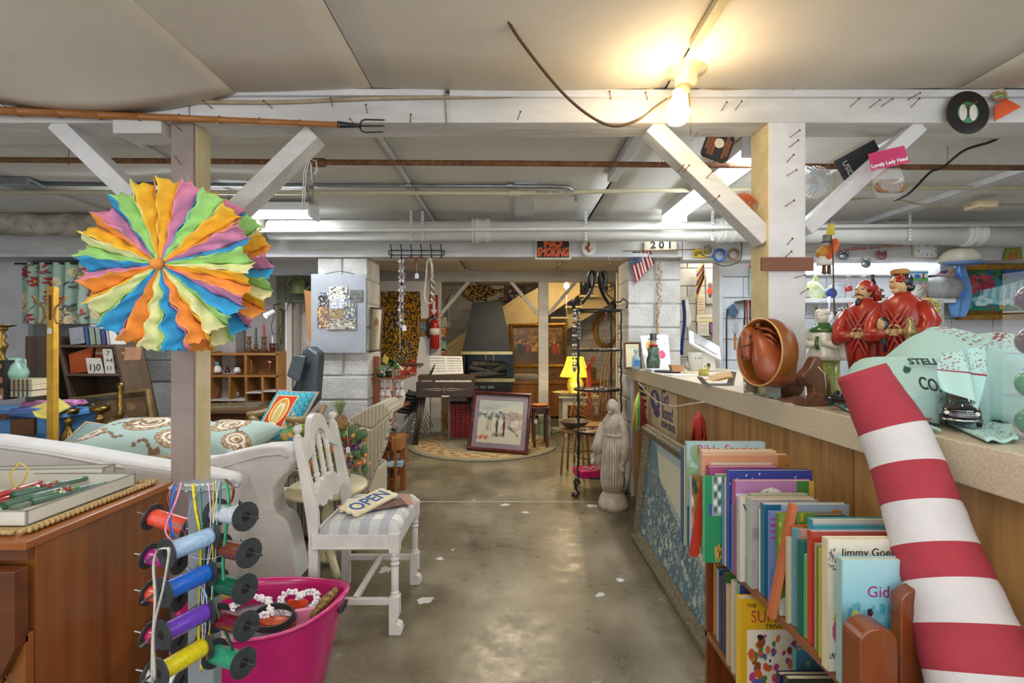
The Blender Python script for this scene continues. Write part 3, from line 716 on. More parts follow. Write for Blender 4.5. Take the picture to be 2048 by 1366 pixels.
def candle(label,a,b,r,m,deco=None,wrap=True,tie=False):
    t=thing('taper_candle',label,'candle',(Vector(a)+Vector(b))/2,group=None);a,b=Vector(a),Vector(b)
    g=MB();d=(b-a);g.tube([a,a+d*.01,a+d*.5,a+d*.9,b],[r*.75,r,r*.85,r*.6,r*.5],12,m);g.build('wax',t,w=True)
    if deco is not None:
        for j in range(26):
            k=deco+random.uniform(-.09,.09);q=a+d*k+Vector((random.uniform(-r,r),random.uniform(-r,r),r*random.uniform(.4,1.1)))
            MB().sph(q,random.uniform(.004,.0065),6,berry if j % 4 else whitegloss).build('berry',t,w=True)
        for j in range(8):
            k=deco+random.choice((-.13,.12,.1,-.1))+random.uniform(-.03,.03);q=a+d*k+Vector((random.uniform(-r,r),random.uniform(-r,r),r*.9))
            MB().sph(q,(.009,.005,.003),6,leafm,rot=R('Z',random.uniform(0,3)) @ R('X',.4)).build('leaf',t,w=True)
    if wrap:MB().tube([a+d*.02,a+d*.5,b+d*.06],[r*1.25,r*1.12,r*.9],10,film).build('cellophane',t,w=True)
    if tie:
        MB().tube([(0,0,0),(.03,0,.03),(.05,0,.08),(.02,0,.10),(-.02,0,.06),(0,0,0),(.04,.0,-.01),(-.03,0,-.01)],.003,5,yellow).build('yellow_ribbon',t)
    return t
cz=tz+.018
candle('green candle with berry cluster in the middle of the tray',OP(24,992,cz+.012),OP(185,954,cz+.006),.015,wg,.38)
candle('green candle nearest the camera with a small berry cluster',OP(60,1003,cz),OP(215,966,cz),.014,wg,.42)
candle('plain green candle at the near left corner of the tray',OP(6,1012,cz),OP(130,976,cz),.014,wg)
candle('pale-tipped green candle beside the tray corner',OP(22,1018,cz-.004),OP(90,996,cz-.004),.009,mat('olive_wax','#5c6b4a',.4))
candle('red candle with yellow ribbon at the back of the tray',OP(-30,1000,cz+.01),OP(83,964,cz+.01),.012,wr,None,False,True)
candle('second red candle lying under the yellow ribbon',OP(-30,1012,cz),OP(50,985,cz),.012,wr,None,False)
# --- ribbon rack ---
rx,ry=-.835,1.36
rk=thing('ribbon_rack','tall grey metal rack carrying curling ribbon spools','rack',(rx,ry,0))
rackm=mat('grey_rack_metal','#8f979b',.4,.3,var=.06)
MB().bb(rx-.035,rx+.035,ry-.02,ry+.02,.02,.985,rackm).build('upright',rk,w=True,bev=.003)
g=MB();g.lathe([(0,0),(.20,0),(.20,.012),(.03,.03),(0,.03)],(rx,ry,0),24,rackm);g.build('base',rk,w=True)
g=MB();g.loft([(.985,rx,ry,.085,.05),(.992,rx,ry,.085,.05)],20,rackm)
for k in range(14):
    a=2*PI*k/14;g.sph((rx+.085*math.cos(a),ry+.05*math.sin(a),.988),(.010,.008,.006),6,rackm)
g.build('top_plate',rk,w=True)
scribble(rk,(rx-.04,ry-.02,.994),(1,.1,0),.06,white,.007)
spoolm=mat('spool_plastic','#33383b',.45,var=.15,scale=30)
def rib(n,c):return mat('ribbon_'+n,c,.28,c2=None,var=.12,scale=120,stretch=(1,1,1),coat=.4)
SP=[ # px, py of outer flange, side, colour, name
 (303,1033,-1,'#e0503c','coral red',.9),(492,1033,1,'#b9c0c8','silver',1),
 (331,1107,0,'#9fbfe0','pale blue',1),(499,1106,1,'#6f3118','brown',1),
 (325,1186,0,'#2465c8','bright blue',1),(491,1178,1,'#0d5a3c','dark green',1),
 (322,1271,0,'#6a3fb4','violet',1),(494,1252,1,'#6d1225','burgundy',1),
 (317,1347,0,'#d8c81c','yellow',1),(488,1326,1,'#2f9a78','sea green',1)]
BK=[(297,1112,'#a8157c','magenta'),(297,1185,'#c94a2e','orange red'),(297,1268,'#b01f5c','crimson'),(300,1345,'#d8d4cc','cream'),
      (452,1030,'#2f8c86','teal'),(455,1110,'#d8d4cc','white'),(450,1185,'#c9a23a','mustard')]
def spool(label,p,ax,L,r,c,nm):
    # p: outer flange centre, ax: direction from the outer flange inwards
    t=thing('ribbon_spool',label,'spool',p,group=None);p=Vector((0,0,0));ax=Vector(ax).normalized()
    for q in (p,p+ax*L):
        g=MB();a,b=frame(q,ax);n=24;vs=[]
        for h,rr in ((0,r),(0,r*.33),(.004,r*.33),(.004,r)):
            for j in range(n):tt=2*PI*j/n;vs.append(q+ax*h+a*math.cos(tt)*rr+b*math.sin(tt)*rr)
        fs=[(k*n+j,k*n+(j+1) % n,((k+1) % 4)*n+(j+1) % n,((k+1) % 4)*n+j) for k in range(4) for j in range(n)]
        g.add(vs,fs,spoolm);g.build('flange',t)
    g=MB();m=rib(nm.replace(' ','_'),c);prof=[]
    n=18;pts=[];rs=[]
    for k in range(n):pts.append(p+ax*(.005+(L-.006)*k/(n-1)));rs.append(r*(.62+.012*(k % 2)))
    g.tube(pts,rs,20,m);g.build('wound_ribbon',t)
    g=MB();g.cyl(p+ax*.001,p+ax*(L),r*.34,n=14,m=black);g.build('core',t)
    return t
d0=1.27;spz=[]
for i,(px,py,side,c,nm,k) in enumerate(SP):
    if side == 1:p=P(px,py,1.27);ax=(-.88,.42,-.06);r_=.0365;L=.115
    elif side == 0:p=P(px,py,1.19);ax=(.42,.90,.03);r_=.036;L=.11
    else:p=P(px,py,1.42);ax=(.93,-.10,-.22);r_=.037;L=.12
    spool('ribbon spool of %s ribbon on the rack' % nm,p,ax,L,r_,c,nm)
    g=MB();axv=Vector(ax).normalized();q=p-axv*.045;e=Vector((rx,ry,(p+axv*L).z));g.cyl(q,p+axv*L+(e-(p+axv*L))*.9,.0028,n=8,m=chrome);g.build('spindle',rk,w=True)
for px,py,c,nm in BK:
    if px < 400:p=P(px,py,1.46);ax=(.92,-.12,-.1)
    else:p=P(px,py,1.50)+Vector((.03,.03,0));ax=(-.7,-.5,0)
    spool('ribbon spool of %s ribbon at the back of the rack' % nm,p,ax,.10,.036,c,nm)
    g=MB();axv=Vector(ax).normalized();g.cyl(p-axv*.045,p+axv*.10,.0028,n=8,m=chrome);g.build('spindle',rk,w=True)
def strand(cn,c,pts,wd=.0045):
    pts=[Vector(q) for q in pts];out=[]
    for i in range(len(pts)-1):
        p0,p1,p2,p3=pts[max(i-1,0)],pts[i],pts[i+1],pts[min(i+2,len(pts)-1)]
        for k in range(5):
            t=k/5;out.append(.5*((2*p1)+(p2-p0)*t+(2*p0-5*p1+4*p2-p3)*t*t+(3*p1-p0-3*p2+p3)*t**3))
    out.append(pts[-1]);g=MB();g.tube(out,wd,4,rib(cn,c),flat=.12);g.build('ribbon_strand',rk,w=True)
D=1.30
for cn,c,L in [('bright_blue','#2440b8',[(352,968),(345,990),(340,1040),(348,1075)]),('pinkish','#e08aa8',[(362,965),(352,1000),(330,1060),(352,1090)]),
    ('coral_red','#e0503c',[(350,962),(335,1000),(360,1050),(380,1085)]),('lilac','#cdb8e0',[(405,966),(382,1010),(372,1060),(368,1092)]),
    ('yellow','#d8c81c',[(386,968),(392,1020),(402,1080),(400,1180),(398,1290),(404,1340)]),('teal','#28a0b0',[(400,970),(404,1040),(410,1110),(404,1160),(398,1230)]),
    ('white','#d9dce0',[(440,962),(430,1020),(424,1090),(410,1170),(405,1290),(400,1345)]),('silver','#b9c0c8',[(432,960),(434,1020),(432,1100),(424,1190),(420,1260)]),
    ('yellow','#d8c81c',[(428,962),(426,1060),(426,1150),(420,1250),(415,1320)]),('sea_green','#2f9a78',[(452,960),(458,1010),(452,1060),(446,1130),(450,1180)]),
    ('teal','#28a0b0',[(442,962),(440,1010),(434,1060),(432,1120),(424,1210)]),('lilac','#cdb8e0',[(418,968),(422,1040),(416,1120),(404,1190),(412,1250),(400,1330)]),
    ('dark_green','#0d5a3c',[(430,1210),(445,1250),(462,1290),(470,1315)]),('brown','#8f5a48',[(450,958),(466,975),(464,1000),(455,1010)]),
    ('pale_blue','#9fbfe0',[(375,1135),(398,1165),(415,1200),(410,1250)]),('lilac','#cdb8e0',[(383,1112),(410,1118),(440,1112),(462,1096)]),
    ('violet','#6a3fb4',[(330,1245),(334,1270),(320,1290),(310,1300)])]:
    strand(cn,c,[P(a,b,D-.012*min(i,1)) for i,(a,b) in enumerate(L)],.0042)
for L in ([(336,1095),(338,1110),(326,1180),(308,1260),(310,1360)],[(334,1096),(316,1100),(308,1130),(311,1200),(306,1280),(305,1360)]):
    strand('off_white','#cfccc4',[P(a,b,1.13) for a,b in L],.006)
# --- pink tub ---
tubc=Vector((-1.0,2.03,0));tm=mat('pink_plastic','#bb1266',.28,var=.05,coat=.4)
tb=thing('plastic_tub','bright pink oval plastic tub full of party odds and ends','tub',tubc)
def rimz(t):return .30+.055*abs(math.cos(t))**3
def tubring(zf,k,dz=0):
    return [Vector((math.cos(t)*(.235+.085*zf)*k,math.sin(t)*(.17+.065*zf)*k,rimz(t)*zf+dz)) for t in [2*PI*j/40 for j in range(40)]]
g=MB();rows=[tubring(0,1),tubring(.02,1.0)]
for k in range(1,20):
    zf=k/20;b=1+(.010 if k in (7,9,16,18) else 0);rows.append(tubring(zf,b))
rows += [tubring(1,1.0),tubring(1,1.045,.004),tubring(1,1.045,.012),tubring(1,.985,.012),tubring(.95,.975),tubring(.5,.96),tubring(.03,.95)]
vs=[v for r_ in rows for v in r_];n=40
fs=[(i*n+j,i*n+(j+1) % n,(i+1)*n+(j+1) % n,(i+1)*n+j) for i in range(len(rows)-1) for j in range(n)]+[list(range(n))[::-1],list(range((len(rows)-1)*n,len(rows)*n))]
g.add(vs,fs,tm,True);g.build('tub',tb)
for s_ in (1,-1):
    g=MB();g.loft([(-.004,0,0,.05,.013),(.004,0,0,.05,.013)],18,black,rot=R('Z',PI/2) @ R('X',PI/2-.25));g.v=[v+Vector((s_*.314,0,.305)) for v in g.v];g.build('handle_slot',tb)
def tubitem(name,label,cat,g):
    g.v=[v+tubc for v in g.v];return single(name,label,cat,g)
fluff=mat('white_tinsel','#efe9ea',.8,var=.08,scale=80)
def garland(pts,r,m,st=.012,n=7):
    g=MB();pts=[Vector(p) for p in pts]
    for a,b in zip(pts,pts[1:]):
        d=b-a;k_=max(1,int(d.length/st))
        for k in range(k_):
            q=a+d*(k/k_)
            for j in range(n):
                t=2*PI*j/n+random.random();g.sph(q+Vector((math.cos(t)*r*.5,random.uniform(-r*.4,r*.4),math.sin(t)*r*.5)),(r*.45,r*.3,r*.42),4,m,rot=R('Y',t))
    return g
H=.30
def heart(cx,cy,s,tilt,z=H):return [(cx+s*(16*math.sin(t)**3)/16,cy+s*tilt*(13*math.cos(t)-5*math.cos(2*t)-2*math.cos(3*t)-math.cos(4*t))/16,z+.05*(13*math.cos(t)-5*math.cos(2*t)-2*math.cos(3*t))/16) for t in [2*PI*k/24 for k in range(25)]]
tubitem('heart_garland','white fluffy tinsel heart with a red centre in the pink tub','ornament',garland(heart(.12,.02,.075,.7),.017,fluff))
g=MB();g.prism([(x*.6+.048,z*.6+.12) for x,y,z in heart(.12,.02,.075,.7)[:-1]],.02,.026,mat('orange_foil','#d2451e',.35,var=.3,scale=30));tubitem('foil_heart','small orange-red foil heart inside the fluffy heart','ornament',g)
tubitem('tinsel_garland','white fluffy tinsel strand lying left of the heart','ornament',garland([(-.10,.05,H+.02),(-.14,.0,H),(-.11,-.06,H-.01),(-.03,-.07,H-.01),(.05,-.06,H+.01),(.0,.02,H+.02),(-.06,.03,H+.03)],.017,fluff))
g=MB();
for k in range(3):g.tube([(.06+.09*math.cos(t)*(1-.06*k),-.07+.05*math.sin(t),H-.01+.02*math.sin(t)+.008*k) for t in [2*PI*j/20 for j in range(20)]],.005,5,black,closed=True)
tubitem('black_headband','black looped headband in the pink tub','headband',g)
g=MB();g.loft([(0,.08,-.07,.075,.035),(.02,.08,-.07,.07,.03),(.028,.08,-.07,.03,.012)],16,mat('brown_mask','#b5481d',.5,var=.3,scale=40));g.v=[v+Vector((0,0,H-.03)) for v in g.v];tubitem('orange_mask','orange-brown trinket under the black headband','ornament',g)
g=MB();g.cyl((-.07,-.10,H-.01),(.01,-.13,H-.03),.016,n=12,m=mat('neon_green','#35c23f',.3,trans=.3));g.cyl((-.085,-.095,H-.005),(-.07,-.10,H-.01),.018,n=12,m=orange);tubitem('green_whistle','neon green tube with orange cap in the tub','toy',g)
g=MB();g.loft([(0,0,0,.07,.05),(.02,0,0,.068,.048)],14,whitegloss,power=.6);g.v=[v+Vector((-.12,-.14,H-.06)) for v in g.v];tubitem('white_plastic_case','clear white plastic packet at the front of the tub','packet',g)
g=MB();g.box((-.07,-.06,H-.02),(.08,.06,.03),black,rot=R('Z',.5));tubitem('black_pouch','black cloth bundle in the middle of the tub','pouch',g)
g=MB();g.box((.17,-.02,H-.02),(.08,.02,.05),mat('pink_card','#d985a5',.6),rot=R('Z',.3));tubitem('pink_card','pink tagged card between heart and tub rim','card',g)
g=MB();g.tube([(.20,-.04,H-.02),(.24,.02,H+.02),(.27,.06,H+.045)],[.012,.022,.014],8,mat('leopard_cloth','#a88a45',.7,c2='#2c2214',scale=90));tubitem('leopard_band','leopard-spotted gold band at the right rim of tub','headband',g)
g=MB();g.loft([(.02,0,0,.20,.14),(H-.07,0,0,.26,.19)],24,mat('jumble','#b9b4bd',.7,c2='#7c6f86',scale=20),fold=lambda t,k:1+.03*math.sin(9*t));g2=tubitem('tissue_filling','crumpled pale tissue filling the pink tub','paper',g)
# --- white chair ---
chp=mat('chair_white_paint','#dcd8d2',.4,c2='#cbc7c0',scale=8,bump=.15);
ch=thing('side_chair','white painted spindle-back chair with grey checked seat pad','chair',(-.76,2.6,0))
yn,yf=2.37,2.855;xf_,xb=-.555,-.945
def turned(x,y,z0,z1,r=.02):
    k=(z1-z0)
    pr=[(r*1.05,0),(r*1.05,.03),(r*.8,.04),(r*1.05,.07),(r*1.1,.09),(r*.8,.12),(r*.95,.16),(r*.95,.62),(r*.8,.66),(r*1.15,.70),(r*1.15,.73),(r*.8,.76),(r*1.2,.82),(r*.95,.88),(r*1.2,.92),(r*.9,1)]
    return [(a,z0+b*k) for a,b in pr]
for y,nm in ((yn,'leg'),(yf,'leg')):
    g=MB();g.lathe(turned(0,0,.175,.39,.019),(xf_,y,0),18,chp);g.bb(xf_-.024,xf_+.024,y-.024,y+.024,.085,.178,chp)
    g.bb(xf_-.024,xf_+.024,y-.024,y+.024,.385,.475,chp)
    g.prism([(xf_-.024,.09),(xf_-.024,0),(xf_+.032,0),(xf_+.040,.02),(xf_+.032,.045),(xf_+.012,.055),(xf_+.010,.07),(xf_+.024,.09)],y-.024,y+.024,chp)
    g.build('leg',ch,w=True,bev=.003)
for y in (yn,yf):
    g=MB();yb=y+.02 if y == yn else y-.0
    g.prism([(xb-.025,0),(xb+.02,0),(xb+.024,.45),(xb+.02,.56),(xb-.06,.92),(xb-.095,.92),(xb-.03,.52),(xb-.022,.44)],yb-.018,yb+.018,chp);g.build('leg',ch,w=True,bev=.003)
    g=MB();g.lathe([(.017,0),(.017,.012),(.010,.016),(.010,.022),(.02,.034),(.022,.046),(.015,.058),(0,.062)],(xb-.080,yb,.918),14,chp);g.build('finial',ch,w=True)
# rails under the seat
g=MB();g.bb(xb,xf_,yn-.015,yn+.015,.40,.468,chp);g.bb(xb,xf_,yf-.015,yf+.015,.40,.468,chp);g.bb(xf_-.015,xf_+.015,yn,yf,.40,.468,chp);g.bb(xb-.01,xb+.015,yn,yf,.40,.468,chp);g.bb(xb,xf_,yn-.018,yn+.018,.40,.408,chp);g.build('seat_frame',ch,w=True,bev=.003)
# padded check seat
a=Art(90,90,'#e2dfd8')
for k in range(9):
    s_=k/8
    if k % 2 == 0:a.rect(s_,0,s_+.125,1,'#aeb2b6');
for k in range(0,9,2):a.rect(0,k/8,1,k/8+.125,'#a2a6ab',.55)
a.grain(.06)
def seatf(u,v):
    hx=min(1,min(u,1-u)*9);hy=min(1,min(v,1-v)*9);h=(hx*(2-hx))**.5*(hy*(2-hy))**.5
    return (xb+.03+(xf_+.02-xb-.03)*u,yn-.01+(yf-yn+.02)*v,.468+.052*h)
canvas('seat_pad',a,seatf,ch,CLOTH,w=True)
# stretchers
g=MB();g.bb(xb,xf_,yn-.012,yn+.012,.135,.165,chp);g.build('stretcher',ch,w=True,bev=.003)
g=MB();g.bb(xb,xf_,yf-.012,yf+.012,.135,.165,chp);g.build('stretcher',ch,w=True,bev=.003)
g=MB();g.bb(-.76,-.735,yn,yf,.14,.165,chp);g.build('stretcher',ch,w=True,bev=.003)
# back: local plane leaning; s = along y, h = height
def bk(s_,h,o=0):
    k=(h-.5)/.42;return Vector((xb-.005-.075*k+o,yn+.02+(yf-yn-.02)*s_,h))
def bprism(pts,t,name):
    n=len(pts);vs=[bk(a,b,-t/2) for a,b in pts]+[bk(a,b,t/2) for a,b in pts]
    g=MB();g.add(vs,[list(range(n)),list(range(n,2*n))[::-1]]+[(i,n+i,n+(i+1) % n,(i+1) % n) for i in range(n)],chp);return g.build(name,ch,w=True,bev=.003)
top=[(0.02,.79),(.02,.87),(.08,.865),(.14,.87),(.17,.90),(.22,.90),(.27,.94)]+[(.5+.23*math.cos(t),.93+.075*math.sin(t)) for t in [PI-PI*k/10 for k in range(11)]]+[(.73,.94),(.78,.90),(.83,.90),(.86,.87),(.92,.865),(.98,.87),(.98,.79),(.84,.81),(.74,.83)]+[(.5+.17*math.cos(t),.86+.065*math.sin(t)) for t in [PI*k/8 for k in range(9)]]+[(.26,.83),(.16,.81)]
bprism(top,.03,'crest_rail')
bprism([(0,.60),(.06,.575),(.2,.575),(.24,.555),(.35,.55),(.42,.565),(.5,.545),(.58,.565),(.65,.55),(.76,.555),(.8,.575),(.94,.575),(1,.60),(1,.64),(.8,.635),(.76,.665),(.68,.68),(.6,.67),(.5,.685),(.4,.67),(.32,.68),(.24,.665),(.2,.635),(0,.64)],.028,'lower_rail')
for s_ in (.30,.5,.70):
    z0,z1=.665,(.915 if s_ == .5 else .885);g=MB();p0,p1=bk(s_,z0),bk(s_,z1);d=(p1-p0)
    ks=[0,.03,.06,.1,.13,.17,.2,.24,.3,.62,.68,.72,.77,.81,.86,.92,1];rs=[.012,.016,.012,.016,.011,.017,.017,.011,.014,.012,.016,.012,.016,.013,.016,.010,.010]
    g.tube([p0+d*k for k in ks],rs,14,chp);g.build('spindle',ch,w=True)
# things on the chair: papers and the OPEN sign
def slab(name,label,cat,c,sx,sy,h,rz,m,tilt=0):
    g=MB();g.box((0,0,0),(sx,sy,h),m,rot=R('Z',rz) @ R('X',tilt));g.v=[v+Vector(c) for v in g.v];return single(name,label,cat,g)
sz=.525
slab('white_booklet','white printed booklet lying under the other signs on the chair','booklet',(-.80,2.62,sz),.16,.20,.006,.1,paper)
slab('pink_card','dusty pink pointed card beneath the OPEN sign','card',(-.80,2.58,sz+.008),.17,.11,.003,.6,mat('dusty_pink','#b98f86',.7))
slab('brown_sign','dark brown card sign under the OPEN sign','sign',(-.66,2.60,sz+.009),.20,.12,.004,.5,mat('brown_card','#5a3f38',.6,c2='#7a5a50',scale=30))
slab('orange_leaflet','orange and grey leaflet at the far right of the seat','leaflet',(-.62,2.68,sz+.004),.16,.18,.004,.3,mat('orange_leaflet','#b86a3e',.6,c2='#8d9494',scale=14))
slab('patterned_card','pale blue patterned card behind the OPEN sign','card',(-.68,2.72,sz+.010),.12,.09,.003,.2,mat('blue_pattern','#9fb0b4',.6,c2='#6d7c84',scale=60))
t=thing('open_sign','white wooden OPEN sign with zigzag ends and blue letters','sign',(-.735,2.585,sz+.028),1.12)
g=MB();L_,W2=.15,.062;n=6;pts=[]
for k in range(n+1):pts.append((-L_-(.012 if k % 2 else 0),-W2+2*W2*k/n))
for k in range(n+1):pts.append((L_+(.012 if k % 2 else 0),W2-2*W2*k/n))
g.prism(pts,-.006,.006,mat('sign_cream','#e3d9bd',.6,c2='#cfc19a',scale=20),plane='xy');o=g.build('board',t,bev=.001);
text('sign_lettering','OPEN',.105,(0,0,.0065),mat('sign_blue','#2d5c94',.6),t,rot=(0,0,0),sx=.95,off=.002)
t.rotation_euler=(.16,-.05,1.12);t.location.z += .0
# --- round cream side table with fruit ---
tbx=OP(655,972,.5);crm=mat('cream_enamel','#d9cfab',.35,c2='#c9bd94',scale=6,coat=.3)
t=thing('side_table','cream oval pedestal side table holding the fruit arrangement','table',(-1.13,3.07,0))
g=MB();g.loft([(.465,0,0,.21,.25),(.475,0,0,.23,.27),(.49,0,0,.235,.275),(.50,0,0,.225,.265)],32,crm);g.build('tabletop',t)
g=MB();g.lathe([(.05,0),(.05,.02),(.035,.05),(.03,.2),(.04,.28),(.03,.33),(.035,.42),(.09,.465)],(0,0,.04),16,crm);g.build('pedestal',t)
for a in (0,2*PI/3,4*PI/3):
    g=MB();a += 5.3;g.tube([(math.cos(a)*.03,math.sin(a)*.03,.10),(math.cos(a)*.12,math.sin(a)*.12,.07),(math.cos(a)*.24,math.sin(a)*.24,.02)],[.028,.024,.02],8,crm);g.build('leg',t)
fr=thing('fruit_arrangement','artificial fruit arrangement topped by a pineapple on the side table','ornament',(-1.11,3.05,.5))
random.seed(11)
fcol={n:mat('fruit_'+n,c,.35,var=.25,scale=14,coat=.2) for n,c in dict(lime='#7d9a2c',green='#5b8a2e',peach='#d08a4a',orange='#d9842a',plum='#4a2f5c',grape='#7c5a62',red='#9c2f26',yellow='#d4ab3c',pear='#b5a63e',pale='#c9a888').items()}
g=MB();g.lathe([(0,0),(.08,0),(.10,.05),(.06,.08),(0,.08)],(0,0,0),16,mat('wicker_dark','#6d5230',.8));g.build('basket',fr)
def fruit(nm,p,r,sz=1):MB().sph(p,(r,r,r*sz),12,fcol[nm]).build('fruit',fr)
for nm,px,py,r in [('lime',601,860,.035),('lime',612,880,.034),('pear',606,905,.04),('pear',640,905,.04),('pear',655,925,.035),('orange',654,868,.035),('peach',672,895,.035),('green',685,872,.032),('green',703,878,.032),
    ('orange',724,878,.024),('yellow',709,869,.018),('plum',712,896,.026),('plum',702,893,.022),('plum',714,885,.018),('red',708,910,.02),('pear',680,900,.032),('red',645,885,.03),('yellow',632,862,.03),('peach',645,930,.03),('pear',620,925,.032),('green',668,862,.03),('orange',690,915,.026)]:
    p=P(px,py,3.0)-fr.location;fruit(nm,p+Vector((0,random.uniform(-.03,.05),0)),r)
for cx_,cy_,nm,n_ in ((700,928,'grape',22),(628,878,'red',14),(615,935,'orange',18),(690,888,'red',12),(722,925,'peach',12),(695,935,'pale',10)):
    for k in range(n_):p=P(cx_+random.gauss(0,9),cy_+random.gauss(0,9),2.96+random.uniform(-.03,.03))-fr.location;fruit(nm,p,.011)
for k in range(40):
    p=P(random.uniform(600,732),random.uniform(860,940),2.97+random.uniform(-.02,.08))-fr.location;a=random.uniform(0,6)
    g=MB();L=.04;g.sheet(lambda u,v:(p.x+(math.cos(a)*(u-.5)*L*2-math.sin(a)*(v-.5)*L*math.sin(PI*u)*1.2),p.y-.012*math.sin(PI*v),p.z+(math.sin(a)*(u-.5)*L*2+math.cos(a)*(v-.5)*L*math.sin(PI*u)*1.2)),4,2,mat('leaf_dull','#66804e',.6,c2='#42603a',scale=20));g.build('leaf',fr)
pc=P(680,845,3.04)-fr.location
g=MB();g.loft([(-.05,0,0,.035,.035),(-.02,0,0,.046,.046),(.015,0,0,.045,.045),(.045,0,0,.03,.03)],16,mat('pineapple_skin','#a07c4a',.7,c2='#5f4a26',scale=50,bump=.8),fold=lambda t,k:1+.05*math.sin(8*t+k*9));g.v=[v+pc for v in g.v];g.build('pineapple',fr)
for k in range(20):
    a=k*2.4;s_=.3+.7*(k/20);q=pc+Vector((0,0,.04))
    g=MB();g.tube([q,q+Vector((math.cos(a)*.025*s_,math.sin(a)*.02*s_,.05)),q+Vector((math.cos(a)*.06*s_,math.sin(a)*.03*s_,.085+.03*(1-s_)))],[.008,.009,.001],6,mat('pineapple_leaf','#8c9460',.6,var=.2),flat=.4);g.build('crown_leaf',fr)
price_tag(fr,P(695,862,2.93),.09,.03)
# ================= LEFT, BEHIND THE POST =================
denim=mat('white_slipcover','#dcd8d3',.9,var=.05,scale=5,bump=.35,bscale=90,sheen=.2)
so=thing('sofa','white slipcovered sofa with scrolled arm seen from behind the left post','sofa',(-2.3,3.2,0))
def P2(px,py,d=2.86):q=P(px,py,d);return (q.x,q.z)
pr_=[P2(425,915),P2(470,905),P2(520,894),(P2(565,892)),P2(582,905),P2(584,925),P2(574,945),P2(555,965),P2(545,985),P2(545,1010),P2(553,1030),P2(572,1040),P2(580,1060),P2(588,1100),P2(597,1155),(P2(597,1155)[0],.01),(-2.4,.01),(-2.4,.62),(-1.95,.69)]
g=MB();g.prism(pr_,2.86,3.02,denim);g.build('arm',so,w=True,bev=.03,seg=4)
MB().bb(-4.1,-1.45,3.0,3.42,.05,.40,denim).build('seat',so,w=True,bev=.06,seg=4)
g=MB();g.prism([(-3.9,.01),(-3.9,.80),(-3.4,.86),(-2.9,.855),(-2.5,.80),(-2.1,.73),(-1.9,.70),(-1.5,.64),(-1.5,.01)],2.70,2.90,denim);g.build('backrest',so,w=True,bev=.05,seg=4)
g=MB();g.tube([(-3.9,2.69,.78),(-3.4,2.69,.835),(-2.9,2.69,.83),(-2.5,2.69,.775),(-2.1,2.69,.70)],.006,6,denim);g.build('welt',so,w=True)
g=MB();q=[(P(a,b,2.845)) for a,b in ((425,940),(470,925),(520,912),(560,908),(575,915))];g.tube(q,.005,6,denim);g.build('welt',so,w=True)
# cushions
def cushion(name,label,c,sx,sy,h,art,rot,m=CLOTH,cord=None,tassel=None):
    t=thing(name,label,'cushion',c)
    def f(sign):
        def fn(u,v):
            x,y=2*u-1,2*v-1;k=max(0,(1-x**4)*(1-y**4))**.55;px_=x*(1-.06*(1-abs(y)**2)*abs(x));py_=y*(1-.06*(1-abs(x)**2)*abs(y))
            return rot @ Vector((px_*sx/2,py_*sy/2,sign*k*h/2))
        return fn
    canvas('cover',art,f(1),t,m);canvas('cover',art,f(-1),t,m)
    if cord:
        pts=[(-1,-1),(0,-.95),(1,-1),(.95,0),(1,1),(0,.95),(-1,1),(-.95,0)]
        g=MB();g.tube([rot @ Vector((a*sx/2,b*sy/2,0)) for a,b in pts],.011,8,cord,closed=True);g.build('piping',t)
    return t
def floral(seed,flip=0):
    random.seed(seed);a=Art(110,80,'#a9bdb4')
    for cx,cy,r in ((.55,.6,.26),(.15,.3,.16),(.9,.25,.18),(.2,.85,.14)):
        a.ell(cx,cy,r*.85,r*1.05,'#5b4430');a.ell(cx,cy,r*.8,r,'#e3d8c3')
        for k in range(14):
            t=2*PI*k/14;a.ell(cx+math.cos(t)*r*.72,cy+math.sin(t)*r*.88,r*.17,r*.2,'#8a6b4e');a.ell(cx+math.cos(t)*r*.72,cy+math.sin(t)*r*.88,r*.10,r*.12,'#c2a27c')
        a.ell(cx,cy,r*.4,r*.5,'#7a5a40');a.ell(cx,cy,r*.3,r*.4,'#ddccae');a.ell(cx+.02,cy,r*.15,r*.2,'#8a6b4e')
    for k in range(5):
        x,y=random.random(),random.random();
        for j in range(8):a.ell(x+j*.03,y+.06*math.sin(j*.8),.018,.03,'#7a5d42',.6)
    return a.grain(.07)
cushion('floral_cushion','teal and brown paisley cushion lying on the sofa left of the post',(-2.30,3.12,.765),.70,.50,.20,floral(3),R('Z',.05) @ R('X',.22),cord=mat('straw_cord','#b39a72',.9,var=.2,scale=60))
cushion('floral_cushion','second paisley cushion peeking out right of the post',(-1.84,3.2,.755),.52,.46,.17,floral(8),R('Z',-.25) @ R('X',.2))
cushion('sage_cushion','plain sage cushion corner with straw fringe under the paisley one',(-2.62,3.2,.70),.50,.42,.12,Art(20,20,'#7d9189').grain(.06),R('X',.5) @ R('Y',.15),cord=mat('straw_cord','#b39a72'))
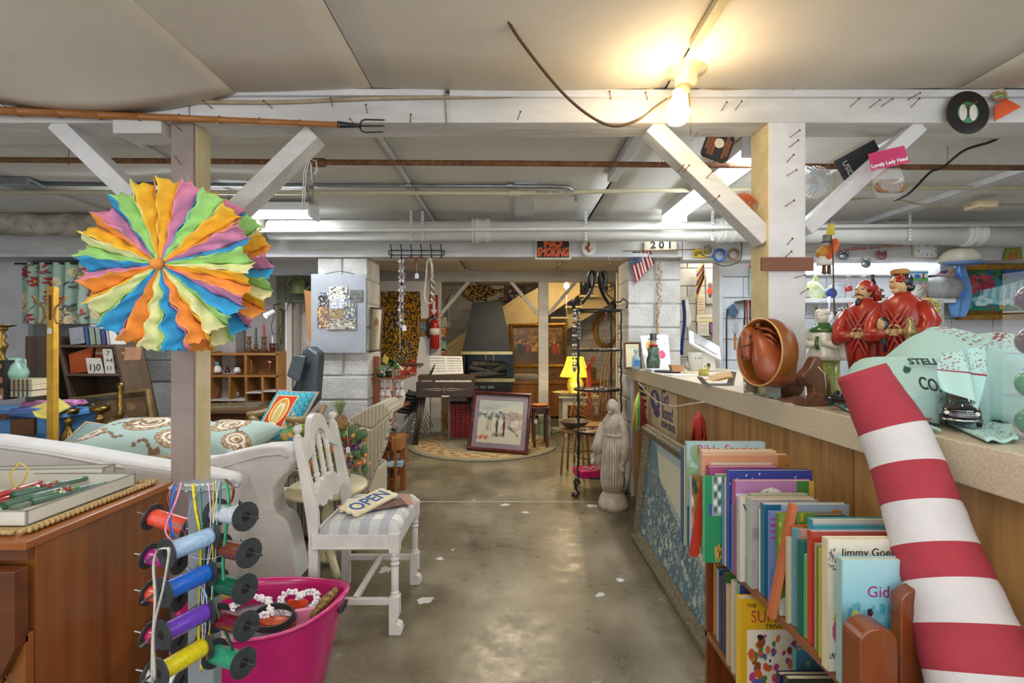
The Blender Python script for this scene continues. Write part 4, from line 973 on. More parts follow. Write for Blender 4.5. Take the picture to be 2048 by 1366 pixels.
# striped chaise
def striped(name,c1,c2,c3,sc,ax):
    m=bpy.data.materials.new(name);m.use_nodes=True;n=m.node_tree.nodes;L=m.node_tree.links;b=n['Principled BSDF']
    tc=n.new('ShaderNodeTexCoord');sp=n.new('ShaderNodeSeparateXYZ');L.new(tc.outputs['Object'],sp.inputs[0])
    mu=n.new('ShaderNodeMath');mu.operation='MULTIPLY';mu.inputs[1].default_value=sc;L.new(sp.outputs[ax],mu.inputs[0])
    fr_=n.new('ShaderNodeMath');fr_.operation='FRACT';L.new(mu.outputs[0],fr_.inputs[0])
    r=n.new('ShaderNodeValToRGB');r.color_ramp.interpolation='CONSTANT';L.new(fr_.outputs[0],r.inputs[0])
    e=r.color_ramp.elements;e[0].position=0;e[0].color=(*lin(c1),1);e[1].position=.3;e[1].color=(*lin(c2),1)
    for p_,c in ((.42,c1),(.6,c3),(.72,c1),(.85,'#5b5347')):q=e.new(p_);q.color=(*lin(c),1)
    L.new(r.outputs[0],b.inputs['Base Color']);b.inputs['Roughness'].default_value=.9;return m
st_x=striped('striped_cloth_x','#bdb297','#a0713f','#87958f',22,0);st_y=striped('striped_cloth_y','#c4baa2','#8a8577','#b8a98a',40,0)
t=thing('striped_chaise','beige striped chaise with high scrolled end beside the white chair','chaise',(-1.4,3.75,0))
MB().bb(-1.90,-.98,3.45,3.95,.02,.46,st_x).build('base',t,w=True,bev=.03,seg=3)
MB().bb(-1.92,-1.3,3.42,3.95,.46,.50,wood('greyed_wood','#a08a64','#877350','x',12)).build('rail',t,w=True,bev=.008)
MB().bb(-1.90,-1.3,3.45,3.95,.50,.62,mat('cream_ticking','#d4ccb8',.9,c2='#b9b09a',scale=30,stretch=(.1,1,4))).build('seat_cushion',t,w=True,bev=.03,seg=3)
# high end: profile in x-z, seen obliquely
g=MB();a0=[P(698,985,3.45),P(742,985,3.45),P(772,890,3.45),P(784,822,3.45),P(768,806,3.5),P(732,852,3.45)]
pf=[(q.x,q.z) for q in (P(650,1005,3.4),P(733,985,3.4),P(770,895,3.4),P(784,825,3.4),P(745,858,3.4),P(722,853,3.4))]
g.prism(pf,3.36,3.46,st_y);g.build('scrolled_end',t,w=True,bev=.012,seg=3)
g=MB();g.prism([(q.x,q.z) for q in (P(695,838,3.4),P(722,853,3.4),P(745,858,3.4),P(784,825,3.4),P(766,806,3.4),P(742,812,3.4))],3.40,3.80,st_y);g.build('scroll_top',t,w=True,bev=.012,seg=3)
g=MB();g.prism([(q.x,q.z) for q in (P(690,842,3.46),P(730,856,3.46),P(716,935,3.46),P(690,990,3.46))],3.46,3.9,st_x);g.build('inner_panel',t,w=True,bev=.01)
# reclining armchair with grey leather
lea=mat('grey_leather','#41484f',.38,c2='#353b41',scale=5,bump=.2,bscale=60)
armw=wood('arm_wood','#9a7c50','#7d6340','y',12,.4)
t=thing('armchair','tall grey leather armchair with open wooden arms beside the pillar','armchair',(-1.75,3.95,0))
g=MB();g.box((-1.86,3.92,.62),(.56,.56,.11),lea);g.build('seat',t,w=True,bev=.03,seg=3)
pts=[P(575,860,3.9),P(628,800,3.9),P(635,706,4.0),P(618,692,4.05),P(604,698,4.05),P(590,765,3.98),P(572,800,3.9),P(560,850,3.85)]
g=MB();g.add([q+Vector((0,0,0)) for q in pts]+[q+Vector((.03,.10,0)) for q in pts],[list(range(8))[::-1],list(range(8,16))]+[(i,(i+1) % 8,8+(i+1) % 8,8+i) for i in range(8)],lea);g.build('backrest',t,w=True,bev=.02,seg=3)
g=MB();pts=[P(572,752,3.9),P(598,765,3.9),P(612,712,3.95),P(586,708,3.95)];g.add(pts+[q+Vector((0,.05,0)) for q in pts],[(3,2,1,0),(4,5,6,7)]+[(i,(i+1) % 4,4+(i+1) % 4,4+i) for i in range(4)],lea);g.build('headrest_wing',t,w=True,bev=.012)
for L in ([(498,830,3.75),(512,843,3.7),(512,862,3.72),(500,880,3.75),(505,920,3.75)],[(588,842,3.6),(600,855,3.58),(600,880,3.6),(588,905,3.62),(588,960,3.65)]):
    g=MB();g.tube([P(*q) for q in L],[.024,.03,.026,.024,.022],8,armw);g.build('arm_support',t,w=True)
for L in ([(494,830,3.73),(520,828,3.75),(550,820,3.85),(566,800,3.95)],[(572,838,3.58),(600,842,3.6),(635,832,3.75),(650,812,3.9)]):
    g=MB();g.tube([P(*q) for q in L],[.022,.03,.03,.02],8,armw);g.build('arm',t,w=True)
for x in (-2.1,-1.62):
    for y in (3.7,4.15):MB().bb(x-.02,x+.02,y-.02,y+.02,0,.58,armw).build('leg',t,w=True,bev=.003)
a=Art(90,110,'#2f8fa3');random.seed(4)
for i in range(22):
    for j in range(26):a.ell(i/22+.02*(j % 2),j/26,.010,.008,'#9fd0cc' if (i+j) % 3 else '#1d6a86')
a.rect(.20,.18,.76,.86,'#e3c64a');a.rect(.225,.20,.735,.84,'#c2321d')
a.ell(.48,.52,.20,.27,'#e8d27a');a.ell(.48,.52,.17,.25,'#d88a3a');a.ell(.48,.50,.10,.22,'#d9d8b8');a.ell(.48,.46,.07,.17,'#c9b060');a.ell(.48,.70,.035,.04,'#a87a52');a.ell(.48,.25,.11,.04,'#e6dfa0')
a.blobs(24,['#d9b84a','#8ab04a','#e0a060'],.02,.05,.78,.05,1,.5);a.grain(.1)
cushion('embroidered_cushion','turquoise cushion with a red panel of a haloed robed figure',P(570,832,3.72),.40,.42,.13,a,R('Z',-.42) @ R('X',.95),cord=mat('pink_cord','#c98a7c',.9,c2='#6f8f8a',scale=70))
# wooden desk behind
t=thing('low_desk','old brown wooden desk behind the armchair','desk',(-2.4,4.5,0))
tops=wood('desk_top','#6f5236','#4c3724','x',8,.3,.3)
x0,x1=X(415,4.3),X(560,4.7)
MB().bb(x0-.05,x1+.02,4.27,5.0,.76,.79,tops).build('top',t,w=True,bev=.004)
MB().bb(x0,x1,4.32,4.95,.30,.76,wood('desk_body','#6a3f20','#4c2c16','x',10)).build('body',t,w=True,bev=.004)
for k in range(2):
    xa=x0+.04+(x1-x0-.06)/2*k;o=MB().bb(xa,xa+(x1-x0)/2-.06,4.305,4.32,.60,.73,wood('desk_drawer','#7a4a26','#5a3519','x',10)).build('drawer',t,w=True,bev=.003)
    g=MB();g.tube([(xa+.2,4.30,.68),(xa+.21,4.285,.66),(xa+.27,4.285,.66),(xa+.28,4.30,.68)],.005,6,steel);g.build('handle',t,w=True)
for x in (x0+.03,x1-.03):
    for y in (4.35,4.9):MB().bb(x-.025,x+.025,y-.025,y+.025,0,.30,darkwood).build('leg',t,w=True)
slab('glass_plate','old framed glass plate lying on the brown desk','frame',(X(465,4.6),4.6,.797),.5,.28,.012,.25,mat('dusty_glass','#6f6450',.15,c2='#8d8062',scale=8))
# hutch with pigeonholes
t=thing('wall_hutch','knotty pine hutch of open pigeonholes left of the doorway','shelf',(-2.62,5.2,.4))
hx0,hx1,hy=X(418,5.1),X(556,5.1),5.1;hz=lambda py:Z(py,5.1)
for z in (hz(708),hz(752),hz(815),.70):MB().bb(hx0,hx1,hy,hy+.24,z-.014,z+.008,pinex).build('shelf',t,w=True,bev=.002)
MB().bb(hx0,hx1,hy+.22,hy+.235,.70,hz(703),wood('pine_back','#8a5c30','#6c4420','x',5)).build('back_panel',t,w=True)
MB().bb(hx0,hx0+.02,hy,hy+.24,.68,hz(703),pine).build('side',t,w=True);MB().bb(hx1-.02,hx1,hy,hy+.24,.68,hz(703),pine).build('side',t,w=True)
for px,a_,b_ in ((491,708,752),(459,752,850),(492,752,850),(525,752,850)):MB().bb(X(px,hy)-.012,X(px,hy)+.012,hy-.002,hy+.22,hz(b_),hz(a_),pine).build('divider',t,w=True,bev=.001)
for pa,pb,py in ((493,524,785),(527,553,782),(422,491,800)):MB().bb(X(pa,hy),X(pb,hy),hy-.01,hy+.2,hz(py)-.01,hz(py)+.006,mat('white_shelf','#cfc8bd',.5)).build('small_shelf',t,w=True,bev=.001)
for x in (hx0+.02,hx1-.04):MB().bb(x,x+.03,hy,hy+.2,0,.69,pine).build('leg',t,w=True)
def lathed(name,label,cat,base,prof,m,n=16,group=None,extra=None):
    t=thing(name,label,cat,base,group=group);g=MB();g.lathe(prof,(0,0,0),n,m);g.build('body',t)
    if extra:extra(t)
    return t
def stick(h,r=.02): # turned candlestick profile
    return [(r*1.9,0),(r*1.9,.01),(r*.8,.03),(r*.6,h*.2),(r*1.3,h*.27),(r*.6,h*.34),(r*.9,h*.5),(r*1.3,h*.6),(r*.6,h*.68),(r*1.1,h*.78),(r*.5,h*.85),(r*1.2,h*.93),(r*1.2,h),(r*.4,h)]
dkbr=mat('dark_carved','#4a2c1c',.4,c2='#6f4a26',scale=40)
def cstick(label,p,h,r,m,cm=None,ch_=.15):
    def ex(t):
        if cm:MB().cyl((0,0,h),(0,0,h+ch_),.011,.009,10,cm).build('candle',t)
    return lathed('candlestick',label,'candlestick',p,stick(h,r),m,extra=ex)
zt=hz(703)+.003
cstick('dark brown twisted candlestick without a candle on the hutch',(X(498,5.2),5.2,zt),.15,.02,dkbr)
cstick('candlestick with a dark green taper on the hutch',(X(512,5.2),5.2,zt),.07,.018,dkbr,wg,.17)
cstick('candlestick with a red taper on the hutch',(X(528,5.2),5.2,zt),.15,.022,dkbr,wr,.12)
mg=lathed('mug','dark red mug with a white candle on the hutch','mug',(X(545,5.2),5.2,zt),[(.028,0),(.03,.08),(.026,.08),(.024,.01),(0,.01)],mat('oxblood','#541a18',.3),extra=lambda t:(MB().tube([(.03,0,.065),(.05,0,.06),(.05,0,.03),(.03,0,.02)],.005,6,mat('oxblood','')).build('handle',t),MB().cyl((0,0,.01),(0,0,.15),.008,n=8,m=white).build('candle',t)))
def critter(name,label,cat,p,s,m,m2=None):
    t=thing(name,label,cat,p);g=MB();g.lathe([(0,0),(s*.5,0),(s*.55,s*.3),(s*.42,s*.7),(s*.2,s*.9),(0,s*.92)],(0,0,0),14,m);g.build('body',t)
    g=MB();g.sph((0,-.05*s,s*1.05),s*.3,10,m2 or m);g.build('head',t);return t
zs=hz(748)+.01
critter('ceramic_jar','cream ceramic jar with a blue knob on the hutch shelf','jar',(X(434,5.2),5.2,zs),.085,whitegloss,mat('blue_knob','#4f8fae',.3))
critter('brown_teapot','small dark brown pot on the hutch shelf','pot',(X(455,5.2),5.2,zs),.05,mat('brown_glaze','#4a2218',.2),mat('brown_glaze',''))
critter('bird_figurine','white bird figurine with black head on the hutch shelf','figurine',(X(474,5.2),5.2,zs),.065,whitegloss,black)
g=MB();q=Vector((X(497,5.2),5.2,zs));[g.bb(q.x+k*.022,q.x+k*.022+.018,5.18,5.28,zs,zs+.13,pine) for k in range(2)];single('wooden_block_pair','two upright pine slats on the hutch shelf','block',g)
t=thing('pink_glass','copper-pink trumpet-shaped ornament on the hutch shelf','ornament',(X(540,5.15),5.15,zs));cop=mat('copper','#c4846a',.25,.8)
g=MB();g.tube([(-.14,0,.02),(-.05,0,.025),(0,0,.04),(.0,0,.09),(.01,0,.12)],[.006,.008,.012,.02,.045],12,cop);g.build('horn',t)
for i,(px,py,c,l) in enumerate([(434,795,'#7a2d20','red-brown jug'),(429,797,'#8b4a35','small red cup'),(469,795,'#cfc6bb','white mug with dark print'),(463,797,'#c9a98a','tan cup')]):
    lathed('mug',l+' in the hutch pigeonhole','mug',(X(px,5.22),5.22,hz(800)+.007),[(.025,0),(.03,.02),(.03,.065+.01*(i % 2)),(.026,.07),(.024,.01),(0,.01)],mat('mugm%d' % i,c,.3),extra=lambda t:MB().tube([(.028,0,.055),(.045,0,.05),(.045,0,.025),(.028,0,.02)],.004,6,MC['mugm%d' % i]).build('handle',t))
# doorway: hanging things and white room
lathed('watering_can','green metal watering can hanging under the beam by the doorway','watering can',P(597,588,5.2),[(.075,0),(.08,.01),(.065,.13),(.05,.15),(0,.15)],mat('green_enamel','#6f7f52',.5,var=.2),extra=lambda t:(MB().tube([(-.06,0,.02),(-.12,0,.10),(-.08,0,.19),(0,0,.19),(.05,0,.14)],.009,7,mat('green_enamel','')).build('handle',t),MB().tube([(.06,0,.03),(.12,0,.08),(.2,0,.13)],[.02,.014,.012],8,mat('green_enamel','')).build('spout',t)))
g=MB();g.prism([(q.x,q.z) for q in (P(608,580,4.63),P(622,582,4.63),P(624,680,4.63),P(617,682,4.63))],4.63,4.66,pine);single('leaning_board','tan wooden board edge left of the memo board','board',g)
t=thing('mirror','round carved dark medallion on the white room wall','medallion',P(592,628,7.58));g=MB();g.lathe([(0,0),(.12,0),(.14,.02),(.11,.03),(0,.03)],(0,0,0),24,dkbr,rot=R('X',PI/2));g.build('disc',t);g=MB();g.lathe([(0,.03),(.06,.03),(.05,.045),(0,.045)],(0,0,0),14,brass,rot=R('X',PI/2));g.build('relief',t)
def artpic(seed,bg,cols,n=40,w=40,h=40,r0=.03,r1=.12,**k):random.seed(seed);return Art(w,h,bg).blobs(n,cols,r0,r1,**k).grain(.12)
framed('framed_print','framed print of pale figures in the white room',P(585,662,7.59),P(615,662,7.59),P(615,640,7.59),P(585,640,7.59),artpic(1,'#b9ab95',['#8a5c4a','#d9cfc0','#6f5a4a','#e3dbcf']),.012,white)
framed('framed_print','tall framed print with speckled mount in the doorway',P(577,710,6.2),P(587,710,6.2),P(587,632,6.2),P(577,632,6.2),artpic(2,'#d8cdb5',['#7c5a3a','#a88a60','#4a3a2a'],150,14,80,.02,.05),.01,white)
g=MB();g.bb(X(588,6.8),X(607,6.8),6.8,7.1,0,Z(664,6.8),mat('cardboard','#b08d5c',.8));g.bb(X(588,6.8)-.02,X(607,6.8)+.02,6.78,7.12,Z(664,6.8),Z(661,6.8),pinex);single('pedestal_box','cardboard-coloured pedestal seen through the doorway','pedestal',g)
t=thing('wall_hanging_knife','gilded long ornamental handle hanging on the olive door frame','ornament',P(562,690,5.25));g=MB();g.tube([(0,0,0),(0,0,.08),(0,0,.2),(0,0,.33),(0,0,.38)],[.008,.018,.014,.02,.03],8,brass,flat=.5);g.build('handle',t)
t=thing('clamp_lamp','white clip-on spotlight beside the paper fan','lamp',P(548,622,5.0));g=MB();g.cyl((0,0,0),(-.06,-.05,-.05),.022,.03,14,white);g.build('shade',t);g=MB();g.cyl((-.061,-.051,-.051),(-.064,-.054,-.054),.024,n=12,m=tube_e);g.build('lens',t);g=MB();g.tube([(0,0,0),(0,0,.06),(.02,.1,.08)],.006,6,black);g.build('clip',t)
cable('thin black wire looping down beside the doorway',[P(550,625,5.2),P(543,650,5.2),P(545,665,5.2),P(552,668,5.2),P(560,655,5.2),P(572,620,5.2),P(585,590,5.2)],.003,black)
# sunglasses strip on the partition and small frames
t=thing('sunglasses_strip','white wall strip hung with dark sunglasses one above another','rack',P(333,840,5.0));
MB().bb(X(322,5.05),X(344,5.05),5.05,5.10,0,Z(660,5.05),pw).build('strip',t,w=True)
for k,py in enumerate((690,700,722,740,768,788,806,830)):
    g=MB();c=P(333,py,5.03);g.sph(c+Vector((-.022,0,0)),(.022,.008,.028),8,blackgloss);g.sph(c+Vector((.02,0,0)),(.02,.008,.025),8,blackgloss);g.bar(c+Vector((-.03,-.01,.02)),c+Vector((.03,-.01,.02)),.008,.006,black);o=g.build('sunglasses',t,w=True)
framed('framed_print','small brown framed map-like print on the pale partition',P(277,740,5.59),P(312,740,5.59),P(312,697,5.59),P(277,697,5.59),artpic(3,'#d9d0bb',['#c98a3a','#5d86a8','#b95a3a','#e6e0d0','#d9b84a'],90,34,40,.02,.06),.022,mat('brown_frame','#6a4530',.5))
framed('framed_print','orange and white postcard frame left of the map print',P(240,703,5.59),P(265,703,5.59),P(265,640,5.59),P(240,640,5.59),artpic(4,'#e3ddd3',['#d9803a','#c95a4a','#9fb0b8'],25,24,40),.012,white)
critter('elf_figurine','yellow and blue seated figurine on a small wall shelf','figurine',P(252,755,5.0),.16,mat('figurine_yellow','#c9a038',.5,c2='#4a7fa0',scale=14),mat('figurine_skin','#c98a60',.5,c2='#d8d0c0',scale=20))
g=MB();q=P(252,757,5.0);g.bb(q.x-.09,q.x+.09,4.9,5.2,q.z-.02,q.z-.001,white);g.tube([q+Vector((.07,0,-.02)),q+Vector((.07,0,-.14)),q+Vector((.03,.1,-.15))],.008,6,steel);single('wall_bracket_shelf','small white bracket shelf under the seated figurine','shelf',g)
# floral valance
a=Art(150,90,'#9db3a2');random.seed(21)
for k in range(48):
    x,y=random.random(),random.random();kind=k % 4
    if kind == 0:
        for j in range(6):tt=j*1.05+k;a.ell(x+math.cos(tt)*.035,y+math.sin(tt)*.06,.035,.022,'#9c3440',tt)
        a.ell(x,y,.018,.03,'#d3b84e')
    elif kind == 1:
        for j in range(7):tt=j*.9;a.ell(x+math.cos(tt)*.03,y+math.sin(tt)*.05,.03,.04,'#d9cba2',tt);a.ell(x+math.cos(tt)*.03,y+math.sin(tt)*.05,.012,.016,'#b3976a',tt)
    else:
        for j in range(4):a.ell(x+j*.03,y+.04*math.sin(j*2),.028,.02,random.choice(['#5a6068','#77705e','#8a8a3a','#4f5a50']),j)
    a.line(x,y,x+random.uniform(-.1,.1),y-.2,.004,'#5f5a45')
for k in range(10):x=random.random();a.ell(x,random.random(),.012,.05,'#b04450',random.uniform(-.6,.6))
t=thing('floral_valance','pleated green valance printed with red and cream flowers','curtain',(X(125,4.4),4.4,Z(652,4.4)))
fx0,fx1=X(46,4.4),X(232,4.4)
canvas('cloth',a.grain(.05),lambda u,v:(fx0+(fx1-fx0)*u-.02*(1-v)*math.sin(PI*u),4.38+.022*math.sin(u*46)+.012*math.sin(u*23+1),Z(648,4.4)+(Z(526,4.4)-Z(648,4.4))*v),t,CLOTH,w=True,thick=.003)
MB().cyl((fx0-.05,4.38,Z(528,4.4)),(fx1+.05,4.38,Z(528,4.4)),.008,n=8,m=black).build('rod',t,w=True)
# veneered bookcases
ve=wood('veneer_grey','#5f4c3a','#493a2c','z',18,.45);vex=wood('veneer_grey_h','#6b5643','#54422f','x',18,.45)
t=thing('bookcase','grey-brown veneered bookcase with open front holding workbooks','bookcase',(X(180,3.9),4.0,0))
g=MB();g.bb(X(50,3.9),X(112,3.9),3.9,4.3,.04,Z(672,3.9),ve);g.build('side_panel',t,w=True,bev=.003)
xl_,xr_=X(116,3.9),X(232,3.9)
def tlt(x,z):return x+(Z(680,3.9)-z)*.22
def tbar(za,zb,xa,xb,y0,y1,m,nm):
    g=MB();vs=[]
    for z in (za,zb):
        for x,y in ((xa,y0),(xb,y0),(xb,y1),(xa,y1)):vs.append((tlt(x,z),y,z))
    g.add(vs,[(3,2,1,0),(4,5,6,7),(0,1,5,4),(1,2,6,5),(2,3,7,6),(3,0,4,7)],m);return g.build(nm,t,w=True,bev=.002)
zt=Z(690,3.9)
tbar(.05,zt,xl_,xl_+.022,3.88,4.18,ve,'side_panel');tbar(.05,zt,xr_-.022,xr_,3.88,4.18,ve,'side_panel');tbar(.05,zt,xl_,xr_,4.165,4.18,darkwood,'back_panel')
for z in (zt-.02,Z(752,3.9),Z(845,3.9),.1):tbar(z,z+.02,xl_+.02,xr_-.02,3.88,4.165,vex,'shelf')
def book(name,label,x,y,z,w_,d_,h,m,tilt=0,rz=0,group=None,lay=False,art=None,spine=None,cat='book'):
    # upright book: spine faces -Y (w_ thick along x, d_ deep along y)
    t=thing(name,label,cat,(x,y,z),rz,group)
    g=MB();R_=R('Y',tilt)
    def b(x0,x1,y0,y1,z0,z1,mm,nm):
        g=MB();g.bb(x0,x1,y0,y1,z0,z1,mm);g.v=[R_ @ v for v in g.v];return g.build(nm,t,bev=.0008)
    b(.002,w_-.002,.004,d_-.003,.003,h-.003,pages,'pages')
    g=MB()
    for x0,x1,y0,y1 in ((0,.003,0,d_),(w_-.003,w_,0,d_),(0,w_,0,.004)):g.bb(x0,x1,y0,y1,0,h,m)
    g.v=[R_ @ v for v in g.v];g.build('cover',t)
    if art:canvas('spine_print',art,lambda u,v:R_ @ Vector((w_*u,-.0008,h*v)),t,PRINT)
    return t
zsh=Z(752,3.9)+.02
wbk=mat('workbook_spine','#b98a6a',.7);org=mat('orange_cover','#b8501c',.6)
for k in range(10):
    a=Art(5,30,'#c2a07c').rect(0,.55,1,.75,'#8d4a2c').rect(0,.2,1,.3,'#6d4a3a').rect(0,.85,1,1,'#8d5a3a')
    book('workbook','%s tan and brown spined workbook from the left in the row of ten' % ['first','second','third','fourth','fifth','sixth','seventh','eighth','ninth','tenth'][k],tlt(xl_,zsh)+.19+k*.023,3.93,zsh+.001,.021,.18,.20,wbk,.12,art=a,group='workbooks in the veneered bookcase')
t2=thing('orange_workbook','orange workbook with arithmetic cover leaning in the bookcase','book',(tlt(xl_,zsh)+.04,3.90,zsh+.001));g=MB();g.prism([(0,0),(.14,.01),(.17,.205),(-.015,.15)],0,.02,org);g.build('cover',t2)
t2=thing('arithmetic_card','cream card printed with a long division sum','card',(tlt(xl_,zsh)+.19,3.885,zsh+.001));MB().prism([(0,0),(.12,0),(.09,.12),(-.02,.12)],0,.012,paper).build('card',t2);text('lettering','1)0',.075,(.05,-.001,.045),ink,t2)
t2=thing('arithmetic_card','narrow cream card printed with a sum of seven and four','card',(tlt(xl_,zsh)+.325,3.885,zsh+.001));MB().prism([(0,0),(.07,0),(.045,.19),(-.025,.19)],0,.012,paper).build('card',t2)
for s_,z in (('7',.155),('+4',.10),('11',.04)):text('lettering',s_,.05,(.03-.01*(z > .1),-.001,z),ink,t2)
for k,(c,l,w_) in enumerate([('#a7aab2','grey paperback leaning on the bookcase top',.12),('#4f66a0','blue spined textbook on the bookcase top',.03),('#9fb09a','pale green textbook on the bookcase top',.045),('#9db0a8','second pale green textbook on the bookcase top',.04),('#5a5494','violet spined textbook on the bookcase top',.035),('#c9c6be','white spined textbook on the bookcase top',.025)]):
    book('textbook',l,tlt(xl_,zt)+.06+sum([.12,.03,.045,.04,.035][:k])+.004*k,3.93,zt+.001,w_,.16,.15-.006*k if k else .13,mat('tb%d' % k,c,.6),-.12)
g=MB();g.bb(0,.11,0,.08,0,.06,whitegloss);g.v=[v+P(186,665,4.4) for v in g.v];
t2=thing('kitchen_timer_box','white box with a round dial behind the paper fan','box',P(200,672,4.3));MB().bb(-.09,.09,0,.1,0,.10,whitegloss).build('case',t2,bev=.005);g=MB();g.cyl((-.02,-.003,.05),(-.02,-.015,.05),.035,n=18,m=steel);g.build('dial',t2)
# leaning framed classical print
a=Art(90,56,'#6a4f33');random.seed(9);a.grad('#4f3a25','#7c6143');a.blobs(60,['#8a6c46','#5a3f28','#7a5a3a','#96784e'],.02,.08)
for k in range(13):x=.08+k*.07;a.ell(x,.30+.04*math.sin(k*2),.03,.10,random.choice(['#7c4a32','#8d7a58','#4f4a3a','#96603a']));a.ell(x,.42+.04*math.sin(k*2),.014,.03,'#b08a60')
a.rect(.05,.18,.95,.24,'#b09a74');a.rect(.2,.5,.3,.8,'#9a7d4f');a.ell(.82,.5,.04,.07,'#b0944f')
framed('framed_picture','large dim classical supper scene in an old gilt frame',(X(165,3.76),3.72,.547),(X(330,3.76),3.72,.547),(X(302,3.84),3.84,Z(778,3.84)),(X(142,3.84),3.84,Z(797,3.84)),a.grain(.08),.045,mat('old_gilt','#8a7348',.45,.5,c2='#6a5632',scale=14),.03)
# blue dresser
bp_=mat('blue_dresser_paint','#5b97cf',.45,c2='#4a82b8',scale=7,bump=.2)
t=thing('dresser','bright blue painted serpentine dresser with brass handles','dresser',(-3.5,3.6,0))
def serp(x0,x1,y,z0,z1,m,nm,o=0,amp=.05):
    g=MB();n=24;pts=[(x0+(x1-x0)*k/n,y-o-amp*math.sin(PI*((k/n)*2.5))) for k in range(n+1)]+[(x1,y+.42),(x0,y+.42)]
    g.prism(pts,z0,z1,m,plane='xy');return g.build(nm,t,w=True,bev=.004)
zt=.885;x0,x1=-4.6,X(130,3.5)
serp(x0,x1+.05,3.5,zt-.03,zt,bp_,'top',.02);serp(x0,x1-.02,3.52,.10,zt-.03,bp_,'body')
serp(X(18,3.45),X(64,3.45),3.49,.735,.845,wood('burr_drawer','#7a4d28','#5c3818','x',12,.3),'drawer',.03,.0)
serp(x0+.03,X(14,3.45),3.49,.735,.845,bp_,'drawer',.02,.0);serp(X(68,3.45),x1-.06,3.49,.735,.845,bp_,'drawer',.02,0)
for z in (.52,.30):serp(x0+.05,x1-.08,3.50,z,z+.19,bp_,'drawer',.02)
for px,py in ((52,877),(-2,835)):
    g=MB();q=P(px,py,3.40);g.tube([q+Vector((-.04,.02,.005)),q+Vector((-.035,-.01,-.01)),q+Vector((0,-.015,-.025)),q+Vector((.035,-.01,-.01)),q+Vector((.04,.02,.005))],.005,6,dkbr);g.sph(q+Vector((0,.03,0)),(.045,.008,.022),10,dkbr);g.build('handle',t,w=True)
for x in (x0+.05,x1-.08):MB().bb(x,x+.05,3.52,3.57,0,.1,bp_).build('foot',t,w=True)
def cloth(name,label,c,sx,sy,h,rz,m,layers=4,tilt=0,taper=.0):
    t=thing(name,label,'napkins',c,rz)
    for k in range(layers):
        g=MB();ph=random.random()*6
        def fn(u,v,s=0):return ((u-.5)*sx*(1-.03*k),(v-.5)*sy*(1-taper*u),h*(k+.5)/layers+.004*math.sin(u*9+ph)*math.sin(v*7)+tilt*(u-.5))
        g.sheet(fn,10,8,m);g.build('fold',t,thick=h/layers*.75,bev=.0)
    return t
cloth('napkins','stack of folded pink napkins on the blue dresser',(X(78,3.5),3.62,zt+.036),.34,.15,.03,.2,mat('pink_linen','#c984b4',.9,bump=.2,bscale=300),4)
cloth('napkins','stack of folded blue napkins on the blue dresser',(X(82,3.5),3.52,zt+.001),.34,.16,.034,.1,mat('blue_linen','#6d87cf',.9,bump=.2,bscale=300),5)
g=MB();yl=mat('yellow_linen','#dfd06a',.9,bump=.2,bscale=300)
t=thing('napkins','folded yellow napkins drooping over the dresser edge','napkins',P(100,838,3.38))
for k in range(3):
    pts=[P(60+k*5,816,3.48),P(118,796,3.50),P(140+k*2,812,3.46),P(84+k*7,838-k,3.37),P(72+k*4,834,3.38)]
    g=MB();g.add([q+Vector((0,-.004*k,-.002*k)) for q in pts],[list(range(5))[::-1]],yl);g.build('fold',t,w=True,thick=.006)
# things on the dresser
gr=mat('green_glass','#b5e0cc',.05,var=0,alpha=.45)
t=lathed('glass_jug','clear green-tinted glass jug on top of the book pile','jug',P(29,762,3.5),[(.03,0),(.07,.02),(.08,.06),(.06,.11),(.035,.135),(.04,.16),(.037,.16),(.03,.13),(.055,.10),(.075,.06),(.06,.015),(0,.01)],gr,20,extra=lambda t:MB().tube([(.045,0,.145),(.075,0,.15),(.08,0,.11),(.06,0,.09)],.007,7,gr).build('handle',t))
for k,(py,c) in enumerate([(794,'#b7c0a8'),(781,'#a99a8d'),(770,'#a8a57e')]):
    t=thing('bound_book',['pale green banded volume at the bottom of the pile under jug','taupe banded volume in the middle of the pile under jug','olive banded volume at the top of the pile under jug'][k],'book',(X(40,3.45),3.5,Z(py,3.45)))
    h=.042;MB().bb(-.095,.09,-.06,.08,0,h,mat('bb%d' % k,c,.6)).build('cover',t,bev=.006);MB().bb(-.09,.0905,-.055,.081,.004,h-.004,pages).build('pages',t)
    g=MB();[g.bb(x-.006,x+.006,-.0615,-.055,.002,h-.002,mat('band','#5f4a40',.6)) for x in (-.06,-.03,0,.03,.06)];g.build('bands',t)['kind']='stuff'
a=Art(12,60,'#2a2624').rect(0,.0,1,.3,'#9a6a58').ell(.5,.5,.4,.08,'#c2644a').rect(.3,.8,.7,.9,'#b58a3a').ell(.5,.08,.2,.05,'#d8d0c0')
t=thing('dark_book','tall dark spined book at the left frame edge on the dresser','book',P(0,800,3.4));MB().bb(-.06,.025,0,.1,0,.27,black).build('cover',t);canvas('spine_print',a,flat(-.012,.024,-.001,0,.268),t)
cstick('tall antique brass candlestick at the left frame edge',P(2,745,3.45),.32,.03,brass);
g=MB();g.lathe([(0,0),(.05,0),(.082,.012),(.08,.016),(0,.008)],P(2,654,3.45),20,brass);single('brass_dish','shallow brass dish on the tall candlestick','dish',g)
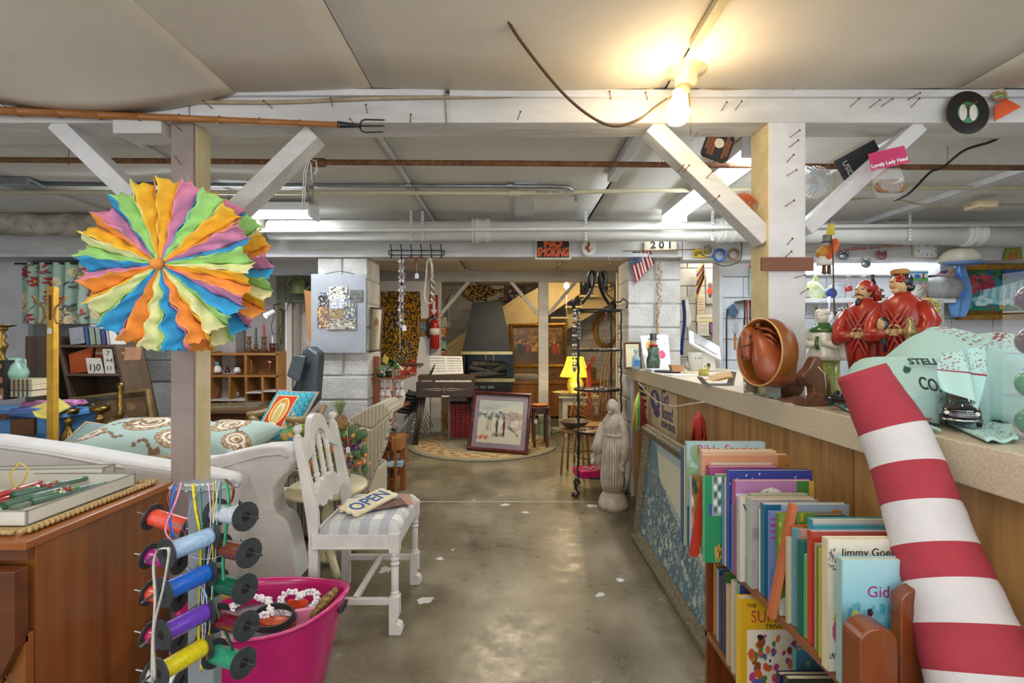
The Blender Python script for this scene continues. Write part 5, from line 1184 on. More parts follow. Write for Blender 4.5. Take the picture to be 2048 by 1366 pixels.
# yellow level / bow
t=thing('bow_stand','yellow wooden level standing upright with two curled horns','tool',P(100,905,3.3));ylw=mat('yellow_varnish','#d5a436',.4,c2='#b98a28',scale=12)
g=MB();g.bb(X(93,3.3),X(107,3.3),3.3,3.34,Z(905,3.3),Z(573,3.3),ylw);g.build('body',t,w=True,bev=.002)
MB().bb(X(99,3.3),X(103,3.3),3.294,3.3,Z(640,3.3),Z(590,3.3),dkbr).build('slot',t,w=True)
for s_ in (-1,1):
    g=MB();c=P(100,640,3.3);g.tube([c+Vector((s_*q[0],-.005,q[1])) for q in ((.11,.16),(.085,.12),(.04,.08),(.035,.02),(.05,-.02),(.08,-.025),(.09,-.01))],.007,7,pine);g.build('horn',t,w=True)
price_tag(t,P(98,655,3.28),.0,.035)
g=MB();
t=thing('bamboo_stand','thin yellow bamboo legs standing right of the dresser','stand',P(108,990,3.35))
for px in (104,112):g=MB();g.cyl(P(px,990,3.35),P(px-1,842,3.35),.009,n=8,m=ylw);g.build('leg',t,w=True)
# brass candle stands in front of the leaning picture
def bigstick(label,px,pyb,pyt,d,r,spike=True,tiers=0):
    b=P(px,pyb,d);h=(pyb-pyt)/F*d;t=thing('brass_candlestick',label,'candlestick',b);g=MB()
    if not tiers:g.lathe([(r,0),(r,.01),(r*.5,.03),(r*.4,h*.12),(r*.75,h*.2),(r*.4,h*.28),(r*.7,h*.36),(r*.75,h*.5),(r*.35,h*.62),(r*.3,h*.72),(r*.6,h*.78),(r*.3,h*.82),(r*.4,h*.9),(r*.95,h*.91),(r*1.05,h),(r*.9,h),(0,h*.94)],(0,0,0),22,brass)
    else:g.lathe([(r*1.2,0),(r*1.2,.01),(r*.3,h*.08),(r*.3,h*.12),(r*1.15,h*.2),(r*1.1,h*.23),(r*.5,h*.28),(r*.9,h*.35),(r*.35,h*.42),(r*.3,h*.55),(r*.6,h*.6),(r*.3,h*.65),(r*.55,h*.72),(r*.3,h*.78),(r*.5,h*.84),(r*.25,h*.9),(r*.45,h*.94),(r*.45,h),(0,h)],(0,0,0),22,brass)
    g.build('body',t)
    if spike:
        for s_ in (-1,1):g=MB();g.tube([(s_*r*.9,0,h),(s_*r*1.0,0,h+.025),(s_*r*.6,0,h+.005)],.0025,5,chrome);g.build('clip',t)
    return t
bigstick('brass pricket candlestick nearest the blue dresser',137,921,818,3.51,.060)
bigstick('brass pricket candlestick in the middle, by the black boxes',200,919,813,3.54,.060)
bigstick('tall tiered brass candlestick at the right of the three',241,917,766,3.58,.045,False,1)
t=thing('spiral_candle','blue twisted candle in a dark beaded holder','candle',P(255,919,3.54));bcm=mat('blue_wax','#5b62c4',.35)
g=MB();g.loft([(k*.016,.003*math.cos(k*.9),.003*math.sin(k*.9),.015-.0005*k,.015-.0005*k) for k in range(20)],12,bcm,fold=lambda tt,k:1+.12*math.sin(3*tt+k*22));g.build('candle',t)
g=MB();[g.sph((.05*math.cos(a),.04*math.sin(a),.03+.012*(k % 2)),.017,8,blackgloss) for k,a in enumerate([2*PI*j/12 for j in range(12)])];g.build('beaded_ring',t)['kind']='stuff'
for k in range(2):
    g=MB();q=P(162+k*15,918,3.55);g.bb(q.x,q.x+.048,3.58,3.68,.546,.546+.20,mat('black_case','#23272a',.4,var=.1));single('black_book',['left black bound book by the brass candlestick','right black bound book by the brass candlestick'][k],'book',g,bev=.003)
t=thing('low_sideboard','low dark table behind the sofa under the candlesticks','table',(-2.7,3.6,0));
MB().bb(-3.08,-2.3,3.45,3.79,.52,.545,darkwoodx).build('top',t,w=True)
for x in (-3.05,-2.35):
    for y in (3.47,3.75):MB().bb(x,x+.03,y,y+.03,0,.52,darkwood).build('leg',t,w=True)
# memo board on the pillar
t=thing('memo_board','grey steel memo board with snapshots hung on the pillar','board',P(676,707,4.38));sb=mat('brushed_grey','#9ea1a6',.4,.25,var=.04)
MB().bb(X(622,4.38),X(732,4.38),4.38,4.39,Z(706,4.38),Z(548,4.38),sb).build('panel',t,w=True,bev=.001)
g=MB();g.tube([P(650,548,4.38),P(680,542,4.39),P(708,548,4.38)],.003,5,black);g.build('hanger',t,w=True)
random.seed(33)
for i,(xa,ya,xb,yb,bg,cols) in enumerate([(636,585,660,615,'#3a3430',['#b3744a','#7d8fae','#d8d0c8','#2c2a2c']),(634,614,656,655,'#8a6a4a',['#d9a15a','#6d5a7a','#3f3f48','#c9b48a']),(658,573,695,598,'#cfc9bb',['#3b3b38','#e3e0d8','#8a8a80']),(700,580,725,604,'#6d6e68',['#8d8e86','#4f5048','#55564e']),(659,597,689,618,'#d3d3da',['#9a9aa6']),(688,604,712,645,'#6a7077',['#2f3336','#cfd2d0','#c2b04a','#8a8f96']),(659,617,688,640,'#8d7a5a',['#6a4f30','#b59a6c','#4d4a46']),(653,648,677,660,'#9a6f68',['#cfbdb0','#5d3f3a','#e0d6cc']),(660,638,712,659,'#9f9a8c',['#cfc6b0','#6b6f55','#44423c'])]):
    a=Art(34,34,bg).blobs(90,cols,.015,.07);t3=thing('snapshot',['photo of shelves with electronics at upper left of board','photo of chair backs at left of board','photo of a pale room at top of board','dark grey photo at right of board','typed white note in the middle of board','photo of car and window at the right centre','brown shelf photo at the centre of board','small pinkish photo at the bottom of board','wide photo of a cord on pale ground at board bottom'][i],'photo',P((xa+xb)/2,yb,4.375-.001*i))
    canvas('print',a,flat(X(xa,4.37),X(xb,4.37),4.375-.0012*i,Z(yb,4.37),Z(ya,4.37)),t3,GLOSS,w=True,thick=.0008)
for px,py in ((640,589),(663,575),(640,653),(706,655),(697,594)):g=MB();g.cyl(P(px,py,4.365),P(px,py,4.355),.011,.008,10,chrome);g.build('magnet',t,w=True)
# ================= CENTRE AND FAR END =================
# round rug
a=Art(130,130,'#8d8768');
rr=np.hypot(a.U-.5,a.V-.5)*2;th=np.arctan2(a.V-.5,a.U-.5)
a.put(rr < .93,'#b09a72');a.put(rr < .90,'#8f7d5a');a.put(rr < .88,'#b5a27a')
a.put((rr < .86) & (rr > .64) & (np.sin(th*22)*np.cos(rr*30) > .1),'#8b7657');a.put((rr < .84) & (rr > .66) & (np.sin(th*22+1)*np.cos(rr*30+1) > .75),'#a5604a')
a.put((rr < .63) & (rr > .60),'#7e7256');a.put(rr < .60,'#ad9a74');a.put(rr < .57,'#7f8172');a.put((rr < .5) & (rr > .44) & (np.sin(th*14) > .2),'#a08c68')
a.put((rr < .2) & (np.sin(th*8) > 0),'#a5906a');a.put(rr > .965,'#7d8078');a.grain(.12)
rc=(X(966,6.73)+.0,6.73);t=thing('round_rug','round faded floral rug in beige and grey under the easel print','rug',(rc[0],rc[1],0))
canvas('pile',a,lambda u,v:((lambda r,q:(r*math.cos(q),r*math.sin(q),.014-.006*(r > .95)))(.98*max(abs(2*u-1),abs(2*v-1)),math.atan2(2*v-1,2*u-1))),t,CLOTH)
o=bpy.data.objects[-1] if 0 else None
# recolour with the same square-to-disc mapping
me=t.children[0].data;col=me.color_attributes['col']
for i,vtx in enumerate(me.vertices):
    U_,V_=.5+vtx.co.x/.98/2,.5+vtx.co.y/.98/2;c=a.a[min(129,int(V_*129)),min(129,int(U_*129))];col.data[i].color=(*c,1)
MB().lathe([(0,0),(.99,0),(.995,.008),(.985,.013),(0,.012)],(0,0,0),64,mat('rug_edge','#7f8279',.9)).build('binding',t)
# stairs at the back
strm=mat('stair_cream','#d3c08e',.6,var=.05)
t=thing('staircase','cream painted open staircase rising to the right at the back','staircase',(0,9.4,0))
def st(px,py,d=9.2):return P(px,py,d)
g=MB();q=[st(1025,655),st(1160,545),st(1160,578),st(1025,680)];
def strip(pts,y0,y1,m,nm,par=t,bev=.003):
    g=MB();n=len(pts);g.add([(p.x,y0,p.z) for p in pts]+[(p.x,y1,p.z) for p in pts],[list(range(n)),list(range(n,2*n))[::-1]]+[(i,n+i,n+(i+1) % n,(i+1) % n) for i in range(n)],m);return g.build(nm,par,w=True,bev=bev)
strip([st(780,772),st(960,640),st(1130,545),st(1160,545),st(1160,588),st(960,722),st(840,800)],9.2,9.25,strm,'stringer')
strip([st(840,728),st(1040,590),st(1040,597),st(842,737)],9.15,9.2,strm,'handrail')
strip([st(838,727),st(845,730),st(845,790),st(838,790)],9.15,9.2,strm,'newel')
# second flight with stepped underside to the right
pts=[st(1102,632),st(1137,632),st(1137,612),st(1165,612),st(1165,590),st(1192,590),st(1192,568),st(1235,568),st(1235,600),st(1135,660),st(1102,700)]
strip(pts,9.5,9.6,strm,'stepped_stringer')
for k in range(5):MB().bb(X(1100+k*28,9.4),X(1135+k*28,9.4),9.25,9.55,st(0,635-k*22).z-.02,st(0,635-k*22).z+.015,strm).build('tread',t,w=True,bev=.003)
tag(MB().bb(X(770,9.7),X(900,9.7),9.7,9.75,0,Z(700,9.7),wcream).build('wall_under_stairs'),kind='structure')
point('far_bulb_light',P(1133,572,8.6)+Vector((0,-.1,0)),30,WARM,.08)
t=thing('bulb_lamp','small lit bulb hanging with pull string near the staircase','lamp',P(1133,572,8.6));MB().sph((0,0,0),.05,12,bm).build('bulb',t)
MB().tube([(0,0,0),(0,0,-.9)],.004,4,string_m).build('pull_string',t);MB().cyl((0,0,.04),(0,0,.14),.03,n=10,m=white).build('socket',t)
# long wooden cabinet behind
orw=wood('orange_wood','#b5742a','#99591a','z',8,.35,.3)
t=thing('sideboard','orange-brown wooden piano-like sideboard at the back wall','sideboard',(X(1110,9),9.1,0))
MB().bb(X(1010,9.0),X(1200,9.0),9.0,9.35,.03,Z(768,9.0),orw).build('body',t,w=True,bev=.01);MB().bb(X(1005,9.0),X(1205,9.0),8.97,9.37,Z(768,9),Z(762,9),orw).build('top',t,w=True,bev=.005)
MB().bb(X(1020,9.0),X(1195,9.0),9.12,9.35,Z(762,9),Z(736,9),wood('sb_dark','#8d6a36','#6d4c22','x',8)).build('upper_panel',t,w=True,bev=.005)
for px in (1015,1103,1192):MB().bb(X(px,8.98),X(px+6,8.98),8.97,9.0,.03,Z(770,8.98),orw).build('stile',t,w=True)
g=MB();g.loft([(0,0,0,.28,.05),(.10,0,0,.25,.05),(.13,0,0,.20,.04)],20,mat('grey_cloth','#a9a396',.8));g.v=[v+P(1050,762,9.02) for v in g.v];single('grey_bundle','grey rolled cloth on the sideboard under the gilt painting','bundle',g)
random.seed(12)
a=Art(90,66,'#7a5a2e');a.grad('#6d4d26','#4a3a24',0,.4).grad('#5a4326','#8a6a34',.4,1);a.poly([(0,1),(.35,.95),(.3,.5),(0,.45)],'#6b5a4a');a.rect(.36,.35,.56,.75,'#c89a3c');a.blobs(70,['#8a6a3c','#5a4426','#96703a','#6a5030'],.02,.06,y0=.5)
for x,y,c,s_ in ((.14,.42,'#2e2a30',.07),(.22,.42,'#3a2c34',.05),(.29,.45,'#b0342a',.045),(.50,.38,'#7a3020',.04),(.82,.42,'#b8452e',.06),(.9,.38,'#a5522e',.05),(.74,.40,'#6a4424',.04)):a.ell(x,y,s_*.7,s_*2.6,c);a.ell(x,y+s_*2.7,s_*.4,s_*.6,'#c99a6c')
a.grain(.14)
framed('framed_painting','wide gilt-framed genre painting of figures in a dim tavern',P(1020,736,9.16),P(1135,736,9.16),P(1132,646,9.2),P(1018,648,9.2),a,.07,gold,.05)
# lamp on a white table
t=thing('white_table','white painted wooden table carrying the yellow lamp','table',(X(1145,7.4),7.5,0));wt=mat('table_white','#cfc9b8',.5)
zt=Z(793,7.2);MB().bb(X(1118,7.2),X(1200,7.2),7.2,7.9,zt-.03,zt,wt).build('top',t,w=True,bev=.004);MB().bb(X(1126,7.2),X(1195,7.2),7.24,7.85,zt-.13,zt-.03,wt).build('apron',t,w=True)
for px in (1126,1190):
    for y in (7.24,7.8):MB().bb(X(px,7.2),X(px,7.2)+.07,y,y+.06,0,zt-.03,wt).build('leg',t,w=True)
g=MB();c=P(1145,793,7.3);g.loft([(0,0,0,.20,.14),(.005,0,0,.20,.14),(.05,0,0,.30,.22),(.045,0,0,.29,.21),(.012,0,0,.19,.13)],24,mat('lace_basket','#d3bd7e',.7,bump=.5,bscale=40),fold=lambda t_,k:1+.04*math.sin(12*t_));g.v=[v+Vector((c.x,7.38,zt+.001)) for v in g.v];single('lace_basket','cream lattice oval basket under the yellow lamp','basket',g)
t=thing('table_lamp','lit yellow table lamp with flared shade and painted jar base','lamp',(X(1151,7.35),7.38,zt+.006));lb=mat('lamp_jar','#d9cb62',.25,c2='#b9b45a',scale=20,coat=.5)
g=MB();g.lathe([(0,0),(.09,0),(.09,.02),(.07,.03),(.12,.10),(.13,.16),(.10,.23),(.05,.26),(.05,.29),(0,.29)],(0,0,0),22,lb);g.build('base',t)
g=MB();g.lathe([(.23,.27),(.20,.33),(.16,.42),(.13,.52),(.12,.56)],(0,0,0),24,mat('lit_shade','#ffd23c',.8,var=0,emit=1.25));g.build('shade',t,thick=.004)
for k in range(8):
    a_=k*PI/4;g=MB();g.tube([(math.cos(a_)*r_,math.sin(a_)*r_,z) for r_,z in ((.232,.27),(.202,.33),(.162,.42),(.122,.56))],.003,4,brass);g.build('shade_rib',t)
point('lamp_light',(X(1151,7.35),7.38,zt+.45),6,(1,.8,.3),.08);point('lamp_light',(X(1151,7.35),7.15,zt+.2),3,(1,.8,.3),.08)
# wicker chair
wk=mat('wicker','#a67c48',.7,c2='#835c30',scale=40)
t=thing('wicker_chair','round-backed wicker chair behind the iron display stand','chair',(X(1195,5.6),5.7,0));cx,cy=X(1200,5.5),5.6
for j in range(5):
    g=MB();r_=.30-.045*j;g.tube([(cx+r_*math.cos(a_),cy+.12+.05*math.sin(a_),.48+(.36-.05*j)*math.sin(a_)) for a_ in [PI*k/16 for k in range(17)]],.012 if j == 0 else .006,6,wk);g.build('hoop',t,w=True)
for k in range(15):
    a_=PI*(k+.5)/15;g=MB();g.tube([(cx,cy+.1,.46),(cx+.15*math.cos(a_),cy+.12,.46+.2*math.sin(a_)),(cx+.295*math.cos(a_),cy+.14,.48+.35*math.sin(a_))],.006,5,wk);g.build('cane',t,w=True)
g=MB();g.loft([(.40,cx,cy-.05,.26,.24),(.46,cx,cy-.05,.30,.27),(.47,cx,cy-.05,.28,.25)],24,wk);g.build('seat',t,w=True)
for s_ in (-1,1):
    for y in (-.22,.12):g=MB();g.tube([(cx+s_*.24,cy+y,.42),(cx+s_*.26,cy+y-.02,0)],.014,6,wk);g.build('leg',t,w=True)
g=MB();g.tube([(cx+.27*math.cos(a_),cy-.05+.23*math.sin(a_),.12) for a_ in [2*PI*k/20 for k in range(20)]],.01,6,wk,closed=True);g.build('foot_ring',t,w=True)
g=MB();g.lathe([(0,0),(.08,0),(.16,.07),(.17,.08),(.155,.075),(.07,.012),(0,.012)],(X(1152,5.1),5.25,.47),20,mat('dark_bowl','#5c4a3a',.4));g.v=[v for v in g.v]
single('woven_bowl','dark woven bowl with pale rim on the cane stool','bowl',g)
t=thing('cane_stool','small round cane stool left of the iron stand','stool',(X(1152,5.2),5.25,0));g=MB();g.lathe([(0,.44),(.17,.44),(.17,.468),(0,.468)],(0,0,0),20,wk);g.build('seat',t)
for k in range(4):g=MB();a_=k*PI/2+.4;g.tube([(.14*math.cos(a_),.14*math.sin(a_),.44),(.17*math.cos(a_),.17*math.sin(a_),0)],.013,6,wk);g.build('leg',t)
# hood fireplace
fb=mat('hood_black','#0d1011',.45,c2='#182426',scale=3)
t=thing('hooded_stove','black cone-hooded electric fireplace with brass edged firebox','fireplace',(X(975,7.9),8.1,.45));d=7.9
def Q(px,py,y=d):return (X(px,d),y,Z(py,d))
g=MB();g.add([Q(924,705),Q(1023,705),Q(1023,705,d+.5),Q(924,705,d+.5),Q(945,603,d+.1),Q(1003,603,d+.1),Q(1003,603,d+.4),Q(945,603,d+.4)],[(0,1,5,4),(1,2,6,5),(2,3,7,6),(3,0,4,7),(4,5,6,7),(3,2,1,0)],fb);g.build('hood',t,w=True,bev=.004)
g=MB();bsh=[(924,709),(1025,709),(1033,757),(1022,783),(935,783),(925,757)]
fbx=mat('firebox_blue','#1a3a58',.3,var=.2)
def Qy(p,y):return (X(p[0],d),y,Z(p[1],d))
MB().bb(X(926,d),X(1026,d),d+.42,d+.5,Z(757,d),Z(709,d),fbx).build('firebox_back',t,w=True)
MB().bb(X(924,d),X(930,d),d+.0,d+.5,Z(757,d),Z(709,d),fb).build('side',t,w=True);MB().bb(X(1022,d),X(1028,d),d,d+.5,Z(757,d),Z(709,d),fb).build('side',t,w=True)
g=MB();g.add([Q(924,764),Q(1030,764),Q(1030,764,d+.5),Q(924,764,d+.5),Q(936,784),Q(1020,784),Q(1020,784,d+.5),Q(936,784,d+.5)],[(0,1,2,3),(4,7,6,5),(0,4,5,1),(1,5,6,2),(2,6,7,3),(3,7,4,0)],fb);g.build('base',t,w=True,bev=.004)
MB().bb(X(935,d),X(1021,d),d+.02,d+.48,.03,Z(784,d),fb).build('plinth',t,w=True,bev=.01)
brt=mat('pale_brass','#b7a878',.3,.8,var=.1)
for a_,b_ in ((703,709),(757,764)):g=MB();g.bb(X(922,d),X(1030 if a_ > 720 else 1025,d),d-.02,d+.02,Z(b_,d),Z(a_,d),brt);g.build('trim_bar',t,w=True)
for px in (968,984):MB().bb(X(px,d),X(px+2,d),d+.40,d+.42,Z(728,d),Z(710,d),brass).build('chain_rod',t,w=True)
lg=mat('ash_log','#6d675c',.8,c2='#3b3f42',scale=20,bump=.5)
for L in ((938,752,1012,748),(936,735,975,745),(1012,735,980,746),(940,728,1008,730)):g=MB();g.cyl(Vector(Q(L[0],L[1],d+.15)),Vector(Q(L[2],L[3],d+.3)),.05,.045,10,lg);g.build('log',t,w=True)
for k in range(3):g=MB();g.bb(X(950+k*16,d)-.05,X(950+k*16,d)+.05,d-.012,d,Z(777,d),Z(772,d),steel);g.build('vent',t,w=True)
# framed pictures on the far wall and things by the post
framed('framed_print','small framed print of grey rocks left of the extinguisher',P(834,672,7.59),P(861,672,7.59),P(861,637,7.59),P(834,637,7.59),artpic(7,'#4f6670',['#8aa0a0','#3c4a44','#6d8f6a','#9fb0b8']),.045,pine)
framed('framed_print','tilted gilt empty-looking frame high on the far wall',P(925,590,9.98),P(948,605,9.98),P(955,568,9.98),P(940,560,9.98),artpic(8,'#b9a67c',['#c9b88f','#a08c60']),.04,gold)
framed('poster','dark red tourism poster high on the stair wall',P(1008,605,9.99),P(1050,605,9.99),P(1050,572,9.99),P(1008,572,9.99),artpic(10,'#5c3a34',['#9a4a3a','#2c3a30','#b8695a','#3d4a34','#d0c8b8']),.01,black,.005)
g=MB();random.seed(3);[g.sph((random.gauss(0,.16),0,random.gauss(.1,.07)),(.06,.01,.04),7,brass) for k in range(28)];g.tube([(0,0,-.2),(0,0,.1)],.015,6,brass);g.v=[v+P(973,592,9.97) for v in g.v];single('brass_tree_sculpture','brass tree wall sculpture above the black hood','wall art',g)['kind']='thing'
for i,(px,py,c,l) in enumerate([(886,664,'#c7742a','orange card with white rocket shape by the extinguisher post'),(886,691,'#8fb0a8','pale green printed card by the extinguisher post'),(884,708,'#a8566c','pink card at the bottom beside the post'),(887,645,'#b5b39a','beige print above the orange card')]):
    q=P(px,py,7.9);a=Art(20,20,c).blobs(5,['#e3dcc8','#4a5a58',c],.05,.2);t=thing('printed_card',l,'card',q-Vector((0,0,.07)));canvas('print',a,flat(q.x-.05,q.x+.05,7.9,q.z-.08,q.z+.08),t,PRINT,w=True,thick=.004)
t=thing('electrical_conduit','white conduit and switch box on the far wall','conduit',P(893,655,9.97));MB().tube([P(905,590,9.97),P(897,600,9.97),P(896,645,9.97)],.018,6,white).build('pipe',t,w=True);MB().bb(X(892,9.8),X(900,9.8),9.9,9.99,Z(655,9.8),Z(643,9.8),white).build('switch_box',t,w=True,bev=.004)
# yellow mosaic tapestry
random.seed(17);a=Art(110,150,'#2a2416')
for k in range(2600):
    x,y=random.random(),random.random();r=.012*random.uniform(.5,1.3);c='#c98e14' if (math.sin(x*7+y*3)+math.sin(y*11-x*5)) > -.5 else '#a9a08c'
    a.ell(x,y,r,r*.8,random.choice([c,c,'#d9a21e','#8a6210','#1e1a12']))
t=thing('tapestry','irregular gold and black woven wall tapestry','tapestry',P(803,725,7.4));
canvas('weave',a,lambda u,v:tuple(P(763+(76+10*v*(1-v)*2)*u*(1-.1*(1-v)),727-144*v,7.57)+Vector((0,-.02*math.sin(u*5),0))),t,CLOTH,w=True,thick=.02)
g=MB();g.bb(X(755,7.5),X(845,7.5),7.54,7.6,Z(730,7.5),Z(727,7.5),darkwoodx);single('hanging_rod','dark rod along the lower edge of the gold tapestry','rod',g)
a=artpic(13,'#b8412c',['#c95a3a','#8a2c20','#e0c8a8','#d9a08a'],30,40,20);t=thing('red_poster','red printed board with white people below the tapestry','poster',P(815,750,7.58));canvas('print',a,flat(X(796,7.58),X(833,7.58),7.58,Z(750,7.58),Z(722,7.58)),t,PRINT,w=True,thick=.01)
# extinguisher on the post
rd=mat('extinguisher_red','#a81e1a',.3,coat=.4)
t=thing('fire_extinguisher','red fire extinguisher hanging on the thin post','extinguisher',P(869,697,7.53));b=P(869,697,7.53);h=34/1000*7.45
g=MB();g.lathe([(0,0),(.065,0),(.072,.01),(.072,h+.1),(.06,h+.15),(.03,h+.18),(0,h+.18)],(0,0,0),18,rd);g.build('cylinder',t)
g=MB();g.lathe([(.0735,h-.05),(.0735,h+.05)],(0,0,0),18,paper);g.build('label',t)
g=MB();g.tube([(0,0,h+.18),(0,0,h+.25)],.02,8,steel);g.bar((0,0,h+.24),(.11,0,h+.28),.02,.01,rd);g.bar((0,0,h+.23),(.12,0,h+.20),.02,.01,rd);g.build('valve_handle',t)
g=MB();g.tube([(-.02,0,h+.24),(-.09,0,h+.2),(-.11,0,h),(-.09,0,h-.1)],.012,7,black);g.build('hose',t)
t=thing('extinguisher_sign','red sign with white downward arrow above the extinguisher','sign',P(868,636,7.55));MB().bb(X(859,7.57),X(876,7.57),7.57,7.585,Z(636,7.57),Z(590,7.57),rd).build('plate',t,w=True)
g=MB();q=P(868,630,7.565);g.prism([(q.x,q.z),(q.x+.05,q.z+.08),(q.x+.02,q.z+.08),(q.x+.02,q.z+.22),(q.x-.02,q.z+.22),(q.x-.02,q.z+.08),(q.x-.05,q.z+.08)],7.562,7.568,white);g.build('arrow',t,w=True)
scribble(t,P(862,596,7.566),(1,0,0),.09,white,.012)
# electric organ with sheet music
og=mat('organ_brown','#4e3f3c',.5,c2='#3d302d',scale=6);d=6.6
t=thing('electric_organ','brown chord organ on slanted legs holding sheet music','organ',(X(890,d),d+.15,0))
x0,x1=X(832,d),X(946,d);MB().bb(x0,x1,d,d+.38,Z(795,d),Z(764,d),og).build('case',t,w=True,bev=.008)
MB().bb(x0-.005,x1+.005,d+.16,d+.40,Z(764,d),Z(752,d),wood('organ_lid','#5c4430','#433020','x',10)).build('lid',t,w=True,bev=.006)
for k in range(22):xk=X(870,d)+k*(X(942,d)-X(870,d))/22;MB().bb(xk,xk+.019,d+.015,d+.10,Z(764,d),Z(764,d)+.014,white).build('key',t,w=True)
for k in range(15):
    if k % 7 in (2,6):continue
    xk=X(872,d)+k*.031;MB().bb(xk,xk+.01,d+.05,d+.12,Z(764,d)+.012,Z(764,d)+.026,black).build('black_key',t,w=True)
for k in range(7):g=MB();xk=X(842,d)+k*.022;g.sph((xk,d+.05,Z(764,d)+.008),.008,6,white);g.build('button',t,w=True)
g=MB();c=P(888,779,d);[g.prism([(c.x,c.z),(c.x+s_*.08,c.z+.018*q),(c.x+s_*.30,c.z+.002),(c.x+s_*.08,c.z+.012*q)],d-.003,d,paper) for s_ in (-1,1) for q in (-1,1)];g.bar(c+Vector((0,-.001,-.04)),c+Vector((0,-.001,.04)),.006,.003,paper);g.build('ornament',t,w=True)
MB().bb(X(891,d)-.05,X(891,d)+.05,d-.003,d,Z(794,d),Z(791,d),paper).build('name_plate',t,w=True)
for L in ((839,796,823,888,d+.04),(845,796,829,895,d+.02)):g=MB();g.tube([(X(L[0],d),d+.1,Z(L[1],d)),(X(L[0]-12,d),d-.0,.0)],[.028,.018],8,og);g.build('leg',t,w=True)
for L in ((940,796,950,888,d+.04),(934,796,944,895,d+.30)):g=MB();g.tube([(X(L[0],d),d+.2,Z(L[1],d)),(X(L[0]+12,d),L[4],.0)],[.028,.018],8,og);g.build('leg',t,w=True)
a=Art(80,44,'#e3e2dc');
for pg in (.03,.53):
    for k in range(6):
        y=.9-k*.14
        for j in range(5):a.line(pg,y-j*.014,pg+.43,y-j*.014,.003,'#8d8d8a')
        for j in range(16):a.ell(pg+.02+j*.027,y-random.uniform(0,.06),.006,.012,'#2e2e30')
a.rect(.497,0,.503,1,'#a9a8a2')
t=thing('sheet_music','open book of sheet music standing on the organ','sheet music',(X(888,d),d+.2,Z(752,d)));q0=Z(752,d)
canvas('pages',a,quadmap((X(856,d),d+.20,q0+.002),(X(924,d),d+.20,q0+.015),(X(921,d+.06),d+.26,Z(714,d)),(X(854,d+.06),d+.26,Z(713,d))),t,PRINT,w=True,thick=.006)
# brick-pattern red screen
t=thing('brick_screen','framed red artificial brick panel standing behind the organ','screen',(X(920,7.0),7.05,0));rx0,rx1=X(900,7.0),X(942,7.0)
MB().bb(rx0-.03,rx1+.03,7.03,7.06,.0,Z(795,7.0),mat('grey_frame','#a79c8a',.7)).build('frame',t,w=True);MB().bb(rx0,rx1,7.02,7.03,.03,Z(803,7.0),mat('brick_joint','#2a1414',.8)).build('joint_panel',t,w=True)
brk=mat('brick_red','#a8333a',.6,var=.12,scale=20);bw_=(rx1-rx0)/4
for r in range(12):
    for c in range(4):MB().bb(rx0+c*bw_+.004,rx0+(c+1)*bw_-.004,7.005,7.02,.035+r*.039,.035+r*.039+.034,brk).build('brick',t,w=True) if r % 3 or True else None
# easel frames behind
t=thing('wooden_trestle','pale folded wooden frame leaning behind the organ','frame',(X(897,7.3),7.3,0))
for L in ((884,822,905,872),(903,800,884,838),(884,838,902,868)):g=MB();g.bar(P(L[0],L[1],7.3),P(L[2],L[3],7.28),.03,.03,pine);g.build('rail',t,w=True)
# stacked shell chairs
sh=mat('shell_black','#22262a',.35,coat=.2)
for k in range(6):
    t=thing('shell_chair',['lowest','second','third','fourth','fifth','topmost'][k]+' black shell chair of the stack beside the organ','chair',(X(822,7.0)+k*.015,7.0,0),group='stacked black shell chairs')
    ox,oz=.012*k,.045*k
    def cv(u): # side profile from front lip to back top, in x-z
        pts=[(-.16,.42),(-.12,.39),(0,.37),(.10,.385),(.17,.46),(.22,.62),(.28,.80)]
        i=min(int(u*6),5);f=u*6-i;return (pts[i][0]*(1-f)+pts[i+1][0]*f,pts[i][1]*(1-f)+pts[i+1][1]*f)
    g=MB();g.sheet(lambda u,v:(cv(u)[0]+ox-.05,(v-.5)*.42,cv(u)[1]+oz+.05*(2*v-1)**2),12,6,sh);g.build('seat_shell',t,thick=.008)
    g=MB()
    for s_ in (-1,1):
        g=MB();g.tube([(ox-.05,s_*.12,.36+oz),(ox-.12,s_*.2,.05+oz*.3)],.006,6,chrome);g.build('leg',t)
        g=MB();g.tube([(ox-.02,s_*.12,.37+oz),(ox+.14,s_*.2,0.0 if k == 0 else .04+oz*.5)],.006,6,chrome);g.build('leg',t)
# framed riders print leaning on the rug table
random.seed(19);a=Art(120,90,'#c6c4b8');a.grad('#c9c5b8','#a7b3b4',.55,1);
for k in range(9):a.ell(random.random(),random.uniform(.75,.98),.16,.03,'#8fa3ad',0,.5)
a.blobs(70,['#5e7478','#4a6062','#7f9294','#8a9a98'],.012,.035,0,.55,.6,.72);a.blobs(40,['#a98a86','#b59a92','#8f8484','#8a9090'],.02,.05,.6,.55,.98,.72)
a.blobs(26,['#b9a8a0','#a9a49a','#cfcdc4'],.02,.06,.55,.3,1,.5);a.blobs(14,['#b56a5c','#c08a78'],.01,.04,.0,.08,.35,.17)
for x in (.2,.23,.26,.30):a.line(x,.28,x+.005,.58,.005,'#5c4a48')
for x,c in ((.44,'#3b4248'),(.60,'#4a3f3c')):a.ell(x,.42,.03,.12,c);a.ell(x+.005,.58,.014,.03,'#5a5560');a.line(x-.01,.18,x,.4,.012,c);a.line(x+.02,.16,x+.01,.4,.01,c)
a.ell(.445,.55,.012,.03,'#9c3a30')
for k in range(9):a.line(.35+k*.03,.16,.37+k*.03,.24,.007,'#4d3f36')
for k in range(5):a.line(.7,.35+k*.02,.92,.22-k*.01,.005,'#4f5558')
a.grain(.06)
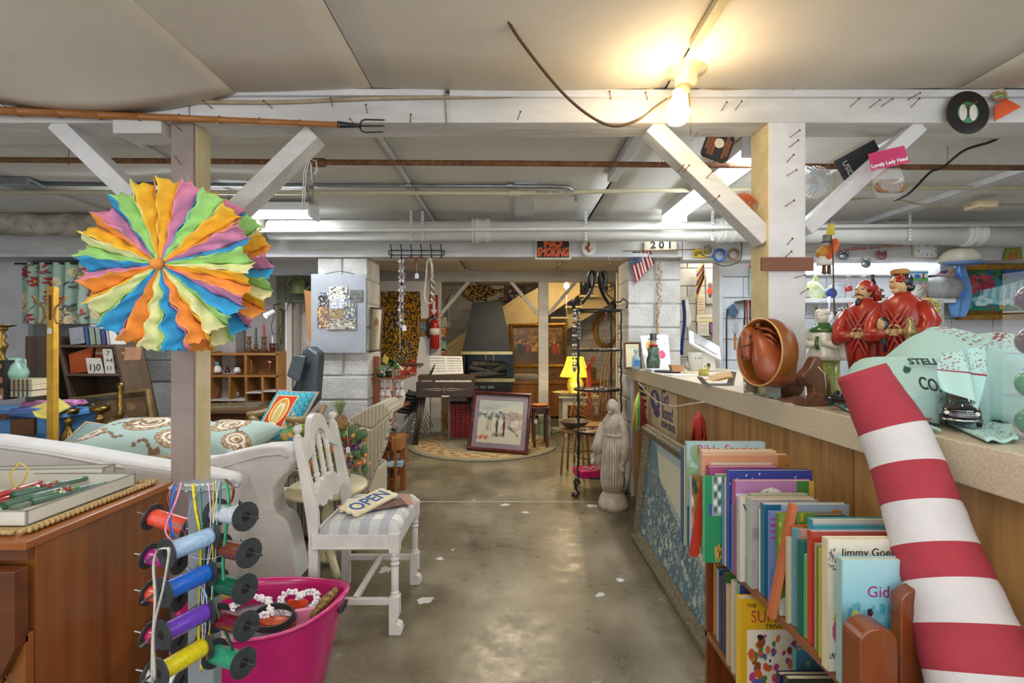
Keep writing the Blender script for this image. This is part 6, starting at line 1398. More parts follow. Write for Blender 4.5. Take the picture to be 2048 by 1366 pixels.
framed('framed_print','mauve-matted print of snowy riders leaning on the rug',(X(936,6.35),6.30,.016),(X(1056,6.05),6.02,.016),(X(1065,6.25),6.28,Z(788,6.28)),(X(948,6.5),6.52,Z(782,6.52)),a,.045,mahog,.03,mat_c=mat('mauve_mat','#8c8295',.8),mw=.06)
# small table right of the print
t=thing('small_table','small dark red-brown wooden table right of the riders print','table',(X(1082,6.5),6.6,0));dr=wood('dark_red_wood','#5c2f1c','#432010','x',12,.35,.3)
zt=Z(815,6.4);MB().bb(X(1062,6.4),X(1100,6.4),6.4,6.85,zt-.02,zt,dr).build('top',t,w=True,bev=.004);MB().bb(X(1067,6.4),X(1097,6.4),6.43,6.8,zt-.09,zt-.02,dr).build('apron',t,w=True)
for px in (1067,1092):
    for y in (6.43,6.77):g=MB();x_=X(px,6.4)+.012;g.prism([(x_-.02,.09),(x_+.02,.09),(x_+.018,.0),(x_-.012,.0)],y,y+.035,dr);g.bb(x_-.018,x_+.018,y,y+.035,.09,zt-.02,dr);g.build('leg',t,w=True,bev=.002)
price_tag(t,P(1071,825,6.38),.08,.05)
g=MB();g.lathe([(0,0),(.09,0),(.12,.02),(.11,.022),(0,.01)],(X(1080,6.55),6.58,zt),18,mat('amber_dish','#b5622c',.3,c2='#d9905a',scale=60));single('amber_dish','amber glass dish on the small dark table','dish',g)
g=MB();g.bb(X(1078,7.5),X(1099,7.5),7.3,7.6,0.0,.22,mat('green_tin','#7f9478',.5));g.bb(X(1077,7.5),X(1100,7.5),7.29,7.61,.2,.25,mat('tin_lid','#6d7a5f',.5));single('green_box','sage green lidded box behind the small table','box',g)
t=thing('cable_heap','tangle of white cables on the floor by the sideboard','cable',(X(1112,7.7),7.6,0));random.seed(5)
for k in range(4):g=MB();g.tube([(random.uniform(-.18,.18),random.uniform(-.15,.15),.01+.01*j) for j in range(7)],.006,5,string_m);g.build('cord',t)
# bentwood hoops, orange strap and hose on the right far wall
t=thing('garden_hose','coiled orange-tan hose hanging on the far right wall','hose',P(1212,660,9.9));ho=mat('hose_tan','#b58a3a',.5)
for k in range(5):g=MB();r_=.25+.02*k;g.tube([(r_*.75*math.cos(a_),.02*k,r_*1.1*math.sin(a_)) for a_ in [2*PI*j/22 for j in range(22)]],.012,6,ho,closed=True);g.build('coil',t)
t=thing('bentwood_frame','tall arched bentwood pieces leaning at the far right','frame',(X(1212,6.8),6.8,0))
for k in range(4):g=MB();x_=X(1200+k*7,6.8);g.tube([(x_,6.8+.02*k,0),(x_-.02,6.8,.5),(x_+.03,6.8,1.0),(x_+.12,6.8,1.28)],.018,6,wk,flat=.5);g.build('bentwood',t,w=True)
g=MB();g.bb(X(1234,6.4),X(1243,6.4),6.4,6.46,0,Z(545,6.4),cream_paint);single('cream_plank','cream painted plank standing beside the right pillar','plank',g)
g=MB();g.bb(X(1243,6.3),X(1249,6.3),6.3,6.34,0.4,Z(570,6.3),mat('orange_plank','#b5562c',.5));g.bb(X(1243,6.3),X(1249,6.3),6.3,6.34,0,.4,mat('orange_plank',''));single('orange_plank','narrow orange-red stick behind the right pillar','stick',g)
t=thing('red_folding_frame','red wooden strut leaning below the hose','strut',P(1172,790,7.0))
for L in ((1172,740,1186,712),(1178,742,1190,714)):g=MB();g.bar(P(L[0],L[1],7.2),P(L[2],L[3],7.2),.03,.02,mat('strut_red','#a8391e',.5));g.build('strut',t,w=True)
g=MB();g.bb(X(1174,7.2),X(1182,7.2),7.2,7.25,0,Z(728,7.2),mat('strut_red',''));g.build('post',t,w=True)
# --- iron étagère ---
ex,ey=X(1195,4.6),4.62;hw=.20
t=thing('iron_display_stand','tall black wrought iron display stand with scrolled crown','stand',(ex,ey,0));iz=lambda py:Z(py,4.5)
corners=[(-hw,-.17),(hw,-.10),(hw*.82,.17),(-hw*.75,.15)]
for (a_,b_) in corners:
    g=MB();n=46;g.tube([(ex+a_+.0035*math.cos(k*1.3),ey+b_+.0035*math.sin(k*1.3),.17+(iz(617)-.17)*k/n) for k in range(n+1)],.008,6,black_iron);g.build('upright',t,w=True)
    g=MB();g.tube([(ex+a_,ey+b_,.18),(ex+a_*1.12,ey+b_*1.12,.15),(ex+a_*1.10,ey+b_*1.1,.07),(ex+a_*.95,ey+b_*.95,.03),(ex+a_*1.05,ey+b_*1.1,.012),(ex+a_*1.25,ey+b_*1.3,.018),(ex+a_*1.22,ey+b_*1.25,.05)],.017,6,black_iron,flat=.4);g.build('foot',t,w=True)
def oval(z,k=1,h=.02,m=black_iron,nm='shelf_rim'):
    g=MB();n=32;vs=[]
    for zz,kk in ((z,k),(z+h,k),(z+h,k*.96),(z,k*.96)):
        for j in range(n):tt=2*PI*j/n;vs.append((ex+hw*1.08*kk*math.cos(tt),ey+.19*kk*math.sin(tt),zz))
    g.add(vs,[(i*n+j,i*n+(j+1) % n,((i+1) % 4)*n+(j+1) % n,((i+1) % 4)*n+j) for i in range(4) for j in range(n)],m,True);return g.build(nm,t,w=True)
wsh=wood('stand_shelf','#8a6040','#6b4628','x',10,.4)
for k,py in enumerate((622,703,783,868,955)):
    z=iz(py);oval(z,1,.018)
    if k:MB().loft([(z+.004,ex,ey,hw*1.05,.185),(z+.012,ex,ey,hw*1.05,.185)],32,wsh).build('shelf',t,w=True)
for (a_,b_) in corners:
    zt=iz(617);r_=math.hypot(a_,b_)
    g=MB();g.tube([(ex+a_*q,ey+b_*q,zt+h) for q,h in ((1.2,.0),(1.28,.05),(1.1,.09),(.95,.06),(.80,.06),(.45,.13),(.22,.21),(.13,.30),(.18,.345),(.34,.35),(.45,.30),(.42,.24),(.36,.19))],.020,6,black_iron,flat=.3);g.build('crown_scroll',t,w=True)
    g=MB();g.tube([(ex+a_*q,ey+b_*q,zt+h) for q,h in ((.45,.16),(.6,.17),(.7,.20),(.66,.23),(.56,.22),(.58,.19))],.013,6,black_iron,flat=.3);g.build('crown_curl',t,w=True)
random.seed(23)
jew=[mat('bead_'+c[1:],c,.25,coat=.4) for c in ('#7a2c2c','#d9d3c5','#3a5a6a','#b08a3a','#4a3a44','#c98a8a')]
def necklace(label,px,py0,py1,wd,ms,d=4.42,r=.008,hh=1):
    t2=thing('necklace',label,'necklace',P(px,py1,d));n=40;L=(py1-py0)/F*d
    for k in range(n):
        a_=2*PI*k/n;x_=wd*math.sin(a_)*(.4+.6*(1-math.cos(a_))/2);z=L*(1+math.cos(a_))/2;MB().sph((x_,-.01*math.sin(a_*3),z),r,6,ms[k % len(ms)]).build('bead',t2)
necklace('long black and cream beaded strand at the left of the iron stand',1149,620,742,.018,[jew[4],jew[1]],r=.011)
necklace('dark garnet bead strand inside the iron stand',1212,625,690,.014,[jew[0],jew[4]],r=.006)
necklace('grey crystal bead strand left of the twisted upright',1158,625,678,.012,[jew[2],jew[1]],r=.006)
necklace('gunmetal chain strand at the right of the iron stand',1238,650,735,.016,[jew[4],steel],r=.006)
for py,lab,n_ in ((703,'heap of sparkling brooches on the upper shelf of the iron stand',40),(783,'scatter of brass trinkets on the middle shelf of the iron stand',34),(868,'shells and small jewellery on the lower shelf of the iron stand',22)):
    t2=thing('jewellery_pile',lab,'jewellery',(ex,ey,iz(py)+.013))
    for k in range(n_):
        MB().sph((random.uniform(-.16,.16),random.uniform(-.14,.1),.008),(random.uniform(.008,.018),.01,.007),6,random.choice(jew+[brass,chrome])).build('trinket',t2)
g=MB();g.bb(-.15,.15,-.10,.10,0,.06,mat('magenta_tray','#c2185f',.4));g.v=[R('Z',.25) @ v+Vector((ex-.06,ey-.08,iz(955)+.014)) for v in g.v];single('magenta_box','bright pink flat box on the bottom shelf of the iron stand','box',g,bev=.004)
t2=thing('bead_strand','cream beads lying on the bright pink box','jewellery',(ex-.05,ey-.1,iz(955)+.077))
for k in range(24):MB().sph((-.09+.008*k,.03*math.sin(k*.7),.004),.006,6,jew[1]).build('bead',t2)
# --- statue ---
stn=mat('weathered_stone','#c6baa6',.85,c2='#a89a84',scale=10,bump=.3,bscale=90)
t=thing('stone_statue','weathered cream stone statue of a veiled robed woman','statue',(X(1228,4.1),4.15,0),-.4);sx_,sy_=0,0
g=MB();H_=.905
def fold(tt,k):return 1+.10*math.sin(10*tt+2*math.sin(k*4))*min(1,k*4)*(1 if k < .62 else .6)
g.loft([(0,0,0,.12,.115),(.04,0,0,.125,.12),(.09,0,0,.11,.10),(.13,0,0,.085,.08),(.15,0,0,.07,.07)],26,stn,fold=lambda tt,k:1+.03*math.sin(3*tt+k*3));g.build('base',t)
g=MB()
for k in range(11):
    a_=-2.75+k*.235;q=.9+.1*math.sin(k*2.3);g.tube([(.088*math.cos(a_)*s_,.080*math.sin(a_)*s_,z) for z,s_ in ((.15,.95),(.22,1.07),(.36,1.06),(.46+.04*math.sin(k*1.7),1.0),(.56,.93))],[.004,.012*q,.010*q,.008,.003],8,stn)
for k in range(6):
    a_=-2.4+k*.33;g.tube([(.084*math.cos(a_)*s_,.066*math.sin(a_)*s_,z) for z,s_ in ((.62,.88),(.68,1.02),(.735,.86))],[.003,.008,.003],6,stn)
g.build('drapery_folds',t)['kind']='stuff'
g=MB();g.loft([(.14,0,0,.082,.075),(.22,0,0,.088,.08),(.36,0,0,.088,.078),(.48,-.003,0,.083,.072),(.56,-.004,0,.076,.066),(.61,-.004,0,.070,.060),(.66,-.004,0,.080,.062),(.71,-.003,0,.085,.060),(.745,0,0,.068,.05),(.765,0,0,.035,.036)],44,stn,fold=fold)
g.loft([(.34,.035,.02,.10,.07),(.45,.03,.02,.105,.075),(.58,.02,.02,.105,.075),(.68,.01,.02,.10,.068),(.74,.005,.02,.08,.055),(.78,.004,.015,.048,.046)],36,stn,fold=lambda tt,k:1+.035*math.sin(9*tt+k*2))
g.build('robe',t)
g=MB();hc=Vector((-.010,-.022,.832));g.sph(hc,(.036,.044,.050),18,stn);g.sph(hc+Vector((-.010,-.040,-.006)),(.006,.011,.013),8,stn);g.sph(hc+Vector((-.006,-.036,-.036)),(.018,.012,.012),8,stn)
g.sph(hc+Vector((-.008,-.040,-.024)),(.011,.006,.004),8,stn)
for s_ in (-1,1):g.sph(hc+Vector((-.006+s_*.016,-.036,.008)),(.009,.006,.005),8,stn)
g.tube([(0,0,.76),(-.004,-.002,.81)],[.026,.024],10,stn);g.build('head',t)
g=MB();g.loft([(.70,.012,.03,.078,.042),(.76,.010,.028,.062,.046),(.80,.006,.020,.052,.048),(.84,0,.012,.049,.050),(.875,-.004,.006,.042,.046),(.897,-.006,0,.022,.026),(.904,-.006,0,.006,.008)],22,stn,fold=lambda tt,k:1+.02*math.sin(7*tt));g.build('veil',t)
def arm(s_,pts,rs):
    g=MB();g.tube([Vector(p) for p in pts],rs,12,stn);hd=Vector(pts[-1]);
    return g
g=MB();g.tube([(-.075,0,.70),(-.10,-.01,.60),(-.115,-.02,.53),(-.135,-.04,.46)],[.034,.040,.044,.052],14,stn)
g.loft([(.34,-.115,-.01,.018,.02),(.42,-.125,-.01,.045,.035),(.50,-.115,-.01,.048,.036),(.60,-.09,0,.035,.03)],18,stn,fold=lambda tt,k:1+.08*math.sin(5*tt));g.build('sleeve',t)
g=MB();g.tube([(-.135,-.045,.455),(-.155,-.06,.43),(-.162,-.068,.41)],[.018,.017,.012],8,stn)
for k in range(4):g.tube([(-.156+k*.006,-.07,.415),(-.165+k*.006,-.08,.392-.004*(k % 3)),(-.160+k*.007,-.082,.372-.006*(k in (1,2)))],[.0065,.006,.004],6,stn)
g.tube([(-.145,-.06,.43),(-.138,-.075,.41),(-.138,-.082,.395)],[.007,.006,.004],6,stn);g.build('hand',t)
g=MB();g.tube([(.082,0,.70),(.105,-.01,.60),(.11,-.03,.50),(.10,-.05,.41)],[.036,.040,.038,.036],14,stn)
g.loft([(.20,.115,.0,.012,.02),(.28,.12,0,.024,.03),(.38,.118,-.01,.038,.036),(.50,.11,-.01,.044,.04)],18,stn,fold=lambda tt,k:1+.08*math.sin(5*tt));g.build('sleeve',t)
g=MB();g.tube([(.098,-.055,.42),(.094,-.072,.39),(.092,-.078,.365)],[.017,.018,.013],8,stn)
for k in range(4):g.tube([(.080+k*.008,-.080,.37),(.079+k*.009,-.086,.345),(.082+k*.007,-.086,.325-.005*(k in (1,2)))],[.0065,.006,.004],6,stn)
g.tube([(.078,-.075,.385),(.070,-.088,.365),(.072,-.092,.35)],[.007,.006,.004],6,stn);g.build('hand',t)
MB().tube([(-.07,-.052,.60),(-.02,-.068,.612),(.04,-.066,.605),(.075,-.04,.60)],.007,8,stn).build('sash',t)
g=MB();g.box((.085,-.06,.715),(.03,.004,.028),tagm,rot=R('X',.3));g.build('price_sticker',t)
# --- easel shelf at the left pillar with bowling pins ---
t=thing('display_easel','reddish wooden rack with open shelves right of the pillar','shelf',(X(775,4.75),4.8,0));rw_=wood('rack_wood','#a5602c','#83461c','z',12,.4,.2);d=4.6
for px,pa,pb in ((738,990,705),(752,860,713)):MB().bb(X(px-6,d),X(px+6,d),d,d+.04,max(0,Z(pa,d)),Z(pb,d),rw_).build('slat',t,w=True,bev=.003)
g=MB();g.bar(P(793,985,4.45),P(786,735,4.6),.02,.02,rw_);g.build('front_rod',t,w=True)
for pa,pb,py in ((733,808,755),(733,806,812),(757,806,880),(757,803,900),(755,804,932),(757,792,955)):MB().bb(X(pa,d),X(pb,d),d-.05,d+.3,Z(py+4,d),Z(py,d),wood('rack_shelf','#8d4c22','#6b3616','x',12)).build('shelf',t,w=True,bev=.003)
for px in (760,775,797):MB().bb(X(px,d),X(px,d)+.05,d+.05,d+.1,0,Z(880,d),rw_).build('support',t,w=True,bev=.003)
pinp=[(0,0),(.025,0),(.03,.02),(.058,.11),(.06,.14),(.045,.2),(.025,.245),(.022,.27),(.032,.31),(.034,.34),(.022,.37),(0,.38)]
redt=mat('pin_red','#b5342c',.4)
for i,(px,ex_) in enumerate([(738,'half hidden behind the left slat'),(764,'left of the white pair'),(776,'right of the white pair'),(794,'tilted behind the rod'),(803,'at the right end')]):
    k=.62;b=P(px,811,4.66 if i != 3 else 4.75);t2=thing('bowling_pin','white bowling pin on the rack, '+ex_,'bowling pin',b);g=MB();g.lathe([(r_*k,z*k) for r_,z in pinp],(0,0,0),18,whitegloss);g.build('body',t2)
    g=MB();g.lathe([(.0245*k+.0005,.25*k),(.0225*k+.0006,.268*k)],(0,0,0),16,redt);g.build('stripe',t2);scribble(t2,(-.024,-.038,.085),(1,0,.1),.048,redt,.012,False)
t2=thing('bowling_ball','dark blue ball between the bowling pins','ball',P(786,811,4.8));MB().sph((0,0,.07),.07,20,mat('ball_blue','#2c3560',.15,c2='#46528c',scale=10,coat=.5)).build('ball',t2)
def plant(name,label,p,r,h,n=30,m=None):
    t2=thing(name,label,'plant',p);m=m or mat('variegated','#3f7a3c',.4,c2='#b5c89a',scale=30);random.seed(int(p[0]*100))
    g=MB();g.lathe([(0,0),(r*.4,0),(r*.5,r*.5),(0,r*.5)],(0,0,0),14,mat('pot_green','#1f4a30',.3));g.build('pot',t2)
    for k in range(n):
        a_=random.uniform(0,6.28);e=random.uniform(.2,1);q=Vector((math.cos(a_)*r*e,math.sin(a_)*r*e*.8,h*(1-e*.6)))
        g=MB();s_=r*.28;g.sheet(lambda u,v:(q.x+(u-.5)*s_*2*math.cos(a_)-(v-.5)*s_*math.sin(PI*u)*math.sin(a_)*1.3,q.y+(u-.5)*s_*2*math.sin(a_)+(v-.5)*s_*math.sin(PI*u)*math.cos(a_)*1.3,q.z+(-(u)**2*s_*1.2)+(v-.5)*s_*.3+s_),4,2,m);g.build('leaf',t2)
plant('potted_plant','glossy dark green plant on top of the wooden rack',P(781,754,4.7),.11,.16,36,mat('dark_leaf','#14532c',.2,c2='#5c8a4c',scale=25,coat=.4));plant('potted_plant','small variegated plant with cream buds on the rack',P(760,754,4.62),.07,.10,22)
g=MB();g.prism([(q.x,q.z) for q in (P(764,722,4.6),P(774,730,4.6),P(778,716,4.6),P(768,708,4.6))],4.6,4.605,yellow);single('yellow_card','folded yellow card behind the plants on the rack','card',g)
g=MB();g.bb(X(762,d),X(780,d),d-.04,d+.1,Z(954,d),Z(927,d),mat('charcoal_brick','#3f3b3c',.8,c2='#5a5554',scale=60));single('dark_block','dark mottled brick-like box low on the rack','box',g,bev=.004)
g=MB();g.bb(X(772,d),X(806,d),d-.06,d+.14,Z(931,d)+.0,Z(922,d),mat('turquoise_box','#3f9ab5',.5,c2='#d9e0dc',scale=20));single('flat_game_box','turquoise and white flat box on the low rack shelf','box',g,bev=.002)
g=MB();g.bb(X(785,4.55),X(805,4.55),4.5,4.7,Z(899,4.55),Z(872,4.55),wood('crate_wood','#b07a40','#8d5a2a','x',14));single('small_crate','small wooden crate on the middle rack shelf','crate',g,bev=.006)
plant('artificial_flowers','small pink and white flowers by the rack rod',P(788,862,4.5),.05,.07,16,mat('petal_mix','#c9a0b0',.7,c2='#6a5a8a',scale=40))
# drawing on the pillar's right
a=Art(50,90,'#d9d0b0');a.ell(.5,.55,.22,.25,'#c49a74');a.ell(.5,.5,.19,.24,'#dcc29c');a.ell(.5,.68,.2,.1,'#b57a50');a.ell(.42,.48,.03,.012,'#4a3a30');a.ell(.58,.48,.03,.012,'#4a3a30');a.ell(.5,.36,.05,.012,'#b56a58');a.line(.5,.47,.48,.41,.006,'#a9805c');a.ell(.5,.2,.12,.06,'#cdb48c',0,.5);a.line(.5,.3,.45,.1,.004,'#a98a6a')
framed('framed_drawing','brown framed crayon portrait of a red-haired child',P(739,706,4.55),P(763,701,4.42),P(768,616,4.42),P(742,614,4.55),a,.016,mat('brown_frame',''),.015)
# hooks and hanging things on the second beam
t=thing('hook_rack','black wire coat hook rack on the second beam','hook rack',P(833,513,4.38));d=4.39
g=MB()
for py in (501,510):g.tube([P(778,py,d),P(888,py,d)],.004,6,black_iron)
for px in (778,888):g.tube([P(px,501,d),P(px,510,d)],.004,6,black_iron)
g.build('wire_frame',t,w=True)
for k in range(6):
    px=781+k*20;g=MB();g.tube([P(px,490,d-.05),P(px+1,496,d-.02),P(px+2,501,d),P(px+2,514,d),P(px+2,517,d-.03),P(px+1,513,d-.05)],.004,6,black_iron);g.sph(P(px,490,d-.05),.007,6,black_iron);g.build('hook',t,w=True)
hr=mat('horseshoe_rust','#8a5232',.7,c2='#5f3420',scale=30)
for i,(px,l) in enumerate([(821,'left rusty horseshoe hanging open end down'),(841,'right rusty horseshoe with a price tag')]):
    t2=thing('horseshoe',l,'horseshoe',P(px,545,4.33));r_=12.5/1000*4.33
    g=MB();g.tube([(r_*1.05*math.cos(a_),0,r_*1.1*math.sin(a_)+.075) for a_ in [-.95+(PI+1.9)*k/18 for k in range(19)]],.008,6,hr,flat=.7);g.build('shoe',t2)
    if i:price_tag(t2,P(833,525,4.31),.09,.04)
rope=mat('cotton_rope','#d5cbb2',.9,var=.15,scale=60)
t2=thing('braided_rope','cream rope loop ending in a brown braid','rope',P(862,610,4.32));g=MB();g.tube([P(px,py,4.33) for px,py in ((860,516),(854,525),(853,545),(851,570),(849,590),(852,604),(860,607),(867,603),(867,590))],.008,6,rope);g.tube([P(px,py,4.33) for px,py in ((861,516),(864,530),(865,558))],.011,6,rope);g.build('loop',t2,w=True)
g=MB();
for s_ in (0,PI):g.tube([P(865+2.2*math.cos(k*1.1+s_),557+k*2.4,4.32+.006*math.sin(k*1.1+s_)) for k in range(20)],.010,6,rope if s_ else mat('brown_braid','#7a5c44',.8));
g.build('braid',t2,w=True)
for i,(px,l,py1) in enumerate([(800,'long strand of grey shells at the left of the hook rack',705),(806,'second shell strand with a price tag',645)]):
    t2=thing('shell_strand',l,'strand',P(px,py1,4.34));random.seed(i)
    for k in range(22 if i == 0 else 16):q=P(px+random.uniform(-3,3),516+k*6.5,4.34);MB().box(q,(.022,.006,.026),mat('shell_mat%d' % (k % 3),['#9d8f90','#c9c4bd','#7a6a70'][k % 3],.5),rot=R('Y',random.uniform(0,3))).build('shell',t2,w=True)
    MB().tube([P(px,514,4.34),P(px,py1,4.34)],.003,4,string_m).build('cord',t2,w=True)
    if i:price_tag(t2,P(808,640,4.32),.04,.045)
# signs on the second beam
t=thing('no_smoking_sign','black NO SMOKING sign with orange letters and cream border','sign',P(1105,519,4.38));sc=mat('sign_pale','#cfcbb5',.6);so_=mat('sign_orange','#e0622a',.6)
MB().bb(X(1070,4.38),X(1142,4.38),4.385,4.395,Z(519,4.38),Z(476,4.38),sc).build('border',t,w=True);MB().bb(X(1074,4.38),X(1138,4.38),4.382,4.386,Z(515,4.38),Z(478,4.38),mat('sign_black','#232223',.6)).build('field',t,w=True)
text('sign_lettering','NO',.078,P(1106,487.5,4.38),so_,t,w=True,sx=1.3,off=.006);text('sign_lettering','SMOKING',.104,P(1105,505,4.38),so_,t,w=True,sx=.60,shear=.25,off=.005)
t=thing('number_plate','cream plate painted with the number 201','sign',P(1321,500,4.38));MB().bb(X(1289,4.38),X(1354,4.38),4.385,4.40,Z(500,4.38),Z(479,4.38),sc).build('plate',t,w=True,bev=.002);text('number','2 0 1',.085,P(1323,490,4.38),ink,t,w=True,sx=1.1,off=.002)
a=Art(30,40,'#d9d4c4');a.ell(.5,.5,.42,.44,'#e3dfd2');a.ell(.5,.42,.3,.25,'#4f7a46');a.ell(.42,.45,.18,.2,'#b03a30');a.ell(.66,.5,.12,.2,'#e3d5c5');a.ell(.5,.68,.12,.09,'#4a2c22');a.ell(.5,.8,.16,.05,'#c9a23a')
t=thing('oval_plaque','oval cream plaque painted with a girl in red','plaque',P(1177,512,4.37));q=P(1177,495,4.37);g=MB();g.lathe([(0,0),(.065,0),(.07,.01),(0,.012)],q,28,whitegloss,rot=R('X',PI/2),sy=1.25);g.build('plaque',t,w=True)
canvas('painting',a,lambda u,v:((lambda r,tt:(q.x+.058*r*math.cos(tt),q.y-.0135,q.z+.074*r*math.sin(tt)))(max(abs(2*u-1),abs(2*v-1)),math.atan2(2*v-1,2*u-1))),t,GLOSS,w=True)
t=thing('brass_bell','tiny brass bell on a string under the beam','bell',P(1218,527,4.35));g=MB();g.lathe([(.012,0),(.013,.003),(.009,.012),(.003,.018),(0,.02)],(0,0,0),12,brass);g.build('bell',t);MB().tube([(0,0,.018),(0,.03,.10)],.0015,4,string_m).build('string',t)
# flag
a=Art(66,78,'#d9d2c6')
for k in range(13):
    if k % 2 == 0:a.rect(0,0,1,1,'#d9d2c6',0) ;a.rect(k/13,0,(k+1)/13,1,'#8f2c38')
a.rect(0,.55,7/13,1,'#33415f')
for r in range(8):
    for c in range(6):a.ell(.04+c*.09+.02*(r % 2),.60+r*.052,.013,.011,'#d5d8de')
t=thing('flag','small stars and stripes flag draped down from a thin stick','flag',P(1285,565,4.42))
def flg(u,v):
    A,B,C,D_=P(1272,566,4.48),P(1309,526,4.46),P(1302,502,4.40),P(1256,504,4.42);q=(A*(1-u)+B*u)*(1-v)+(D_*(1-u)+C*u)*v;return tuple(q+Vector((0,.012*math.sin(u*14)*(1-v*.5),0)))
canvas('cloth',a,flg,t,CLOTH,w=True,thick=.002);MB().tube([P(1244,502,4.38),P(1390,499,4.36)],.004,6,pine).build('stick',t,w=True)
random.seed(2);t=thing('pepper_garland','hanging strand of tiny red and yellow wooden peppers','garland',P(1319,700,4.45))
for k in range(110):
    py=525+k*1.62;w_=5 if k < 60 else 2.5;g=MB();g.sph(P(1316+3*math.sin(k*.05)+random.uniform(-w_,w_),py,4.46+random.uniform(-.02,.015)),(.005,.005,.011),4,[mat('pep_r','#b04a35',.5),mat('pep_y','#c9a248',.5),mat('pep_g','#7f8a42',.5)][k % 3],rot=R('Y',random.uniform(-1.2,1.2)));g.build('pepper',t,w=True)
MB().tube([P(1316,522,4.47),P(1319,700,4.47)],.002,4,string_m).build('cord',t,w=True)
# ================= COUNTER SIDE =================
CT,CX=1.15,1.035
lam=mat('speckled_laminate','#c9bda6',.35,c2='#b3a58c',scale=140);cw=wood('counter_plank','#b58a54','#8f6535','z',22,.4,.1)
t=thing('counter','long shop counter with speckled top and wood plank front','counter',(1.4,2.4,0))
MB().bb(CX,1.80,.25,4.50,CT-.10,CT,lam).build('worktop',t,w=True,bev=.004)
MB().bb(CX+.062,1.74,.3,4.46,0,CT-.10,mat('plank_gap','#2b1c10',.9)).build('carcass',t,w=True)
ys=[4.46,4.3,4.05,3.9,3.62,3.4,3.12,2.95,2.67,2.45,2.17,1.93,1.59,1.33,1.02,.8,.55,.3]
for a_,b_ in zip(ys,ys[1:]):MB().bb(CX+.05,CX+.061,b_+.003,a_-.003,.01,CT-.10,cw).build('plank',t,w=True,bev=.001)
MB().bb(CX+.03,CX+.06,4.46,4.50,0,CT-.10,white_paint).build('end_trim',t,w=True)
FX=CX+.048
def PX(px,py,x=FX):d=x*1000/(px-1024);return Vector((x,d,Z(py,d)))       # point on a plane facing the aisle
def aisle(pa,pb,x=FX): # poster on the counter front: corners by pixel
    return quadmap(PX(pa[0][0],pa[0][1],x),PX(pb[0][0],pb[0][1],x),PX(pb[1][0],pb[1][1],x),PX(pa[1][0],pa[1][1],x))
old='#c2ac84'
for nm,L_,Rr,lab,lines in (('poster',((1278,818),(1277,752)),((1297,842),(1298,766)),'narrow torn beige handbill at the far end of the counter front',(1,)),
                           ('poster',((1299,845),(1299,770)),((1354,884),(1354,790)),'torn beige cheering poster with a purple profile on the counter front',())):
    fn=aisle(L_,Rr);t2=thing(nm,lab,'poster',fn(.5,0));a=Art(60,70,old).grain(.08)
    if not lines:a.ell(.24,.66,.2,.27,'#4b4470');a.ell(.30,.40,.13,.14,'#4b4470');a.ell(.25,.7,.05,.16,'#b9a98a',.3)
    canvas('sheet',a,fn,t2,PRINT,w=True,thick=.003)
    rz=(PI/2,0,-PI/2);
    if lines:
        for k in range(5):scribble(t2,Vector(fn(.12,.86-.17*k))+Vector((-.004,0,0)),(0,-1,0),.22,mat('poster_red','#8d4a34') if k == 0 else ink,.018)
    else:
        pi_=mat('poster_indigo','#453f68',.7)
        for s_,u,v,z in (('Go',.62,.82,.15),('lions!',.70,.48,.13),('KOW STATE',.72,.2,.06)):text('lettering',s_,z,Vector(fn(u,v))+Vector((-.003,0,0)),pi_,t2,rot=rz,w=True,off=.002,sx=.9)
def tassel(label,p,h,r,cols,n=24):
    t2=thing('tassel',label,'tassel',p);random.seed(int(h*999))
    for k in range(n):a_=random.uniform(0,6.28);g=MB();g.tube([(0,0,h),(math.cos(a_)*r*.5,math.sin(a_)*r*.5,h*.7),(math.cos(a_)*r*random.uniform(.4,1),math.sin(a_)*r*.6,random.uniform(0,h*.2))],[.006,.008,.005],5,cols[int((math.cos(a_)+1)/2.01*len(cols))]);g.build('strand',t2)
ty,tg_,tr_=mat('tassel_yellow','#d3c04e',.8),mat('tassel_green','#6fae62',.8),mat('tassel_red','#b5332a',.8,var=.2)
tassel('yellow, green and red paper tassel at the far end of the counter',PX(1278,862,.99),.30,.07,[ty,tg_,tr_,tr_])
tassel('red paper tassel with twisted stem hanging from the counter edge',PX(1398,885,1.0),.16,.05,[tr_]);MB().tube([PX(1398,845,1.0),PX(1408,806,1.0)],.006,6,tr_)
cable('white garland string swagged along the counter edge',[PX(1277,765,1.02),PX(1310,800,1.02),PX(1345,812,1.02),PX(1380,808,1.02),PX(1408,804,1.02)],.004,string_m)
# leaning framed village painting
random.seed(31);a=Art(120,80,'#9fb0b0');a.grad('#5f7d87','#c9c6ae',.1,.9);a.poly([(0,0),(0,1),(.12,.95),(.2,.7),(.45,.5),(1,.25),(1,0)],'#56737e');a.poly([(.2,.7),(.35,.9),(.9,.8),(.95,.3)],'#c6c3aa')
for k in range(700):x=random.random();y=random.random()*(.8-.6*x);a.line(x,y,x+random.uniform(-.02,.02),y+random.uniform(.01,.05),.0035,random.choice(['#a9b3a8','#4f6c78','#8fa5a8','#66838c','#b9bdb0']))
for k in range(44):x=random.uniform(.05,.9);y=random.uniform(.03,.5-.35*x);a.poly([(x,y),(x+.03,y),(x+.03,y+.04),(x+.015,y+.08),(x,y+.04)],random.choice(['#9fa9a0','#4f6b76','#b5b9aa']));a.line(x+.015,y+.05,x+.015,y+.15,.004,'#3c5560')
fg=mat('ornate_grey_gilt','#8a7f68',.5,.2,c2='#5f5642',scale=60,bump=1)
t=framed('framed_painting','large blue-grey mountain village painting in ornate frame against the counter',(.872,3.5,0),(.86,1.98,0),(.965,1.98,.80),(.965,3.5,.80),a,.085,fg,.03)
g=MB();random.seed(1)
